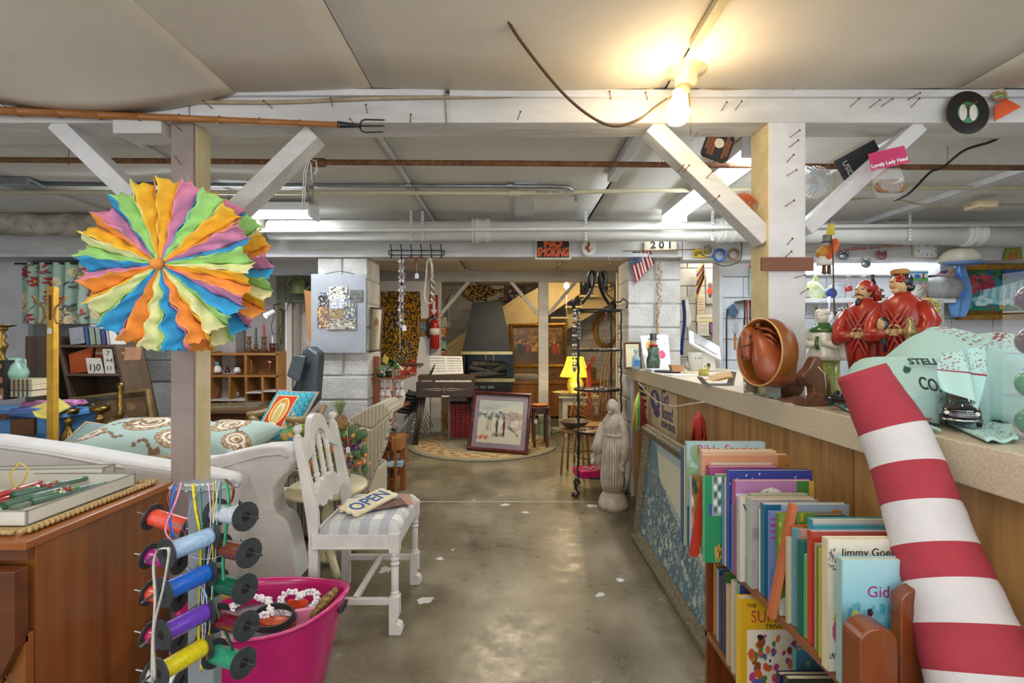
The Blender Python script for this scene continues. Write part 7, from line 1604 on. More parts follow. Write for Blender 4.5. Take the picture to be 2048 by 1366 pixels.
for k in range(150):
    u=k/150;per=2*(1.52+.80);s_=u*per
    if s_ < 1.52:q=Vector((.868,3.5-s_,.03))
    elif s_ < 2.32:z=s_-1.52;q=Vector((.875+z*.12,1.99,z))
    elif s_ < 3.84:q=Vector((.945,1.98+s_-2.32,.775))
    else:z=.8-(s_-3.84);q=Vector((.875+z*.1,3.475,z))
    g.sph(q+Vector((-.03,0,0)),(.012,.016,.016),6,fg)
g.build('carved_moulding',t,w=True)['kind']='stuff'
# --- bookcase ---
t=thing('low_bookcase','low reddish wooden bookcase of children\'s books before the counter','bookcase',(.9,1.45,0));rdw=wood('case_wood','#8c5530','#6b3b1f','y',14,.35,.2);rdz=wood('case_wood_v','#84441f','#5e2c12','z',12,.3,.3)
SZ=.637;LZ=.30
for z,nm in ((SZ,'shelf'),(LZ,'shelf'),(.06,'shelf')):MB().bb(.725,1.06,1.04,1.88,z-.022,z,rdw).build(nm,t,w=True,bev=.002)
MB().bb(.725,1.06,1.86,1.88,0,SZ-.02,rdz).build('end_panel',t,w=True,bev=.002);MB().bb(1.05,1.065,1.0,1.88,0,SZ,rdz).build('back_panel',t,w=True)
for x0,x1,zt,y0,y1 in ((.685,.762,.815,.985,1.04),(.80,.88,.87,1.03,1.06)):
    g=MB();r_=(x1-x0)/2;g.prism([(x0,0),(x1,0)]+[((x0+x1)/2+r_*math.cos(a_),zt-r_*.8+r_*.8*math.sin(a_)) for a_ in [PI*k/10 for k in range(11)]],y0,y1,rdz);g.build('arched_upright',t,w=True,bev=.004)
def kb(label,px,top,d,rpx,th,cover,spine=None,art=None,z0=SZ+.001,tilt=0,name='book',txt=(),h=None):
    if z0 > .5:d=float(np.interp(d,(1.055,1.09,1.15,1.2,1.6,1.81),(1.08,1.125,1.20,1.28,1.67,1.835)));th *= .85
    x0=X(px,d);x1=min(X(rpx,d),1.045);zt=Z(top,d);H=h or (zt-z0);W_=x1-x0
    t2=thing(name,label,'book',(x0,d,z0));R_=R('Y',tilt)
    cm=mat('cover_'+cover[1:],cover,.35,var=.04);smm=mat('cover_'+spine[1:],spine,.4,var=.04) if spine else cm
    def bx(a0,a1,b0,b1,c0,c1,m,nm):g=MB();g.bb(a0,a1,b0,b1,c0,c1,m);g.v=[R_ @ v for v in g.v];return g.build(nm,t2,bev=.0006)
    bx(.003,W_-.003,.002,th-.002,.003,H-.003,pages,'pages')
    bx(0,.0025,0,th,0,H,smm,'spine');bx(.0025,W_,0,.0018,0,H,cm,'cover');bx(.0025,W_,th-.0018,th,0,H,cm,'back_cover')
    if art:canvas('cover_print',art,lambda u,v:R_ @ Vector((.002+(W_-.002)*u,-.0006,H*v)),t2,GLOSS)
    for s_,sz_,u,v,c,sx in txt:text('title',s_,sz_,(W_*u,-.0012,H*v),mat('ink_'+c[1:],c,.5),t2,sx=sx,ext=.0003,align='LEFT')
    return t2
def cov(bg,cols=(),n=20,**k):random.seed(len(bg)+n);return Art(34,44,bg).blobs(n,list(cols),.03,.1,**k) if cols else Art(4,4,bg)
A1=Art(70,80,'#9fb6bd').grad('#6f9a86','#a9c0c8',0,.8);A1.rect(0,.35,1,.38,'#3b4f5c');A1.rect(0,0,1,.35,'#48667a');A1.blobs(14,['#7f9f7a','#8fae86'],.03,.08,.0,.55,.3,.9)
kb('tall pale blue hardback of bible tales, far end of upper shelf',1373,884,1.77,1530,.022,'#a3b6bb','#8fa3a8',A1,txt=(('Bible Stories',.046,.13,.925,'#b04a38',.95),),z0=SZ+.003)
kb('narrow dark blue book at the far end of the shelf',1364,895,1.81,1376,.02,'#2d4470','#3f5a86');kb('thin yellow-topped green book beside it',1369,893,1.79,1380,.01,'#6f8f6a','#c9b84a')
kb('cream paper-covered thick book behind the peach album',1404,901,1.735,1553,.03,'#d8bfa0','#cfae8c');kb('peach hardback album with framed title strip',1407,910,1.69,1580,.03,'#cf9a78','#d9a98a',Art(60,60,'#c98f6c').rect(.08,.83,.78,.92,'#d9cbb5').rect(.86,0,1,1,'#a8703c'))
kb('brown-edged paperback behind the red tilted book',1382,952,1.70,1425,.02,'#7d6a44','#b9b3c9',cov('#8a6a3a',('#3f4a38','#d0c8b0','#b58a4a'),20));kb('slim red book leaning beside the giraffe book',1380,905,1.675,1396,.018,'#b3361f','#a83220',h=.27,tilt=.17)
kb('magenta-purple hardback beneath the peach album',1418,934,1.645,1560,.03,'#a34a7c','#8f3f6c');kb('worn white-edged thin book behind the green one',1431,948,1.63,1470,.01,'#b8b29c')
A2=Art(60,90,'#2f8a5c');A2.rect(.34,.55,1,1,'#8fa89a');[A2.poly([(x,y),(x+.09,y+.06),(x,y+.12),(x-.09,y+.06)],'#e0e0d8' if k % 2 else '#4a6a5c') for k,(x,y) in enumerate([(.5+.2*i,.56+.085*j) for j in range(5) for i in range(3)])];A2.blobs(40,['#b8903a','#5c4a28','#c9a24a'],.02,.05,.5,.02,1,.2);A2.rect(.2,.55,.34,.68,'#4f4a9c')
kb('bright green paperback with a spotted giraffe and chevrons',1408,953,1.61,1452,.018,'#3a9a66','#58b57c',A2);kb('thin sky blue paperback right of the giraffe book',1445,967,1.59,1452,.006,'#4f86ae');kb('thin white-spined picture book',1450,955,1.58,1460,.008,'#c9bfae','#b9ae9a')
A3=Art(70,60,'#33418f');random.seed(6);[A3.ell(random.random(),random.uniform(.6,1),.008,.008,'#e3e0f0') for k in range(30)]
kb('large dark blue hardback with a starry night cover',1458,941,1.555,1624,.025,'#33418f','#3f4fa0',A3);kb('slim green and yellow spined book',1464,1010,1.53,1475,.008,'#4f8a4a','#5b6fa0')
A4=Art(70,80,'#b07aa8');A4.rect(.82,0,1,1,'#c9a24a').rect(.78,.55,.94,1,'#4a7f3c').rect(0,.84,.9,.87,'#dfd5e0');A4.ell(.45,.84,.15,.085,'#e3dfd0');A4.ell(.4,.84,.035,.05,'#5aa0c8');A4.ell(.5,.82,.03,.05,'#6fa8c0');A4.ell(.45,.80,.03,.03,'#d9c25a')
kb('pink hardback with a small oval picture and green tab',1470,962,1.52,1628,.028,'#b07aa8','#a3567e',A4);kb('grey hardback peeping out behind the W book',1500,988,1.475,1616,.018,'#a9a890','#8d8c78')
A5=Art(50,90,'#c9c5bd');A5.ell(.26,.62,.12,.10,'#2b2624');A5.ell(.33,.60,.08,.08,'#b98a68');A5.ell(.33,.45,.1,.16,'#c07a34');A5.ell(.28,.28,.05,.05,'#26262a');A5.rect(.26,0,.31,.26,'#26262a');A5.rect(.1,0,.12,.3,'#26262a')
kb('white picture book with a black lamp post and a big letter W',1479,995,1.47,1600,.022,'#c9c5bd','#b8b3a8',A5,txt=(('W',.05,.05,.85,'#2f5560',1),))
kb('worn-topped beige hardback behind the lilac-grey one',1495,994,1.45,1625,.012,'#bfae8f','#a8997c');kb('lilac-grey hardback with faded drawing',1503,999,1.425,1637,.028,'#a39a9c','#9fb0a5',cov('#a89c9c',('#9a8e8e','#b3a5a0','#8f8486'),30))
kb('thin teal and white spined book',1521,1020,1.40,1545,.012,'#a9bfb8','#cfd6cc');A6=Art(60,60,'#9fb3c6').rect(0,0,.19,1,'#1f6484').rect(.2,.0,1,.88,'#2f4f8c').ell(.85,.86,.09,.09,'#c97a2c')
kb('blue spined hardback with an orange sun on its cover',1528,1009,1.375,1698,.025,'#9fb3c6','#2a6a88',A6)
A7=Art(50,70,'#7f8fc0');[A7.rect(0,.70+.07*k,1,.73+.07*k,'#b04a9c') for k in range(4)];A7.rect(.2,.72,.5,.86,'#d3c62c');A7.ell(.3,.5,.1,.08,'#a8402c');A7.rect(0,0,1,.4,'#5a8fc0')
kb('lavender book with magenta stripes and yellow lettering',1540,1024,1.34,1600,.015,'#7f8fc0','#6a7ab5',A7);kb('brown and charcoal covered book',1562,1029,1.31,1690,.018,'#5f5a4c','#8a8470',cov('#6d6858',('#5a5648',),12))
A8=Art(50,80,'#6d8a3a');A8.grad('#a8502c','#6d8a3a',.3,.7).blobs(40,['#8aa04a','#5c7a2c','#c9a83a','#7f9a4f'],.02,.06,0,.4);A8.ell(.5,.08,.6,.12,'#c9c8b8')
kb('mossy green picture book with a red fox-like figure',1556,1027,1.275,1628,.015,'#6d8a3a','#5c7a2c',A8,txt=(('A Partridge',.018,.3,.86,'#3a3a1e',1),));kb('three thin orange-brown spines tilting left',1540,1029,1.255,1553,.022,'#c0714a','#b3603c',h=.31,tilt=.19,z0=SZ+.004)
kb('orange-topped thin hardback in the middle of the shelf',1582,1052,1.25,1625,.012,'#c9662c','#b9562a');kb('cream-spined plain book in the middle of the shelf',1575,1075,1.235,1590,.012,'#c2b79c','#b8ab8c');kb('blue-green picture book with a red boat sail',1588,1058,1.22,1612,.014,'#6a97a0','#5f8f9a',cov('#6a97a0',('#c9584a','#d0c24a','#8fb0a8'),12))
kb('pinkish paperback with rough page edges',1602,1060,1.21,1640,.012,'#c99a8a','#b8897a');kb('dark teal hardback with worn spine near the shelf front',1600,1082,1.19,1632,.014,'#2a6f62','#1f5c50');kb('small green and white paperback',1611,1110,1.18,1625,.01,'#c9d0b8','#4aa05c')
kb('large turquoise-edged hardback behind the red one',1624,1040,1.20,1800,.024,'#3aa0b0','#2f8fa0',Art(40,40,'#4fa9b5').rect(0,.95,1,1,'#d0c8bc').rect(0,.86,1,.9,'#2f8296'));kb('red spined hardback with a blue and pink cover',1622,1063,1.165,1800,.02,'#7f95b8','#b8402c',Art(50,50,'#7f95b8').rect(0,0,.17,1,'#b8402c').rect(0,.94,1,1,'#b8554a'))
kb('taupe spined slim hardback behind the yellow one',1633,1088,1.15,1660,.01,'#b39f8c','#a3907c');kb('pale grass-green floral picture book',1636,1095,1.14,1655,.008,'#6d8a3a','#5c7a2c');kb('yellow spined hardback just behind the cream storybook',1642,1100,1.125,1664,.012,'#c9b84a','#b8a536')
A9=Art(90,90,'#d8d2c2').grain(.04);random.seed(8);[A9.line(x,y,x+random.uniform(-.05,.05),y+random.uniform(-.04,.04),.004,'#3a3a38') for x,y in [(random.uniform(.02,.12),random.uniform(.76,.92)) for k in range(16)]];A9.ell(.10,.4,.035,.04,'#c9a85a');A9.ell(.10,.3,.05,.08,'#c05a6c');[A9.line(.02+.015*k,.1,.03+.015*k,.14,.004,'#3a3a2c') for k in range(10)]
kb('cream storybook with ink branches about a boy\'s outing in the woods',1655,1079,1.09,1815,.025,'#d8d2c2','#c9bf9c',A9,txt=(('Jimmy Goes',.026,.17,.90,'#2a2a2a',.95),('Camping',.026,.17,.81,'#2a2a2a',.95)))
B1=Art(80,120,'#8fc2cc');B1.grad('#2f8fa8','#5aa8bc',0,.5).grad('#74b4c4','#a3cdd3',.5,1);B1.blobs(20,['#4f9cb4','#5fa8b8'],.03,.05,.1,.55,.9,.62);B1.ell(.22,.44,.09,.17,'#b9c66a',.35);B1.ell(.42,.38,.08,.14,'#d9a84a');B1.ell(.42,.56,.035,.04,'#c99a78');B1.ell(.40,.575,.045,.035,'#2a2226');B1.line(.48,.46,.57,.34,.012,'#c99a78');B1.line(.41,.26,.42,.1,.02,'#c99a78');B1.line(.47,.26,.48,.1,.02,'#b98a68')
kb('turquoise paperback with a surfer in an orange swimsuit, nearest the camera',1683,1119,1.055,1822,.022,'#8fc2cc','#8fb0a8',B1,txt=(('Gidget',.034,.36,.74,'#a02c7c',1.0),('Frederick Kohner',.012,.5,.1,'#2a5a6a',1)))
# lower shelf
z1=LZ+.001
for px,top,d,rpx,th,c,s_,l in ((1431,1128,1.83,1462,.02,'#c27a3a','#c9822f','orange spined book at the far end of the lower shelf'),(1437,1140,1.79,1476,.02,'#2f5a8c','#8fa0b8','blue spined book on the lower shelf'),(1443,1155,1.75,1480,.022,'#5c4a44','#4a3836','mottled brown book on the lower shelf'),(1450,1147,1.72,1482,.02,'#4f7a3c','#1f3f6a','dark blue and green striped book on the lower shelf'),(1457,1172,1.66,1484,.02,'#c9a884','#c2a07c','tan spined book on the lower shelf'),(1467,1163,1.62,1500,.018,'#cfc8b0','#c9bfa0','cream spined book on the lower shelf'),(1478,1170,1.58,1530,.02,'#3a3f7c','#8fa07c','indigo picture book with pale green spine on the lower shelf')):kb(l,px,top,d,rpx,th,c,s_,z0=z1)
random.seed(14);C1=Art(90,120,'#d3a21e');C1.rect(.10,.04,.92,.68,'#e0d5bd');C1.blobs(46,['#b5502c','#c97a3a','#3f7a4a','#4a5f9c','#b0407c','#c9582c','#e0d5bd','#8a4a2c'],.02,.055,.14,.08,.88,.62);C1.ell(.45,.35,.06,.045,'#e8e4da');C1.ell(.45,.35,.02,.015,'#222222');C1.ell(.3,.6,.05,.03,'#26221e')
kb('yellow children\'s trivia book with a crowd of cartoon athletes',1480,1198,1.53,1612,.03,'#d3a21e','#d9b03a',C1,z0=z1,txt=(('THE',.016,.1,.93,'#26221e',1),('SUPER',.052,.16,.81,'#b8402c',.8),('TRIVIA BOOK',.020,.38,.71,'#26221e',1)))
for px,top,d,l,c,tx in ((1592,1300,1.42,'teal and cream letter book at the back of the lower shelf','#4f8a9a','ff'),(1560,1350,1.36,'dark purple glossy book lying low on the shelf','#2e2a4a',''),(1575,1358,1.28,'dark book with a silver ruin-city title','#2f332c','POMPEII')):kb(l,px,top,d,px+150,.02,c,None,z0=z1-.0 if tx != 'x' else z1,h=max(.05,Z(top,d)-z1),txt=((tx,.026,.12,.8,'#c9b99a',1.1),) if tx else ())
# --- striped windsock tube ---
t=thing('striped_tube','tall stuffed fabric tube striped red and white, leaning over the counter edge','soft sculpture',(.82,.7,0));rs_=mat('stripe_red','#9c2f3c',.85,var=.06,bump=.15,bscale=200);ws_=mat('stripe_white','#c6c2c3',.85,var=.04,bump=.15,bscale=200)
ctl=[(1722,742,1.27),(1742,782,1.255),(1785,860,1.215),(1815,935,1.175),(1840,1010,1.13),(1868,1095,1.09),(1895,1165,1.05),(1926,1250,1.01),(1958,1345,.97)]
cp=[P(*c) for c in ctl];dr_=(cp[-1]-cp[-2]).normalized()
while cp[-1].z > .2:cp.append(cp[-1]+dr_*.10)
rad=[.056,.062,.072,.074,.075,.079,.082,.087,.092]+[.092]*20
G=MB();pp=[];rr2=[]
for i in range(len(cp)-1):
    for k in range(4):pp.append(cp[i].lerp(cp[i+1],k/4));rr2.append((rad[i]*(1-k/4)+rad[i+1]*k/4)*(1+.012*math.sin(i*3+k*2)))
pp.append(cp[-1]);rr2.append(rad[len(cp)-1]);pp=[pp[0]]+[(pp[i-1]+pp[i]*2+pp[i+1])/4 for i in range(1,len(pp)-1)]+[pp[-1]];G.tube(pp,rr2,26)
for i in range(len(cp)-1):
    g=MB();fs=[(r_*26+j,r_*26+(j+1) % 26,(r_+1)*26+(j+1) % 26,(r_+1)*26+j) for r_ in range(4) for j in range(26)]
    if i == 0:fs.append(list(range(26))[::-1])
    if i == len(cp)-2:fs.append(list(range(104,130)))
    g.add(G.v[i*104:i*104+130],fs,rs_ if i < 1 or i % 2 == 1 else ws_,True);g.build('stripe',t,w=True)
# ---------------- things on the counter ----------------
def on(px,py,dx=0):q=OP(px,py,CT);q.x=max(q.x,CX+.02)+dx;q.z=CT+.001;return q
pb=mat('bandana_teal','#a3cdc9',.8);random.seed(40)
def dots(w_,h_,c,n=300,r=.010,bg='#a9cfca',box=(0,0,1,1)):
    a=Art(w_,h_,bg);
    for k in range(n):a.ell(random.uniform(box[0],box[2]),random.uniform(box[1],box[3]),r,r*w_/h_*.9,c)
    return a
cx,cy=1.31,1.52;a=dots(160,120,'#2a4a4c',12,.016)
for i in range(26):
    for j in range(6):a.ell(.42+i*.022,.26+j*.035+.02*(i % 2),.005,.008,'#8d3a4c')
for i in range(20):
    for j in range(8):a.ell(.5+i*.025,.62+j*.04,.006,.010,'#8d3a4c' if i < 12 else '#2a4a5c')
a.line(.45,.48,.8,.40,.007,'#8d3a4c');a.line(.45,.51,.8,.43,.007,'#8d3a4c');a.line(.6,.9,.95,.5,.006,'#8d3a4c')
def drape(u,v):
    h=(.05+.20*math.sin(PI*min(1,u*.80+.03))**.8)*(1+.06*math.sin(u*17));s_=math.sin(PI*v);f=.014*math.sin(u*31+v*6)+.010*math.sin(u*13-v*9)
    return (cx+.02+(u-.5)*.54+.02*math.sin(v*9),cy-.17*math.cos(PI*v)+f,CT+.012+h*max(s_,0)**.62+f*.5)
t=thing('bandana_pile','heap of pale aqua bandanas printed with dots and shop lettering','cloth',(cx,cy,CT));canvas('bandana',a,drape,t,CLOTH,w=True,thick=.003)
bi=mat('bandana_ink','#253a40',.8)
def face_text(s_,u,v,size,sx=1):
    q=Vector(drape(u,v));du=(Vector(drape(u+.06,v))-Vector(drape(u-.06,v))).normalized();dv=(Vector(drape(u,v+.06))-Vector(drape(u,v-.06))).normalized();n=du.cross(dv).normalized();dv=n.cross(du)
    ca,sa=math.cos(-.68),math.sin(-.68);ex_,ey_=du*ca+dv*sa,dv*ca-du*sa
    M4=Matrix(((ex_.x*sx,ey_.x,n.x,0),(ex_.y*sx,ey_.y,n.y,0),(ex_.z*sx,ey_.z,n.z,0),(0,0,0,1)));M4.translation=q+n*.016-t.location
    text('lettering',s_,size,(0,0,0),bi,t,M4=M4,off=.0008)
face_text('CORNER',.155,.12,.050,.8);face_text('STELLA\'S',.20,.25,.034,.85)
a2=dots(90,90,'#8d3a4c',120,.012,box=(0,.55,1,1));a2.rect(0,.50,1,.53,'#8d3a4c')
def flap(u,v):
    q=quadmap(P(1882,778,1.22),P(1960,818,1.21),P(1966,690,1.27),P(1884,706,1.26))(u,v);return tuple(Vector(q)+Vector((0,.014*math.sin(u*9+v*3)-.02*math.sin(PI*u),0)))
canvas('hanging_corner',a2,flap,t,CLOTH,w=True,thick=.002)
for k,(pts,l) in enumerate([([(1632,832),(1800,870),(1740,800),(1660,806)],'folded aqua bandana with dark dots behind the striped tube'),([(1800,890),(2036,888),(2010,815),(1820,815)],'flat aqua bandana with black dots under the toy car')]):
    q=[on(*p_) for p_ in pts];t2=thing('bandana',l,'cloth',sum(q,Vector())/4);f_=quadmap(*q)
    canvas('cloth',dots(70,50,'#26383a',160,.011),lambda u,v:tuple(Vector(f_(u,v))+Vector((0,0,.008+.004*math.sin(u*9)*math.cos(v*7)))),t2,CLOTH,w=True,thick=.006)
def car(label,p,s,rz):
    t2=thing('toy_car',label,'toy car',p,rz);bg_=mat('car_black','#101214',.08,var=0,coat=1)
    g=MB();g.loft([(-.5*s,0,s*.16,s*.20,s*.07),(-.46*s,0,s*.19,s*.235,s*.12),(-.2*s,0,s*.22,s*.25,s*.15),(.2*s,0,s*.22,s*.25,s*.15),(.45*s,0,s*.19,s*.235,s*.12),(.5*s,0,s*.16,s*.20,s*.07)],20,bg_,rot=R('X',PI/2),power=.6);g.build('body',t2)
    g=MB();g.loft([(s*.28,0,.02*s,.22*s,.34*s),(s*.40,0,.04*s,.19*s,.24*s),(s*.47,0,.05*s,.15*s,.17*s),(s*.49,0,.05*s,.08*s,.10*s)],20,bg_,power=.7);g.build('cabin',t2)
    g=MB();g.loft([(s*.31,0,.02*s,.21*s,.335*s),(s*.41,0,.035*s,.182*s,.25*s)],20,mat('car_glass','#3a4448',.05,var=0),power=.7);g.build('windows',t2)
    g=MB();g.tube([(-.24*s,-.5*s,.12*s),(0,-.55*s,.11*s),(.24*s,-.5*s,.12*s)],.02*s,6,chrome);g.bb(-.006*s,.006*s,-.52*s,-.2*s,.33*s,.36*s,chrome)
    for k in range(4):g.tube([(-.13*s,-.525*s,(.17+.03*k)*s),(.13*s,-.525*s,(.17+.03*k)*s)],.007*s,4,chrome)
    g.build('chrome_trim',t2)
    for s_ in (-1,1):
        g=MB();g.sph((s_*.18*s,-.49*s,.22*s),(.035*s,.02*s,.035*s),10,whitegloss);g.build('headlight',t2)
        for y in (-.3,.3):g=MB();g.cyl((s_*.20*s,y*s,.09*s),(s_*.25*s,y*s,.09*s),.09*s,n=14,m=black);g.build('wheel',t2)
car('shiny black vintage toy car on the dotted bandana',on(1915,858)+Vector((0,0,.014)),.16,-.62);car('dark scrolled toy car behind the striped tube',on(1690,822)+Vector((0,0,.014)),.11,.5);car('small black toy car half hidden right of the striped tube',on(1815,826)+Vector((.01,.04,.014)),.10,-.5)
g=MB();g.box(on(1815,850)+Vector((0,0,.020)),(.10,.06,.006),mat('copper_card','#b8775c',.5));single('copper_card','copper coloured card between cloth and striped tube','card',g)
# acrylic case
t=thing('acrylic_case','clear acrylic tower of drawers at the right frame edge','case',(1.32,1.14,CT+.001));ax=1.197
g=MB();[g.bb(ax,ax+.003,1.08,1.22,CT+z,CT+z+.095,acrylic).bb(ax,ax+.25,1.08,1.083,CT+z,CT+z+.095,acrylic).bb(ax,ax+.25,1.08,1.22,CT+z,CT+z+.003,mat('acrylic_edge','#c9d0d6',.1,alpha=.55)) for z in (0,.1,.2,.3)];g.build('drawers',t,w=True)
for k,(c,z) in enumerate((('#1f7a52',.04),('#1f8a5a',.13),('#4a1f3c',.23),('#4a2450',.33))):
    for j in range(2):g=MB();g.sph((ax+.034+.07*j,1.185,CT+z),(.031,.03,.033),14,mat('ball_'+c[1:],c,.2,coat=.4));single('glass_ball','%s glass ball %s in drawer %s from the bottom of the acrylic case' % (('green','green','purple','purple')[k],('at the left','at the right')[j],('first','second','third','fourth')[k]),'ball',g)
# robed figurines
skin=mat('figure_skin','#c2a070',.35,coat=.3);rg=mat('glazed_red','#a62814',.3,c2='#8a1e10',scale=10,coat=.25);blk=mat('glazed_black','#1b1c26',.15,coat=.5)
def robed(label,p,H,woman):
    t2=thing('robed_figurine',label,'figurine',p,-1.0);k=H/.49
    def S(rs):return [(z*k,x*k,y*k,a_*k,b_*k) for z,x,y,a_,b_ in rs]
    g=MB();g.loft(S([(0,0,0,.06,.05),(.03,0,0,.058,.05),(.12,0,0,.056,.05),(.20,.0,0,.068,.055),(.27,0,0,.074,.055),(.33,0,0,.074,.052),(.375,0,0,.064,.046),(.395,0,0,.04,.034),(.41,0,0,.024,.024)]),40,rg,fold=lambda a_,q:1+.075*math.sin(11*a_+3*math.sin(q*5))*(1-q)**.7);g.build('robe',t2)
    g=MB();[g.tube([Vector(v)*k for v in ((s_*(.03+.01*j),-.05,.36-.012*j),(s_*(.0+.008*j),-.064,.31-.018*j),(s_*(-.03+.004*j),-.058,.25-.03*j),(s_*(-.035),-.056,.16-.03*j))],[.003*k,.006*k,.006*k,.002*k],6,rg) for s_ in (-1,1) for j in range(3)];g.build('robe_folds',t2)['kind']='stuff'
    for s_ in (-1,1):
        g=MB();g.tube([Vector(v)*k for v in ((s_*.055,.0,.365),(s_*.088,-.01,.30),(s_*.078,-.035,.25),(s_*.02,-.062,.262))],[.026*k,.032*k,.036*k,.022*k],14,rg);g.build('sleeve',t2)
        g=MB();g.tube([Vector(v)*k for v in ((s_*.03,-.060,.262),(s_*.012,-.068,.266))],[.013*k,.012*k],8,skin)
        for j in range(4):g.tube([Vector(v)*k for v in ((s_*.012,-.066,.272-.006*j),(-s_*.004,-.074,.271-.006*j),(-s_*.014,-.070,.268-.006*j))],[.0042*k,.004*k,.003*k],6,skin)
        g.tube([Vector(v)*k for v in ((s_*.02,-.066,.275),(s_*.010,-.074,.286),(s_*.004,-.074,.290))],[.0045*k,.004*k,.003*k],6,skin);g.build('hand',t2)
    h=Vector((-.006,-.008,.44))*k;g=MB();g.sph(h,(.028*k,.031*k,.036*k),18,skin);g.sph(h+Vector((-.010,-.030,-.003))*k,(.005*k,.008*k,.009*k),8,skin);g.tube([Vector((0,0,.40))*k,h],.018*k,10,skin);g.sph(h+Vector((-.004,-.02,-.024))*k,(.014*k,.012*k,.012*k),8,skin)
    for s_ in (-1,1):g.sph(h+Vector((s_*.028,.002,-.004))*k,(.005*k,.006*k,.010*k),6,skin)
    g.build('head',t2)
    g=MB();[g.tube([h+Vector((x0,-.0285,.007))*k,h+Vector(((x0+x1)/2,-.031,.009))*k,h+Vector((x1,-.0285,.007))*k],.0016*k,4,blk) for x0,x1 in ((-.02,-.007),(.004,.017))];g.sph(h+Vector((-.006,-.031,-.016))*k,(.006*k,.002*k,.002*k),6,mat('lips','#9c2f26'));g.build('eyes_and_mouth',t2)
    if woman:
        g=MB();g.sph(h+Vector((.006,.010,.012))*k,(.034*k,.034*k,.034*k),16,blk);g.sph(h+Vector((.026,.02,-.012))*k,.017*k,10,blk);g.build('hair',t2)
        g=MB();[g.tube([h+Vector((.022*math.cos(a_),.022*math.sin(a_)+.006,.042+.006*j))*k for a_ in [2*PI*q/12 for q in range(12)]],.008*k,6,mat('glazed_gold','#a87a36',.3),closed=True) for j in range(2)];g.build('headdress',t2)
        g=MB();[g.sph(h+Vector((.012+.009*math.cos(a_),-.026,.018+.009*math.sin(a_)))*k,.008*k,8,rg) for a_ in (0,1.3,2.6,3.9,5.2)];g.build('flower',t2)
        g=MB();g.sph(Vector((-.035,-.064,.29))*k,(.022*k,.012*k,.028*k),12,blk);g.sph(Vector((-.038,-.074,.289))*k,(.014*k,.008*k,.02*k),10,skin);g.build('fan_medallion',t2);g=MB();g.tube([Vector((-.03,-.066,.26))*k,Vector((-.03,-.068,.19))*k],.006*k,6,blk);g.bb(-.045*k,-.015*k,-.072*k,-.066*k,.225*k,.233*k,blk);g.build('pendant',t2)
    else:
        g=MB();g.loft(S([(.435,.004,.004,.031,.033),(.455,.002,.002,.032,.034),(.475,0,0,.026,.028),(.486,0,0,.012,.012)]),18,rg);g.tube([Vector(v)*k for v in ((.022,.012,.46),(.032,.02,.43),(.036,.022,.40))],[.016*k,.018*k,.014*k],8,rg);g.build('head_cloth',t2)
        g=MB();g.tube([h+Vector(v)*k for v in ((-.022,-.026,-.020),(-.012,-.032,-.012),(.002,-.032,-.012),(.012,-.026,-.020))],.002*k,5,blk);g.tube([h+Vector(v)*k for v in ((-.006,-.028,-.03),(-.007,-.03,-.05),(-.008,-.026,-.068))],[.009*k,.010*k,.002*k],8,blk);g.build('beard',t2)
robed('glazed red robed man figurine with black beard and red head cloth',(1.40,1.98,CT+.001),.475,False);robed('glazed red robed woman figurine with flower in black hair',(1.435,1.84,CT+.001),.49,True)
gw_=mat('glaze_white','#d9d4c4',.12,coat=.6);gg=mat('glaze_green','#2f5c28',.15,coat=.6);gl=mat('glaze_lime','#a3a85a',.2,c2='#7f9a48',scale=14,coat=.5)
for label,p,bend in (('white glazed peasant figurine with green collar on a lime stump',(1.318,2.12,CT+.001),0),('white glazed crouching figurine with black curled hair beside the peasant one',(1.40,2.20,CT+.001),.05)):
    t2=thing('glazed_figurine',label,'figurine',p,-.75)
    MB().loft([(0,0,0,.055,.05),(.03,0,0,.05,.045),(.07,0,0,.038,.035),(.15,0,0,.036,.034)],24,gl,fold=lambda a_,q:1+.05*math.sin(12*a_)).build('stump',t2)
    MB().loft([(.15,0,0,.06,.05),(.17,0,-.005,.058,.048),(.21,bend*.3,0,.044,.04),(.25,bend*.6,0,.056,.044),(.28,bend,0,.05,.04),(.295,bend,0,.022,.022)],28,gw_,fold=lambda a_,q:1+.06*math.sin(8*a_)*(1-q)).build('tunic',t2)
    for s_ in (-1,1):MB().tube([(bend+s_*.045,0,.275),(bend+s_*.075,-.01,.235),(s_*.05,-.04,.215),(s_*.008,-.052,.222)],[.02,.022,.018,.010],12,gw_).build('sleeve',t2)
    MB().loft([(.268,bend,-.004,.058,.046),(.278,bend,-.004,.06,.048),(.297,bend,0,.03,.028),(.308,bend,0,.024,.024)],6,gg).build('collar',t2)
    g=MB();g.sph((bend-.003,-.006,.333),(.026,.028,.033),16,gw_);g.sph((bend-.012,-.033,.330),(.004,.007,.008),6,gw_);[g.sph((bend-.008+s_*.01,-.033,.338),.0025,5,blk) for s_ in (-1,1)];g.build('head',t2)
    if bend:g=MB();random.seed(2);[g.sph((bend+random.uniform(-.02,.03),random.uniform(-.015,.02),.352+random.uniform(-.006,.016)),.013,8,blk) for k in range(16)];g.build('hair',t2)
    else:MB().loft([(.342,0,0,.029,.031),(.356,0,0,.030,.031),(.366,0,0,.02,.022)],16,gw_).build('cap',t2);MB().tube([(-.01,-.052,.25),(-.014,-.056,.22),(-.006,-.056,.195)],.007,6,gg).build('peas',t2)
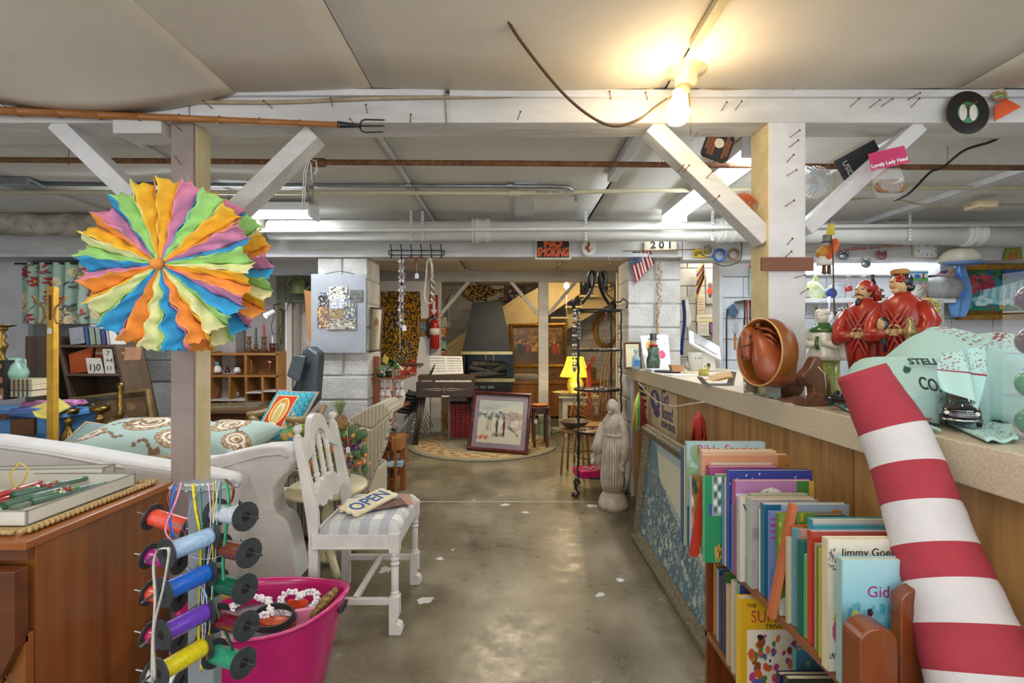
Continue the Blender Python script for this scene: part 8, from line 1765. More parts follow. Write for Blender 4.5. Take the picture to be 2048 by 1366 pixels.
t=thing('candle_finial','ringed gilt candlestick rising behind the bandanas','candlestick',(1.37,1.72,CT+.001));MB().lathe([(.04,0),(.02,.03),(.03,.08),(.035,.12),(.012,.15),(.016,.17),(.03,.18),(.012,.195),(.012,.21),(.025,.222),(.01,.232),(.018,.25),(.022,.27),(.010,.285),(.016,.3),(.0,.315)],(0,0,0),20,mat('pale_gilt','#a8905c',.3,.6,c2='#7a6840',scale=30)).build('body',t)
# carved wood head, coasters, dish
cwd=wood('carved_walnut','#6f4630','#4f2f1f','z',12,.3,.3);p=on(1622,812)+Vector((.02,.02,0));t=thing('wood_carving','carved walnut hooded head with long nose on a block base','carving',p,.1)
MB().bb(-.055,.055,-.035,.035,0,.03,cwd).build('base',t,bev=.002)
g=MB();g.prism([(-.01,.03),(-.015,.065),(-.03,.072),(-.06,.105),(-.03,.135),(-.006,.175),(.008,.178),(.022,.15),(.035,.09),(.036,.03)],-.022,.022,cwd);g.build('head',t,bev=.007,seg=3);g=MB();g.prism([(-.03,.03),(-.018,.05),(.02,.04),(.02,.03)],-.032,.0,cwd);g.build('hand',t,bev=.003);g=MB();g.tube([(.0,-.024,.14),(.025,-.024,.115),(.035,-.02,.07),(.045,-.0,.035)],.0015,4,string_m);g.build('tag_string',t)
MB().loft([(.032,.062,0,.01,.004),(.11,.055,0,.006,.004)],8,cwd).build('stick',t)
for k,(px,py,r_,m,l) in enumerate([(1512,790,.035,mat('green_ring','#9aa58a',.3),'pale green glass coaster near the horse plaque'),(1545,797,.035,cwd,'brown coaster in front of the white post'),(1572,803,.045,mat('red_brown','#8a5444',.4),'red-brown leather coaster stack beside the carving')]):
    g=MB();p=on(px,py,.02);g.lathe([(0,0),(r_,0),(r_,.004),(r_*.9,.006),(r_*.88,.004),(0,.004)],p,22,m);single('coaster',l,'coaster',g)
p=on(1600,798)+Vector((.01,.08,0));g=MB();g.lathe([(.05,-.004),(.055,0),(.05,.008),(0,.010)],p+Vector((0,0,.048)),20,cwd,rot=R('X',PI/2));single('wooden_dish','round brown wooden dish standing on edge behind the carving','dish',g)
# horse plaque
N=Vector((-.985,-.19,.04)).normalized();U_=Vector((0,0,1)).cross(N).normalized();V_=N.cross(U_);M3=Matrix((U_,V_,N)).transposed()
am=mat('amber_resin','#9a5a1e',.4,c2='#7c4414',scale=6);hm=mat('carved_horse','#a0522c',.4,c2='#8a4220',scale=12,coat=.15)
pc=Vector((1.045,2.0,1.335));t=thing('horse_plaque','round amber bowl plaque with a carved horse head and shoulder','plaque',pc-Vector((0,0,.13)))
g=MB();g.lathe([(0,-.02),(.10,-.02),(.124,-.01),(.136,.02),(.136,.065),(.130,.068),(.124,.05),(.116,.01),(.095,-.008),(0,-.014)],pc,40,am,rot=M3);g.build('bowl',t,w=True);MB().tube([pc+M3 @ Vector((.133*math.cos(a_),.133*math.sin(a_),.067)) for a_ in [2*PI*k/44 for k in range(44)]],.0035,6,mat('rim_pale','#d0a060',.4),closed=True).build('rim',t,w=True)
def hp(x,y,z=.03):return pc+M3 @ Vector((x*1.45,y*1.2-.005,z*.95))
g=MB();g.tube([hp(.05,-.092,.005),hp(.03,-.055,.015),hp(.01,-.01,.025),hp(-.005,.035,.035),hp(-.03,.07,.045)],[.052,.092,.085,.058,.034],18,hm,flat=.7);g.tube([hp(-.04,-.085,.0),hp(-.03,-.04,.01),hp(-.02,0,.02)],[.03,.055,.05],14,hm,flat=.6);g.build('neck',t,w=True)
g=MB();g.tube([hp(-.045,.085,.05),hp(-.046,.06,.065),hp(-.042,.03,.078),hp(-.036,-.002,.082),hp(-.034,-.018,.08),hp(-.034,-.026,.076)],[.020,.031,.025,.020,.021,.012],16,hm);g.build('horse_head',t,w=True)
g=MB();[g.sph(hp(x,y,z),r,8,blk) for x,y,z,r in ((-.045,-.016,.100,.004),(-.026,-.016,.099,.004),(-.069,.056,.078,.006),(-.022,.056,.084,.006))];g.build('eyes_and_nostrils',t,w=True)['kind']='stuff'
for s_ in (-.066,-.024):MB().tube([hp(s_,.085,.05),hp(s_,.10,.048),hp(s_+.002,.112,.044)],[.011,.010,.001],8,hm).build('ear',t,w=True)
MB().tube([hp(-.066,.03,.075),hp(-.045,.022,.105),hp(-.016,.026,.100),hp(.005,.055,.07),hp(-.01,.09,.05)],.003,5,dkbr).build('bridle',t,w=True)
g=MB();[g.tube([hp(-.01+.004*k,.085-.02*k,.06),hp(.02+.006*k,.08-.02*k,.05),hp(.045,.06-.022*k,.035)],[.006,.007,.001],6,hm) for k in range(5)];g.build('mane',t,w=True)['kind']='stuff'
MB().bb(1.045,1.07,1.99,2.06,CT+.001,1.225,mat('stand_grey','#8f9690',.3)).build('stand',t,w=True)
# left counter items
wp=mat('white_plastic','#d9d7d0',.35,var=.02);p=on(1433,748)+Vector((.06,.35,0));t=thing('tablet_register','white tablet sales register on a tilted stand','register',p,.0)
g=MB();g.prism([(-.05,0),(.06,0),(.05,.17),(-.03,.17)],-.05,.05,wp);g.build('stand',t,bev=.01);g=MB();g.box((-.01,0,.20),(.27,.20,.018),wp,rot=R('Y',.50) @ R('X',.6));g.build('tablet_frame',t,bev=.006);g=MB();g.box((-.004,-.006,.211),(.20,.15,.004),mat('screen_grey','#8f8f8c',.2),rot=R('Y',.50) @ R('X',.6));g.build('screen',t);MB().bb(-.012,.012,-.053,-.05,.03,.06,black).build('mark',t)
p=on(1425,772)+Vector((.03,.05,0));t=thing('card_holder','smoked plastic tray holding tan business cards','card holder',p);sm_=mat('smoke_plastic','#6a6a62',.15,alpha=.75)
g=MB();g.prism([(-.10,.04),(-.07,0),(.07,0),(.085,.07),(.078,.07),(.06,.008),(-.06,.008),(-.095,.045)],-.03,.03,sm_);g.build('tray',t);[MB().box((.0+.009*k,0,.045),(.09,.05,.002),mat('tan_card','#b58f55',.7),rot=R('Y',-.25) @ R('X',.5)).build('card',t) for k in range(5)]
t=lathed('foam_cup','white paper cup with coloured lettering behind the cards','cup',on(1388,744)+Vector((.05,.1,0)),[(.04,0),(.058,.14),(.062,.145),(.056,.145),(.04,.01),(0,.01)],white,20);scribble(t,(-.025,-.057,.10),(1,0,0),.05,mat('cup_green','#4f8a4a'),.010,False)
t=lathed('bell_figurine','small yellow-green ceramic bell with a loop handle','bell',on(1404,752)+Vector((.03,.05,0)),[(.035,0),(.03,.02),(.028,.04),(.014,.055),(0,.058)],mat('olive_glaze','#b0a04a',.25,c2='#8a8a3c',scale=20),16,extra=lambda t:MB().tube([(0,0,.055),(.02,0,.07),(.035,0,.05),(.03,0,.03)],.005,6,mat('olive_glaze','')).build('handle',t))
p=on(1371,742)+Vector((.04,.05,0));t=thing('alarm_clock','small round grey alarm clock on the counter','clock',p);g=MB();g.cyl((0,-.012,.045),(0,.012,.045),.035,n=24,m=steel);g.build('case',t);g=MB();g.cyl((0,-.0135,.045),(0,-.0125,.045),.028,n=24,m=paper);g.build('dial',t);g=MB();g.bar((0,-.015,.045),(.012,-.015,.03),.003,.001,ink);g.bar((0,-.015,.045),(-.008,-.015,.062),.003,.001,ink);g.build('hands',t)
g=MB();g.lathe([(.03,0),(.03,.14),(.026,.15),(.026,.006),(0,.006)],(0,0,0),20,glass);p=on(1474,790)+Vector((.0,.06,0));g.v=[v+p for v in g.v];single('glass_tumbler','tall clear glass jar beside the horse plaque','jar',g)
t=lathed('pump_bottle','peach pump-top bottle inside the clear jar','bottle',p+Vector((.0,0,.007)),[(.02,0),(.02,.12),(.012,.14),(.022,.16),(.022,.20),(.008,.205),(.008,.23),(0,.23)],mat('peach','#cdb3a0',.4),16,extra=lambda t:MB().bar((.01,0,.228),(-.045,0,.232),.02,.012,mat('peach','')).build('nozzle',t))
for k,(px,py,sx,sy,h,rz,c,l) in enumerate([(1305,744,.20,.13,.02,.2,'#cfd0d2','pile of pale papers on the counter near the flag pillar'),(1318,746,.10,.18,.014,.5,'#3b4350','dark folder under the pale papers'),(1345,752,.17,.13,.006,.1,'#dcdcda','spiral notebook lying on the counter'),(1370,747,.12,.10,.008,-.3,'#d9c69a','cream envelope beside the card tray'),(1297,737,.12,.08,.01,0,'#b5506a','dark pink booklet at the end of the counter'),(1400,760,.1,.08,.004,.4,'#c9998a','pinkish slip by the card tray')]):slab('papers',l,'paper',on(px,py,.07)+Vector((0,.05,h/2)),sx,sy,h,rz,mat('pap%d' % k,c,.7))
g=MB();g.prism([(-.035,0),(.035,0),(.045,.045),(-.05,.05)],-.03,.03,mat('kraft','#b0805c',.8));g.v=[v+on(1345,748,.06)+Vector((0,.1,.01)) for v in g.v];single('kraft_box','small open brown kraft box on the counter','box',g)
framed('framed_print','small brown framed verse at the end of the counter',P(1248,738,4.3),P(1283,738,4.3),P(1281,684,4.35),P(1247,684,4.35),Art(30,40,'#d9cfa8').ell(.65,.3,.14,.12,'#5c8a4c').lines(.15,.85,.8,5,.1,'#8a8060'),.018,mat('brown_frame',''),.012)
t=lathed('sanitizer_bottle','clear pump bottle of blue hand gel before the small frame','bottle',(X(1258,4.1)+.07,4.15,CT+.001),[(.032,0),(.035,.02),(.035,.09),(.014,.12),(.012,.14),(.02,.142),(.018,.165),(0,.165)],mat('gel_clear','#a9c9d6',.1,alpha=.6),18);MB().box((0,-.036,.05),(.05,.002,.05),mat('gel_label','#3f7ab0',.5)).build('label',t);MB().bar((0,0,.16),(-.04,0,.165),.012,.01,white).build('nozzle',t)
t=thing('hat_figurine','figurine in black top hat and red scarf on the counter','figurine',(X(1310,4.0),4.05,CT+.001));MB().loft([(0,0,0,.05,.045),(.08,0,0,.055,.05),(.13,0,0,.04,.035),(.17,0,0,.05,.04),(.20,0,0,.02,.02)],20,mat('coat_green','#26332a',.3,c2='#5f7a66',scale=30)).build('coat',t);MB().sph((0,0,.225),(.028,.028,.032),12,mat('hatface','#c9b89a',.4)).build('head',t);MB().lathe([(.045,.245),(.045,.25),(.026,.252),(.028,.295),(0,.295)],(0,0,0),18,black).build('hat',t);MB().tube([(.03*math.cos(q),.03*math.sin(q)-.005,.198) for q in (0,1,2,3,4,5)],.009,6,red,closed=True).build('scarf',t)
a=Art(50,50,'#d9d9d6').ell(.35,.65,.2,.2,'#d99a3a').ell(.3,.2,.1,.1,'#d98a3a').ell(.7,.4,.14,.12,'#c9486a').blobs(12,['#8ab0c0','#c9a0a8','#a0b88a'],.02,.06)
t=thing('painted_card','white card with painted sun and pink flowers behind the top-hat figurine','card',(X(1310,4.3),4.3,CT));canvas('print',a,quadmap(P(1290,737,4.2),P(1342,737,4.2),P(1336,668,4.35),P(1280,672,4.35)),t,PRINT,w=True,thick=.004)
# ================= SHOP WALL AND HANGING THINGS =================
W=4.77
t=thing('wall_shelf','long white wall shelf behind the counter holding bottles','shelf',(X(1750,4.7),4.68,Z(600,4.6)))
MB().bb(X(1600,4.6),X(1905,4.6),4.56,4.80,Z(606,4.6),Z(597,4.6),white).build('board',t,w=True,bev=.003)
MB().bb(X(1560,4.6),X(1900,4.6),4.70,4.80,Z(550,4.7),Z(520,4.7),white_paint).build('upper_rail',t,w=True,bev=.004)
SH=Z(597,4.6)+.001
def sh(px,d=4.64):return (X(px,d),d,SH)
cola=[(.028,0),(.032,.01),(.031,.05),(.027,.075),(.032,.11),(.027,.15),(.014,.185),(.013,.215),(.015,.218),(.015,.225),(0,.225)]
for px,l,m in ((1697,'clear contour bottle with a red label, left of three',glass),(1727,'pale empty contour bottle, middle of three',glass),(1745,'dark cola-filled contour bottle, right of three',mat('cola','#2a120c',.1))):
    t=lathed('glass_bottle',l,'bottle',sh(px),cola,m,16);MB().lathe([(.0325,.07),(.031,.08),(.0335,.115)],(0,0,0),16,red).build('label',t)
t=thing('fish_vase','clear and yellow-green glass fish standing on its tail','vase',sh(1632));fg2=mat('fish_glass','#c3cf6a',.1,c2='#dfe8d8',scale=20)
MB().loft([(0,0,0,.05,.03),(.03,.01,0,.07,.035),(.07,0,0,.085,.04),(.12,-.02,0,.07,.035),(.16,-.03,0,.04,.02)],20,fg2).build('body',t)
MB().prism([(.06,.05),(.14,.13),(.13,.0)],-.01,.01,fg2).build('tail',t,bev=.004);MB().prism([(-.05,.13),(.0,.24),(.03,.13)],-.008,.008,fg2).build('fin',t,bev=.003)
t=lathed('clip_jar','clear wire-clip jar of small things on the shelf','jar',sh(1676),[(.05,0),(.055,.02),(.055,.10),(.045,.12),(.05,.125),(.05,.14),(0,.145)],mat('jar_glass','#c9d2d4',.1,alpha=.5),18,extra=lambda t:MB().tube([(-.058,0,.12),(-.062,0,.07),(-.05,-.03,.10)],.003,5,chrome).build('clip',t))
g=MB();g.cyl((0,-.012,.035),(0,.012,.035),.045,n=22,m=mat('tin_blue','#3a4f9c',.3));g.v=[v+Vector(sh(1663,4.6))+Vector((0,0,.012)) for v in g.v];single('round_tin','round blue tin standing on edge below the jar','tin',g)
t=lathed('penguin_toy','small black and white penguin toy on the shelf','toy',sh(1761),[(0,0),(.03,0),(.035,.03),(.028,.06),(.026,.085),(0,.10)],black,14);MB().sph((0,-.018,.04),(.022,.018,.03),10,white).build('belly',t);MB().sph((0,-.03,.075),(.006,.01,.004),6,orange).build('beak',t)
g=MB();g.bb(-.06,.06,0,.04,0,.105,mat('brown_logo','#8a6a4a',.6));g.v=[v+Vector(sh(1760,4.57))-Vector((0,0,.115)) for v in g.v];single('brown_plaque','brown square plaque hanging from the shelf edge','plaque',g)
t=thing('flat_box','white and green game box on the shelf','box',P(1830,562,4.6));MB().bb(X(1803,4.6),X(1856,4.6),4.6,4.66,Z(562,4.6),Z(541,4.6),white).build('box',t,w=True,bev=.002)
canvas('print',Art(40,20,'#cfe0dc').rect(0,0,1,.35,'#5fae5a').rect(0,.7,1,.85,'#3f8fc0').ell(.6,.45,.12,.2,'#3f6fb0').ell(.82,.45,.05,.3,'#8a3a2c'),flat(X(1803,4.6),X(1856,4.6),4.598,Z(562,4.6),Z(541,4.6)),t,w=True)
t=thing('dial_scale','pink-rimmed oval dial of a kitchen scale on the shelf','scale',sh(1835,4.6));MB().bb(-.085,.085,0,.08,0,.135,mat('pink_enamel','#d3a39a',.4)).build('case',t,bev=.008);g=MB();g.lathe([(0,0),(.06,0),(.062,-.004),(0,-.005)],(0,-.001,.07),24,paper,rot=R('X',-PI/2),sx=1.15);g.build('dial',t);MB().bar((0,-.007,.07),(.03,-.007,.09),.012,.003,steel).build('needle',t)
g=MB();g.lathe([(.02,0),(.006,.01),(.006,.06),(.016,.075),(.016,.08),(0,.08)],sh(1867,4.6),12,yellow);single('yellow_eggcup','tiny yellow stand at the right end of the shelf','stand',g)
# clock, cap, flag, apron, painting
W=4.395
t=thing('wall_clock','square cream wall clock with black numerals, partly behind the pipe','clock',P(1849,515,W));x0,x1,z0,z1=X(1827,W),X(1872,W),Z(515,W),Z(472,W)
MB().bb(x0,x1,W-.02,W+.02,z0,z1,paper).build('case',t,w=True,bev=.01);MB().bb(x0+.02,x1-.02,W-.023,W-.02,z0+.02,z1-.02,white).build('dial',t,w=True)
cx_,cz_=(x0+x1)/2,(z0+z1)/2
for n_ in range(1,13):a_=PI/2-n_*PI/6;k_=.078/max(abs(math.cos(a_)),abs(math.sin(a_)));text('numeral',str(n_),.026,(cx_+k_*math.cos(a_)*.95,W-.024,cz_+k_*math.sin(a_)*.95),ink,t,w=True)
g=MB();g.bar((cx_,W-.026,cz_),(cx_+.035,W-.026,cz_+.03),.006,.002,ink);g.bar((cx_,W-.026,cz_),(cx_-.05,W-.026,cz_+.045),.004,.002,ink);g.build('hands',t,w=True)
W=4.77
t=thing('cap','cream baseball cap with a blue brim hanging on the wall','cap',P(1920,525,4.27));MB().loft([(0,0,0,.16,.12),(.05,0,0,.155,.12),(.10,0,0,.12,.09),(.135,0,0,.05,.04)],20,mat('cap_cream','#c9c2ae',.8)).build('crown',t);MB().loft([(-.02,0,-.05,.15,.11),(-.005,0,-.03,.16,.12)],20,mat('cap_blue','#5f7fae',.7)).build('brim',t)
bc_=mat('apron_blue','#6f9fd6',.85,var=.08);nc_=mat('pennant_blue','#4f74d0',.7)
t=thing('blue_apron','light blue cloth hanging over the painting corner','cloth',P(1918,632,4.55));g=MB()
def ap(u,v):w0=12+26*min(1,v*2)*(1 if v < .8 else (1-(v-.8)*3));return tuple(P(1918+(u-.5)*w0*1.1+3*math.sin(v*4),528+106*v,4.60)+Vector((0,.015*math.sin(u*11),0)))
g.sheet(ap,12,16,bc_);g.build('cloth',t,w=True,thick=.004);g=MB();q=[P(1918,545,4.53),P(1932,590,4.53),P(1902,595,4.53),P(1900,570,4.53)];g.add(q,[(0,1,2,3)],nc_);g.build('pennant',t,w=True,thick=.003);MB().sph(P(1908,570,4.515),(.035,.006,.03),10,mat('crest','#c9a23a',.5)).build('crest',t,w=True)
t=thing('small_flag','little striped flag on a stick above the concrete pot','flag',P(1890,575,4.55));a=Art(30,26,'#d8d2c8');[a.rect(0,k/7,1,k/7+.07,'#9c3440') for k in range(7)];a.rect(0,.5,.45,1,'#3f5078');canvas('cloth',a,quadmap(P(1872,548,4.55),P(1905,562,4.55),P(1912,536,4.55),P(1884,542,4.55)),t,CLOTH,w=True,thick=.002);MB().tube([P(1886,570,4.55),P(1912,534,4.55)],.004,5,pine).build('stick',t,w=True)
a=Art(110,90,'#2f7f86');a.rect(0,.8,1,1,'#1f5fae').blobs(30,['#1f5a3a','#2f7a4a','#164a3a'],.04,.10,0,.7,.6,1);a.blobs(70,['#a83040','#c04a50','#7a2438'],.02,.05,.0,.42,.42,.85);a.poly([(.3,.5),(.95,.78),(1,.78),(1,.15),(.15,.2)],'#8fd0dc')
for k in range(90):x=random.uniform(.2,1);a.line(x,.2+random.random()*.2,x+.03,.45+.3*x*random.uniform(.7,1),.006,random.choice(['#d9f0f2','#3f9fb0','#a9dfe6','#e6f6f6']))
a.blobs(26,['#d9eef0','#8fd0d8'],.03,.07,.15,.15,1,.3);a.rect(0,0,1,.14,'#1f7a62').blobs(20,['#2f8a5a','#a83a3a','#b8a83a'],.01,.04,0,0,1,.16)
framed('framed_painting','gold-framed bright waterfall painting on the shop wall',P(1912,640,4.72),P(2075,640,4.72),P(2075,522,4.76),P(1912,524,4.76),a,.085,gold,.04)
t=thing('dog_picture','tilted olive postcard of a brown dog on the painting top','picture',P(2030,523,4.4));canvas('print',Art(30,24,'#8a8a2c').ell(.5,.2,.3,.35,'#a86a34').ell(.35,.5,.06,.15,'#8d5226').ell(.65,.5,.06,.15,'#8d5226'),quadmap(P(2006,522,4.4),P(2046,518,4.41),P(2042,494,4.41),P(2012,497,4.4)),t,w=True,thick=.004)
g=MB();g.loft([(0,0,0,.13,.10),(.05,0,0,.16,.12),(.13,0,0,.17,.13),(.19,0,0,.13,.10)],16,mat('concrete_grey','#a3a3a0',.9,c2='#8a8a86',scale=20,bump=.6));g.v=[v+P(1885,597,4.62) for v in g.v];single('concrete_block','grey lumpy concrete piece behind the little flag','block',g)
t=thing('flower_wreath','yellow dried flower wreath with a small doll in it','wreath',P(1856,648,4.5));random.seed(7);q0=P(1856,622,4.5)-t.location;ywr=[mat('wr_y','#cdb83a',.7),mat('wr_w','#e0dcc8',.7),mat('wr_g','#2f6a44',.7)]
for k in range(80):a_=k*2*PI/80*3;g=MB();r_=.085+random.uniform(-.018,.018);g.sph(q0+Vector((r_*math.cos(a_),random.uniform(-.02,.02),r_*1.15*math.sin(a_))),.012,6,ywr[2 if math.sin(a_) < -.6 and k % 2 else int(k % 3 == 1)]);g.build('flower',t)
g=MB();g.loft([(-.04,0,0,.03,.02),(.02,0,0,.02,.015)],10,mat('doll_pink','#d08a8a',.6));g.sph((0,-.005,.04),.018,8,skin);g.v=[v+q0 for v in g.v];g.build('doll',t)
t=thing('crt_television','small old television with curved screen below the wreath','television',(X(1855,3.8),3.9,CT+.05));MB().bb(-.07,.07,-.1,.1,0,.13,mat('tv_grey','#8d9499',.4)).build('case',t,bev=.015);MB().bb(-.055,.055,-.107,-.1,.02,.115,mat('tv_screen','#1a2b33',.1,coat=.5)).build('screen',t,bev=.01);MB().bb(-.3,.3,-.2,.2,-1.2,-.001,mat('tv_stand','#a8a294',.6)).build('stand',t)
g=MB();g.bb(X(1872,4.5),X(1888,4.5),4.5,4.52,Z(672,4.5),Z(600,4.5),mat('white_brush','#d0cec6',.7,c2='#a9a9a0',scale=40));single('white_paddle','weathered white wooden paddle hanging beside the wreath','paddle',g);g=MB();g.prism([(q.x,q.z) for q in (P(1866,672,4.55),P(1876,672,4.55),P(1874,640,4.55),P(1869,640,4.55))],4.55,4.57,yellow);single('yellow_scraper','yellow scraper hanging below the wreath','tool',g)
g=MB();g.bar(P(1610,505,4.41),P(1850,487,4.41),.045,.008,mat('yardstick','#c9a48f',.6));t=single('yardstick','pinkish wooden yardstick fixed slanting below the pipe','ruler',g)
scribble(t,P(1690,499,4.403),P(1800,490.8,4.403)-P(1690,499,4.403),.5,red,.016)
for i,(px,py,l,m) in enumerate([(1688,512,'grey tin ornament hanging from the yardstick, left',steel),(1732,528,'grey elephant-like ornament hanging above the bottles',steel),(1764,512,'reddish cat face ornament hanging at the right',mat('cat_red','#8d5a5c',.6))]):
    g=MB();g.sph((0,0,0),(.045,.012,.035),10,m);g.sph((-.03,0,.03),(.015,.01,.02),6,m);g.sph((.03,0,.03),(.015,.01,.02),6,m);g.tube([(0,0,.02),(0,.02,.1)],.002,4,string_m);g.v=[v+P(px,py,4.38) for v in g.v];single('hanging_ornament',l,'ornament',g)
t=thing('plastic_spoon','large white plastic spoon hanging under the shelf','spoon',P(1658,640,4.5));g=MB();g.sph((0,0,.035),(.04,.012,.05),14,white);g.tube([(0,0,.07),(0,0,.14),(0,0,.21)],[.012,.014,.022],8,white,flat=.4);g.build('spoon',t)
for i,(px,py) in enumerate(((1632,615),(1641,612),(1683,625),(1700,606),(1709,620))):t=thing('key_trinket',['brass key ring','steel key ring','white paper-tagged trinket','pink key fob','tiny round key fob'][i]+' hanging from the shelf edge','trinket',P(px,py,4.55));MB().tube([(0,0,0),(0,0,(py-602)*.0045)],.002,4,chrome).build('cord',t);MB().box((0,0,-.01),(.03,.006,.04),[brass,steel,paper,mat('doll_pink',''),white][i]).build('fob',t,bev=.003)
g=MB();g.bb(0,.05,0,.02,0,.12,mat('bl_plaque','#b5a684',.6,c2='#6d5a40',scale=30));g.v=[v+P(1658,660,4.4) for v in g.v];
# niche beyond the counter
for l,px0,py0,px1,py1,a in (('tractor poster in red and grey in the niche',1412,608,1428,552,Art(24,50,'#9a9690').ell(.5,.45,.4,.14,'#b03a24').ell(.5,.65,.3,.1,'#6a4438').ell(.5,.3,.2,.08,'#3a3634')),('purple month calendar low in the niche',1418,668,1436,645,Art(30,30,'#6d3a74').lines(.1,.8,.9,6,.12,'#c9a8cc',.02)),('gold-bordered calendar header in the niche',1393,645,1440,630,Art(40,16,'#d0c6a4').rect(0,0,1,.12,'#b8963a').lines(.1,.6,.9,2,.3,'#5a4a3a',.02)),('beige handwritten sheet in the niche',1394,630,1410,590,Art(20,40,'#b8a88c').lines(.15,.8,.8,5,.14,'#9a6a5a',.02)),('white calendar page with curled corner in the niche',1395,672,1420,645,Art(30,30,'#cfcabb').lines(.1,.8,.8,4,.16,'#8a8a84',.012))):
    t=thing('niche_poster',l,'poster',P((px0+px1)/2,py0,5.58));canvas('print',a,flat(X(px0,5.58),X(px1,5.58),5.58,Z(py0,5.58),Z(py1,5.58)),t,w=True,thick=.004)
g=MB();[g.add([P(1394,600-k*9,5.5),P(1392,590-k*8,5.5),P(1408,552-k*5,5.5),P(1409,560-k*5,5.5)],[(0,1,2,3)],mat('penn_purple','#5f2f52',.8) if k % 2 else mat('penn_gold','#b8843a',.8)) for k in range(7)];single('striped_banner','purple and gold striped banner hanging in the niche','banner',g,thick=.004)
g=MB();g.sheet(lambda u,v:tuple(P(1364+6*u+3*math.sin(v*5),600+110*v,5.2)+Vector((0,.03*math.sin(u*9),0))),6,10,mat('royal_blue','#24468c',.9));single('blue_coat','blue garment hanging beside the flag pillar','garment',g,thick=.006)
g=MB();g.add([P(1374,592,5.4),P(1384,640,5.4),P(1376,656,5.4),P(1366,640,5.4)],[(0,1,2,3)],paper);single('white_rag','white cloth hanging from a hook in the niche','cloth',g,thick=.006)
g=MB();g.prism([(q.x,q.z) for q in (P(1472,606,4.7),P(1482,622,4.7),P(1475,636,4.7),P(1462,628,4.7),P(1462,614,4.7))],4.74,4.77,mat('slate_blue','#4f6a86',.8));single('pot_holder','slate blue pot holder hanging on the white block wall','pot holder',g,bev=.01)
t=thing('wire_whisk','whisk with a wooden handle hanging on the block wall','whisk',P(1470,700,4.7));MB().cyl((0,0,0),(0,0,.13),.012,n=8,m=pine).build('handle',t);[MB().tube([(0,0,.13),(s_*.025,0,.19),(s_*.015,0,.25),(0,0,.26)],.003,5,steel).build('wire',t) for s_ in (-1,0,1)]
g=MB();g.tube([P(1453,740,4.74),P(1453,640,4.74),P(1455,618,4.74)],.007,6,black);single('black_cane','thin black cane hanging on the white block wall','cane',g)
for k,(px,c) in enumerate(((1489,'#2a2a2e'),(1494,'#a83a30'),(1500,'#26262a'),(1506,'#8a8f94'))):g=MB();g.tube([P(px,650+4*k,4.6),P(px+1,600,4.6)],[.006,.012],7,mat('tool%d' % k,c,.4));single('hand_tool',['black-handled','red-handled','second black-handled','grey steel'][k]+' tool hanging in the pegboard row','tool',g)
g=MB();g.bb(X(1486,4.6),X(1512,4.6),4.6,4.78,Z(604,4.6),Z(600,4.6),darkwood);single('tool_rail','small dark rail holding the row of tools','rail',g)
t=thing('teal_chart','teal dotted chart with a red heading behind the post','poster',P(1508,585,W));canvas('print',Art(24,50,'#8fc0bd').rect(0,.9,1,1,'#a8453a').lines(.05,.8,.95,9,.09,'#d8e6e2',.015),flat(X(1499,W),X(1522,W),W,Z(590,W),Z(530,W)),t,w=True,thick=.003)
# tape rolls and tag on the beam
for px,py,r_,m,l in ((1416,501,.052,mat('clear_tape','#a99a80',.3),'tan clear tape roll hanging on the beam, left'),(1440,510,.058,blue,'blue tape roll hanging on the beam'),(1469,508,.052,mat('brown_tape','#8a6a44',.3),'brown tape roll hanging on the beam, right')):
    g=MB();vs=[];n=28;c_=P(px,py,4.36)
    for h,rr in ((0,r_),(0,r_*.72),(.05,r_*.72),(.05,r_)):
        for j in range(n):a_=2*PI*j/n;vs.append(c_+Vector((math.cos(a_)*rr+h*.3,h,math.sin(a_)*rr)))
    g.add(vs,[(k*n+j,k*n+(j+1) % n,((k+1) % 4)*n+(j+1) % n,((k+1) % 4)*n+j) for k in range(4) for j in range(n)],m,True);single('tape_roll',l,'tape',g)
t=thing('yellow_card','torn yellow card with a drawn truck on the beam','card',P(1402,515,4.39));canvas('print',Art(30,20,'#cdb02a').ell(.2,.3,.1,.15,'#5a4a20').ell(.7,.3,.1,.15,'#5a4a20').rect(.1,.35,.9,.7,'#8a741f'),flat(X(1386,4.39),X(1416,4.39),4.39,Z(515,4.39),Z(498,4.39)),t,w=True,thick=.003)
cable('black wire looping below the tape rolls',[P(1430,526,4.38),P(1450,532,4.38),P(1480,520,4.38),P(1483,480,4.38)],.004,black)
# ---- things hung from the front beam and braces ----
t=thing('vinyl_record','black seven-inch record with green and white label on a nail','record',P(1936,275,2.05));c_=P(1936,225,2.07)
g=MB();vs=[];n=48
for h,rr in ((0,.089),(0,.019),(.002,.019),(.002,.089)):
    for j in range(n):a_=2*PI*j/n;vs.append(c_+Vector((math.cos(a_)*rr,h,math.sin(a_)*rr)))
g.add(vs,[(k*n+j,k*n+(j+1) % n,((k+1) % 4)*n+(j+1) % n,((k+1) % 4)*n+j) for k in range(4) for j in range(n)],blackgloss);g.build('disc',t,w=True)
def ring(r0,r1,y,m,nm):
    g=MB();vs=[c_+Vector((math.cos(2*PI*j/n)*r,y,math.sin(2*PI*j/n)*r)) for r in (r0,r1) for j in range(n)];g.add(vs,[(j,(j+1) % n,n+(j+1) % n,n+j) for j in range(n)],m);return g.build(nm,t,w=True)
ring(.019,.044,-.0008,mat('label_green','#3a7a4a',.5),'label');[MB().sph(c_+Vector((s_*.021,-.001,0)),(.017,.0012,.034),14,mat('label_white','#d0cfc4',.5)).build('label_pattern',t,w=True) for s_ in (-1,1)];MB().cyl(c_+Vector((0,-.04,.025)),c_+Vector((-.01,.01,.02)),.003,n=6,m=rust).build('nail',t,w=True)
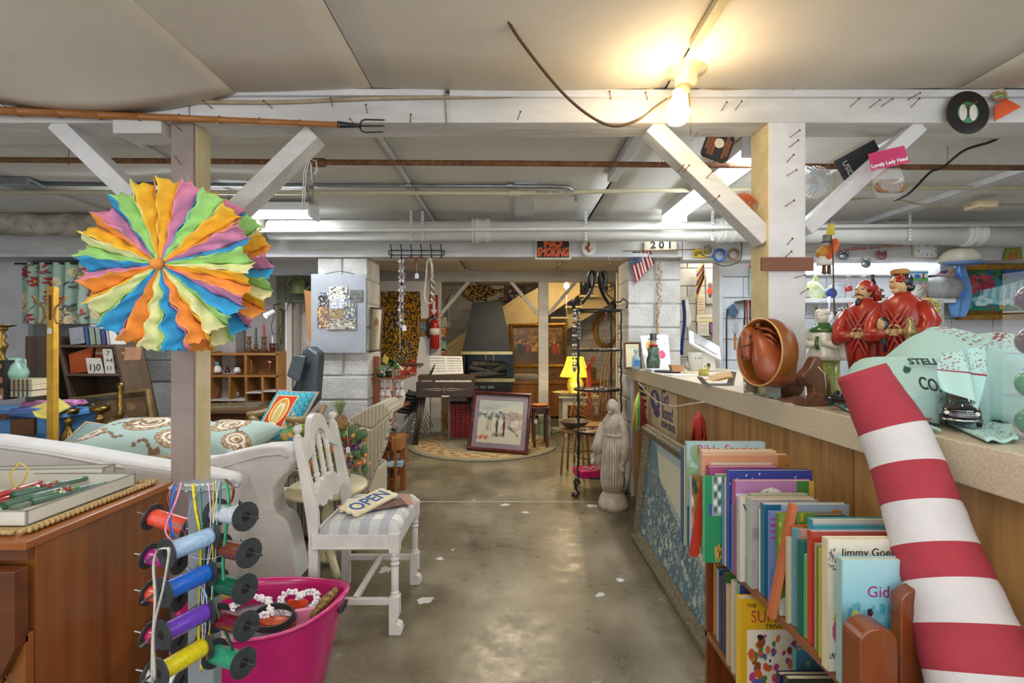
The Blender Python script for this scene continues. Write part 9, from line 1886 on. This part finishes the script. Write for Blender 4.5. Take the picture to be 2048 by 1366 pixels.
t=thing('orange_visor','orange mesh fabric piece with rainbow striped end beside the record','fabric',P(2010,240,2.09));og_=mat('orange_mesh','#d9592a',.7)
g=MB();g.add([P(1990,212,2.07),P(2012,198,2.07),P(2042,214,2.06),P(1988,243,2.06)],[(0,1,2,3)],og_);g.build('mesh',t,w=True,thick=.004);[MB().tube([P(1983+k*1.5,192+2*k,2.07),P(1995+k*2.5,183+4*k,2.06),P(2008+k*1.2,187+3*k,2.07)],.004,6,mat('vs%d' % k,c,.6)).build('stripe',t,w=True) for k,c in enumerate(('#c98a4a','#5fa06a','#c9b84a','#5f8fa0','#d9592a'))]
t=thing('eight_track_tape','rounded black cartridge with brown script and cream centre','tape',P(1436,322,2.25));M_=R('Y',.35)
def rr_(w_,h_,r,n=5):return [(sx*(w_-r)+r*math.cos(a0+q*PI/2/n),sz*(h_-r)+r*math.sin(a0+q*PI/2/n)) for sx,sz,a0 in ((1,1,0),(-1,1,PI/2),(-1,-1,PI),(1,-1,3*PI/2)) for q in range(n+1)]
q0=P(1437,291,2.25)-t.location
def rotbuild(g,nm):g.v=[M_ @ v+q0 for v in g.v];return g.build(nm,t)
g=MB();g.prism(rr_(.062,.062,.022),0,.02,black);rotbuild(g,'shell');g=MB();g.cyl((0,-.002,.01),(0,.001,.01),.022,n=24,m=mat('cream_disc','#c9bda6',.6));rotbuild(g,'centre');
g=MB();random.seed(3);[g.bb(x,x+.012,-.0015,0,z,z+.003,mat('script_brown','#a8623a',.6)) for x in (-.055,-.04,-.025,.026,.04) for z in [-.05+.007*k for k in range(15)] if abs(x+.006)+abs(z) < .085];rotbuild(g,'printed_script')['kind']='stuff'
t=thing('video_case','black video case wedged behind the right brace','video case',P(1690,355,2.3));M_=R('Y',-.50);q0=P(1722,318,2.28)-t.location
g=MB();g.bb(-.095,.095,0,.028,-.05,.05,mat('vhs_black','#2b2f31',.35));rotbuild(g,'case');o=text('lettering','USID',.035,(0,0,0),paper,t,rot=(PI/2,0,0));o.matrix_basis=Matrix.Translation(q0+M_ @ Vector((-.075,-.002,-.01))) @ M_.to_4x4() @ Matrix.Rotation(PI/2,4,'Y') @ Matrix.Rotation(PI/2,4,'X')
g=MB();g.bb(-.03,.05,0,.02,-.07,-.045,mat('sunset_spine','#b8553a',.5,c2='#2a3a4a',scale=30));g.v=[v+Vector((.07,.05,-.045)) for v in g.v];rotbuild(g,'second_spine')
t=thing('hairpiece_packet','pink header card packet with a bagged brown hairpiece','packet',P(1778,395,2.02));pk_=mat('header_pink','#c2185f',.5)
g=MB();q=[P(1744,342,2.03),P(1819,325,2.03),P(1808,291,2.03),P(1736,308,2.03)];g.add(q,[(0,1,2,3)],pk_);g.build('header_card',t,w=True,thick=.002);text('lettering','Lovely Lady Head',.021,P(1779,325,2.026),white,t,rot=(PI/2,-.23,0),w=True,off=.0006)
g=MB();g.loft([(0,0,0,.045,.02),(.04,.0,0,.065,.028),(.08,0,0,.062,.026),(.12,-.005,0,.055,.008)],18,mat('bag_film','#d6dcda',.1,alpha=.28),fold=lambda a_,q:1+.05*math.sin(7*a_+q*9));g.v=[v+Vector((.005,.01,0)) for v in g.v];g.build('bag',t)
g=MB();random.seed(9);[g.tube([(.03*math.cos(a_)+x_,.005*math.sin(a_),.045+.022*math.sin(a_)) for a_ in [2*PI*j/14 for j in range(14)]],.009,6,mat('brown_hair','#8d6a44',.5,c2='#6d4c2c',scale=60),closed=True) for x_ in (-.02,0,.02,.03)];g.build('hairpiece',t)
t=thing('desk_fan','small white wire-caged fan clamped behind the post','fan',P(1632,400,2.6));q0=P(1632,365,2.6)-t.location
for k in range(14):a_=k*PI/14;MB().tube([q0+Vector((.085*math.cos(b_)*math.cos(a_),-.04*math.sin(b_)-.0,.085*math.cos(b_)*math.sin(a_))) for b_ in [PI*j/10 for j in range(11)]],.0022,5,white).build('cage_wire',t)
g=MB();g.lathe([(0,0),(.07,0),(.08,.03),(.05,.09),(0,.10)],q0,20,whitegloss,rot=R('X',-PI/2));g.build('housing',t);g=MB();[g.sph(q0+Vector((.04*math.cos(a_),-.012,.04*math.sin(a_))),(.035,.004,.02),8,mat('fan_blade','#c9d0d6',.3),rot=R('Y',-a_)) for a_ in (0,2.1,4.2)];g.build('blades',t);MB().tube([q0+Vector((0,.05,0)),q0+Vector((-.03,.05,.06)),q0+Vector((-.02,.05,.10)),q0+Vector((.1,.05,.07))],.006,6,white).build('bracket',t)
t=thing('horned_lizard_toy','orange spiny lizard toy perched on the left brace','toy',P(1490,425,2.18));lz=mat('lizard_orange','#b8602c',.6,c2='#8d421c',scale=30)
g=MB();pts=[P(1452,388,2.17),P(1466,394,2.17),P(1480,404,2.17),P(1496,418,2.17),P(1507,436,2.17)];g.tube(pts,[.010,.016,.026,.022,.008],12,lz);g.build('body',t,w=True)
for k in range(14):a_=.2+k*.17;c2_=P(1488,410,2.175);MB().cyl(c2_+Vector((.035*math.cos(a_),0,.035*math.sin(a_))),c2_+Vector((.065*math.cos(a_),0,.062*math.sin(a_))),.005,.0005,6,lz).build('spine',t,w=True)
g=MB();g.prism([((c2_+Vector((.05*math.cos(a_),0,.05*math.sin(a_)))).x,(c2_+Vector((.05*math.cos(a_),0,.05*math.sin(a_)))).z) for a_ in [.2+.2*k for k in range(12)]],2.172,2.178,lz);g.build('frill',t,w=True)
t=thing('hanging_doll','orange-clothed rag figure with grey hat hanging beside the post','doll',P(1650,545,2.25));D=2.25;rope_m=rope
g=MB();g.cyl(P(1654,470,D),P(1654,484,D),.018,n=14,m=mat('grey_felt','#8d8c88',.8));g.cyl(P(1654,484,D),P(1654,486,D),.026,n=14,m=black);g.build('hat',t,w=True);MB().sph(P(1653,489,D),(.024,.02,.018),12,mat('felt_face','#a59c90',.8)).build('head',t,w=True)
MB().tube([P(1652,494,D),P(1648,505,D),P(1645,514,D)],[.018,.032,.03],12,mat('doll_orange','#c98a34',.8,bump=.4,bscale=90)).build('torso',t,w=True);MB().loft([(Z(530,D),X(1650,D),D,.036,.03),(Z(512,D),X(1648,D),D,.024,.02)],16,paper,fold=lambda a_,q:1+.12*math.sin(9*a_)).build('skirt',t,w=True)
for px in (1648,1658):MB().tube([P(px,530,D),P(px,545,D),P(px-1,547,D)],[.007,.009,.011],8,dkbr).build('leg',t,w=True)
t=thing('orange_mitten','orange plush mitten hanging beside the rag figure','keychain',P(1664,520,2.22));MB().tube([P(1668,478,2.22),P(1670,488,2.22),P(1664,503,2.22),P(1657,517,2.22)],[.014,.026,.026,.012],12,mat('mitten','#d9622a',.8),flat=.6).build('mitten',t,w=True)
cable('brown cord hanging beside the rag figure',[P(1658,440,2.2),P(1665,500,2.2),P(1667,560,2.2),P(1669,620,2.2),P(1674,640,2.2)],.003,mat('brown_cord',''))
t=thing('yellow_tassel','mustard yarn tuft tied to the bottom of the right brace','tassel',P(1660,470,2.2));[MB().tube([P(1660+2*k,447,2.2),P(1657+3*k,458,2.2),P(1655+4*k,470,2.2)],.006,5,ty).build('yarn',t,w=True) for k in range(4)]
# bamboo fishing spear
bb_=mat('bamboo','#a8713a',.4,c2='#8a5426',scale=30,stretch=(.1,1,1));t=thing('bamboo_spear','long bamboo pole with black three-pronged spearhead on the beam','spear',P(380,236,2.06));d=2.065;A_,B_=P(-40,220,d),P(680,250,d)
for k in range(9):
    a_,b_=A_+(B_-A_)*k/9,A_+(B_-A_)*(k+1)/9;r_=.0165-.0006*k;MB().tube([a_,a_+(b_-a_)*.03,a_+(b_-a_)*.5,b_-(b_-a_)*.03,b_],[r_*1.28,r_,r_*.97,r_,r_*1.28],12,bb_).build('bamboo_section',t,w=True)
MB().cyl(P(676,249,d),P(722,252,d),.014,.006,12,black_iron).build('ferrule',t,w=True)
for L in ([(718,252),(724,241),(732,239),(766,240)],[(718,252),(740,252),(765,252)],[(718,252),(724,263),(732,265),(764,264)]):g=MB();g.tube([P(a_,b_,d) for a_,b_ in L]+[P(L[-1][0]+5,L[-1][1],d)],[.0032]*len(L)+[.0005],6,black_iron);g.build('prong',t,w=True)
for px,py in ((28,216),(712,246)):nail(t,P(px,py+8,2.10),-.5)
t=thing('ribbon_bundle','bundle of white ribbon and dark dried fronds tied to the brace','decoration',P(616,420,2.12));fr_m=mat('dark_frond','#4a4846',.8,c2='#8d8a84',scale=60)
for k in range(6):MB().tube([P(618+k,320,2.12),P(613+2.5*k,360,2.12),P(617+1.5*k,405+3*(k % 3),2.12)],[.004,.012,.003],6,fr_m,flat=.5).build('frond',t,w=True)
for L in ([(618,318),(608,345),(606,390),(603,425)],[(620,318),(612,350),(609,405)],[(620,318),(632,322),(634,340),(628,350),(622,345)],[(618,318),(622,330),(624,360)]):MB().tube([P(a_,b_,2.11) for a_,b_ in L],.006,4,string_m,flat=.2).build('white_ribbon',t,w=True)
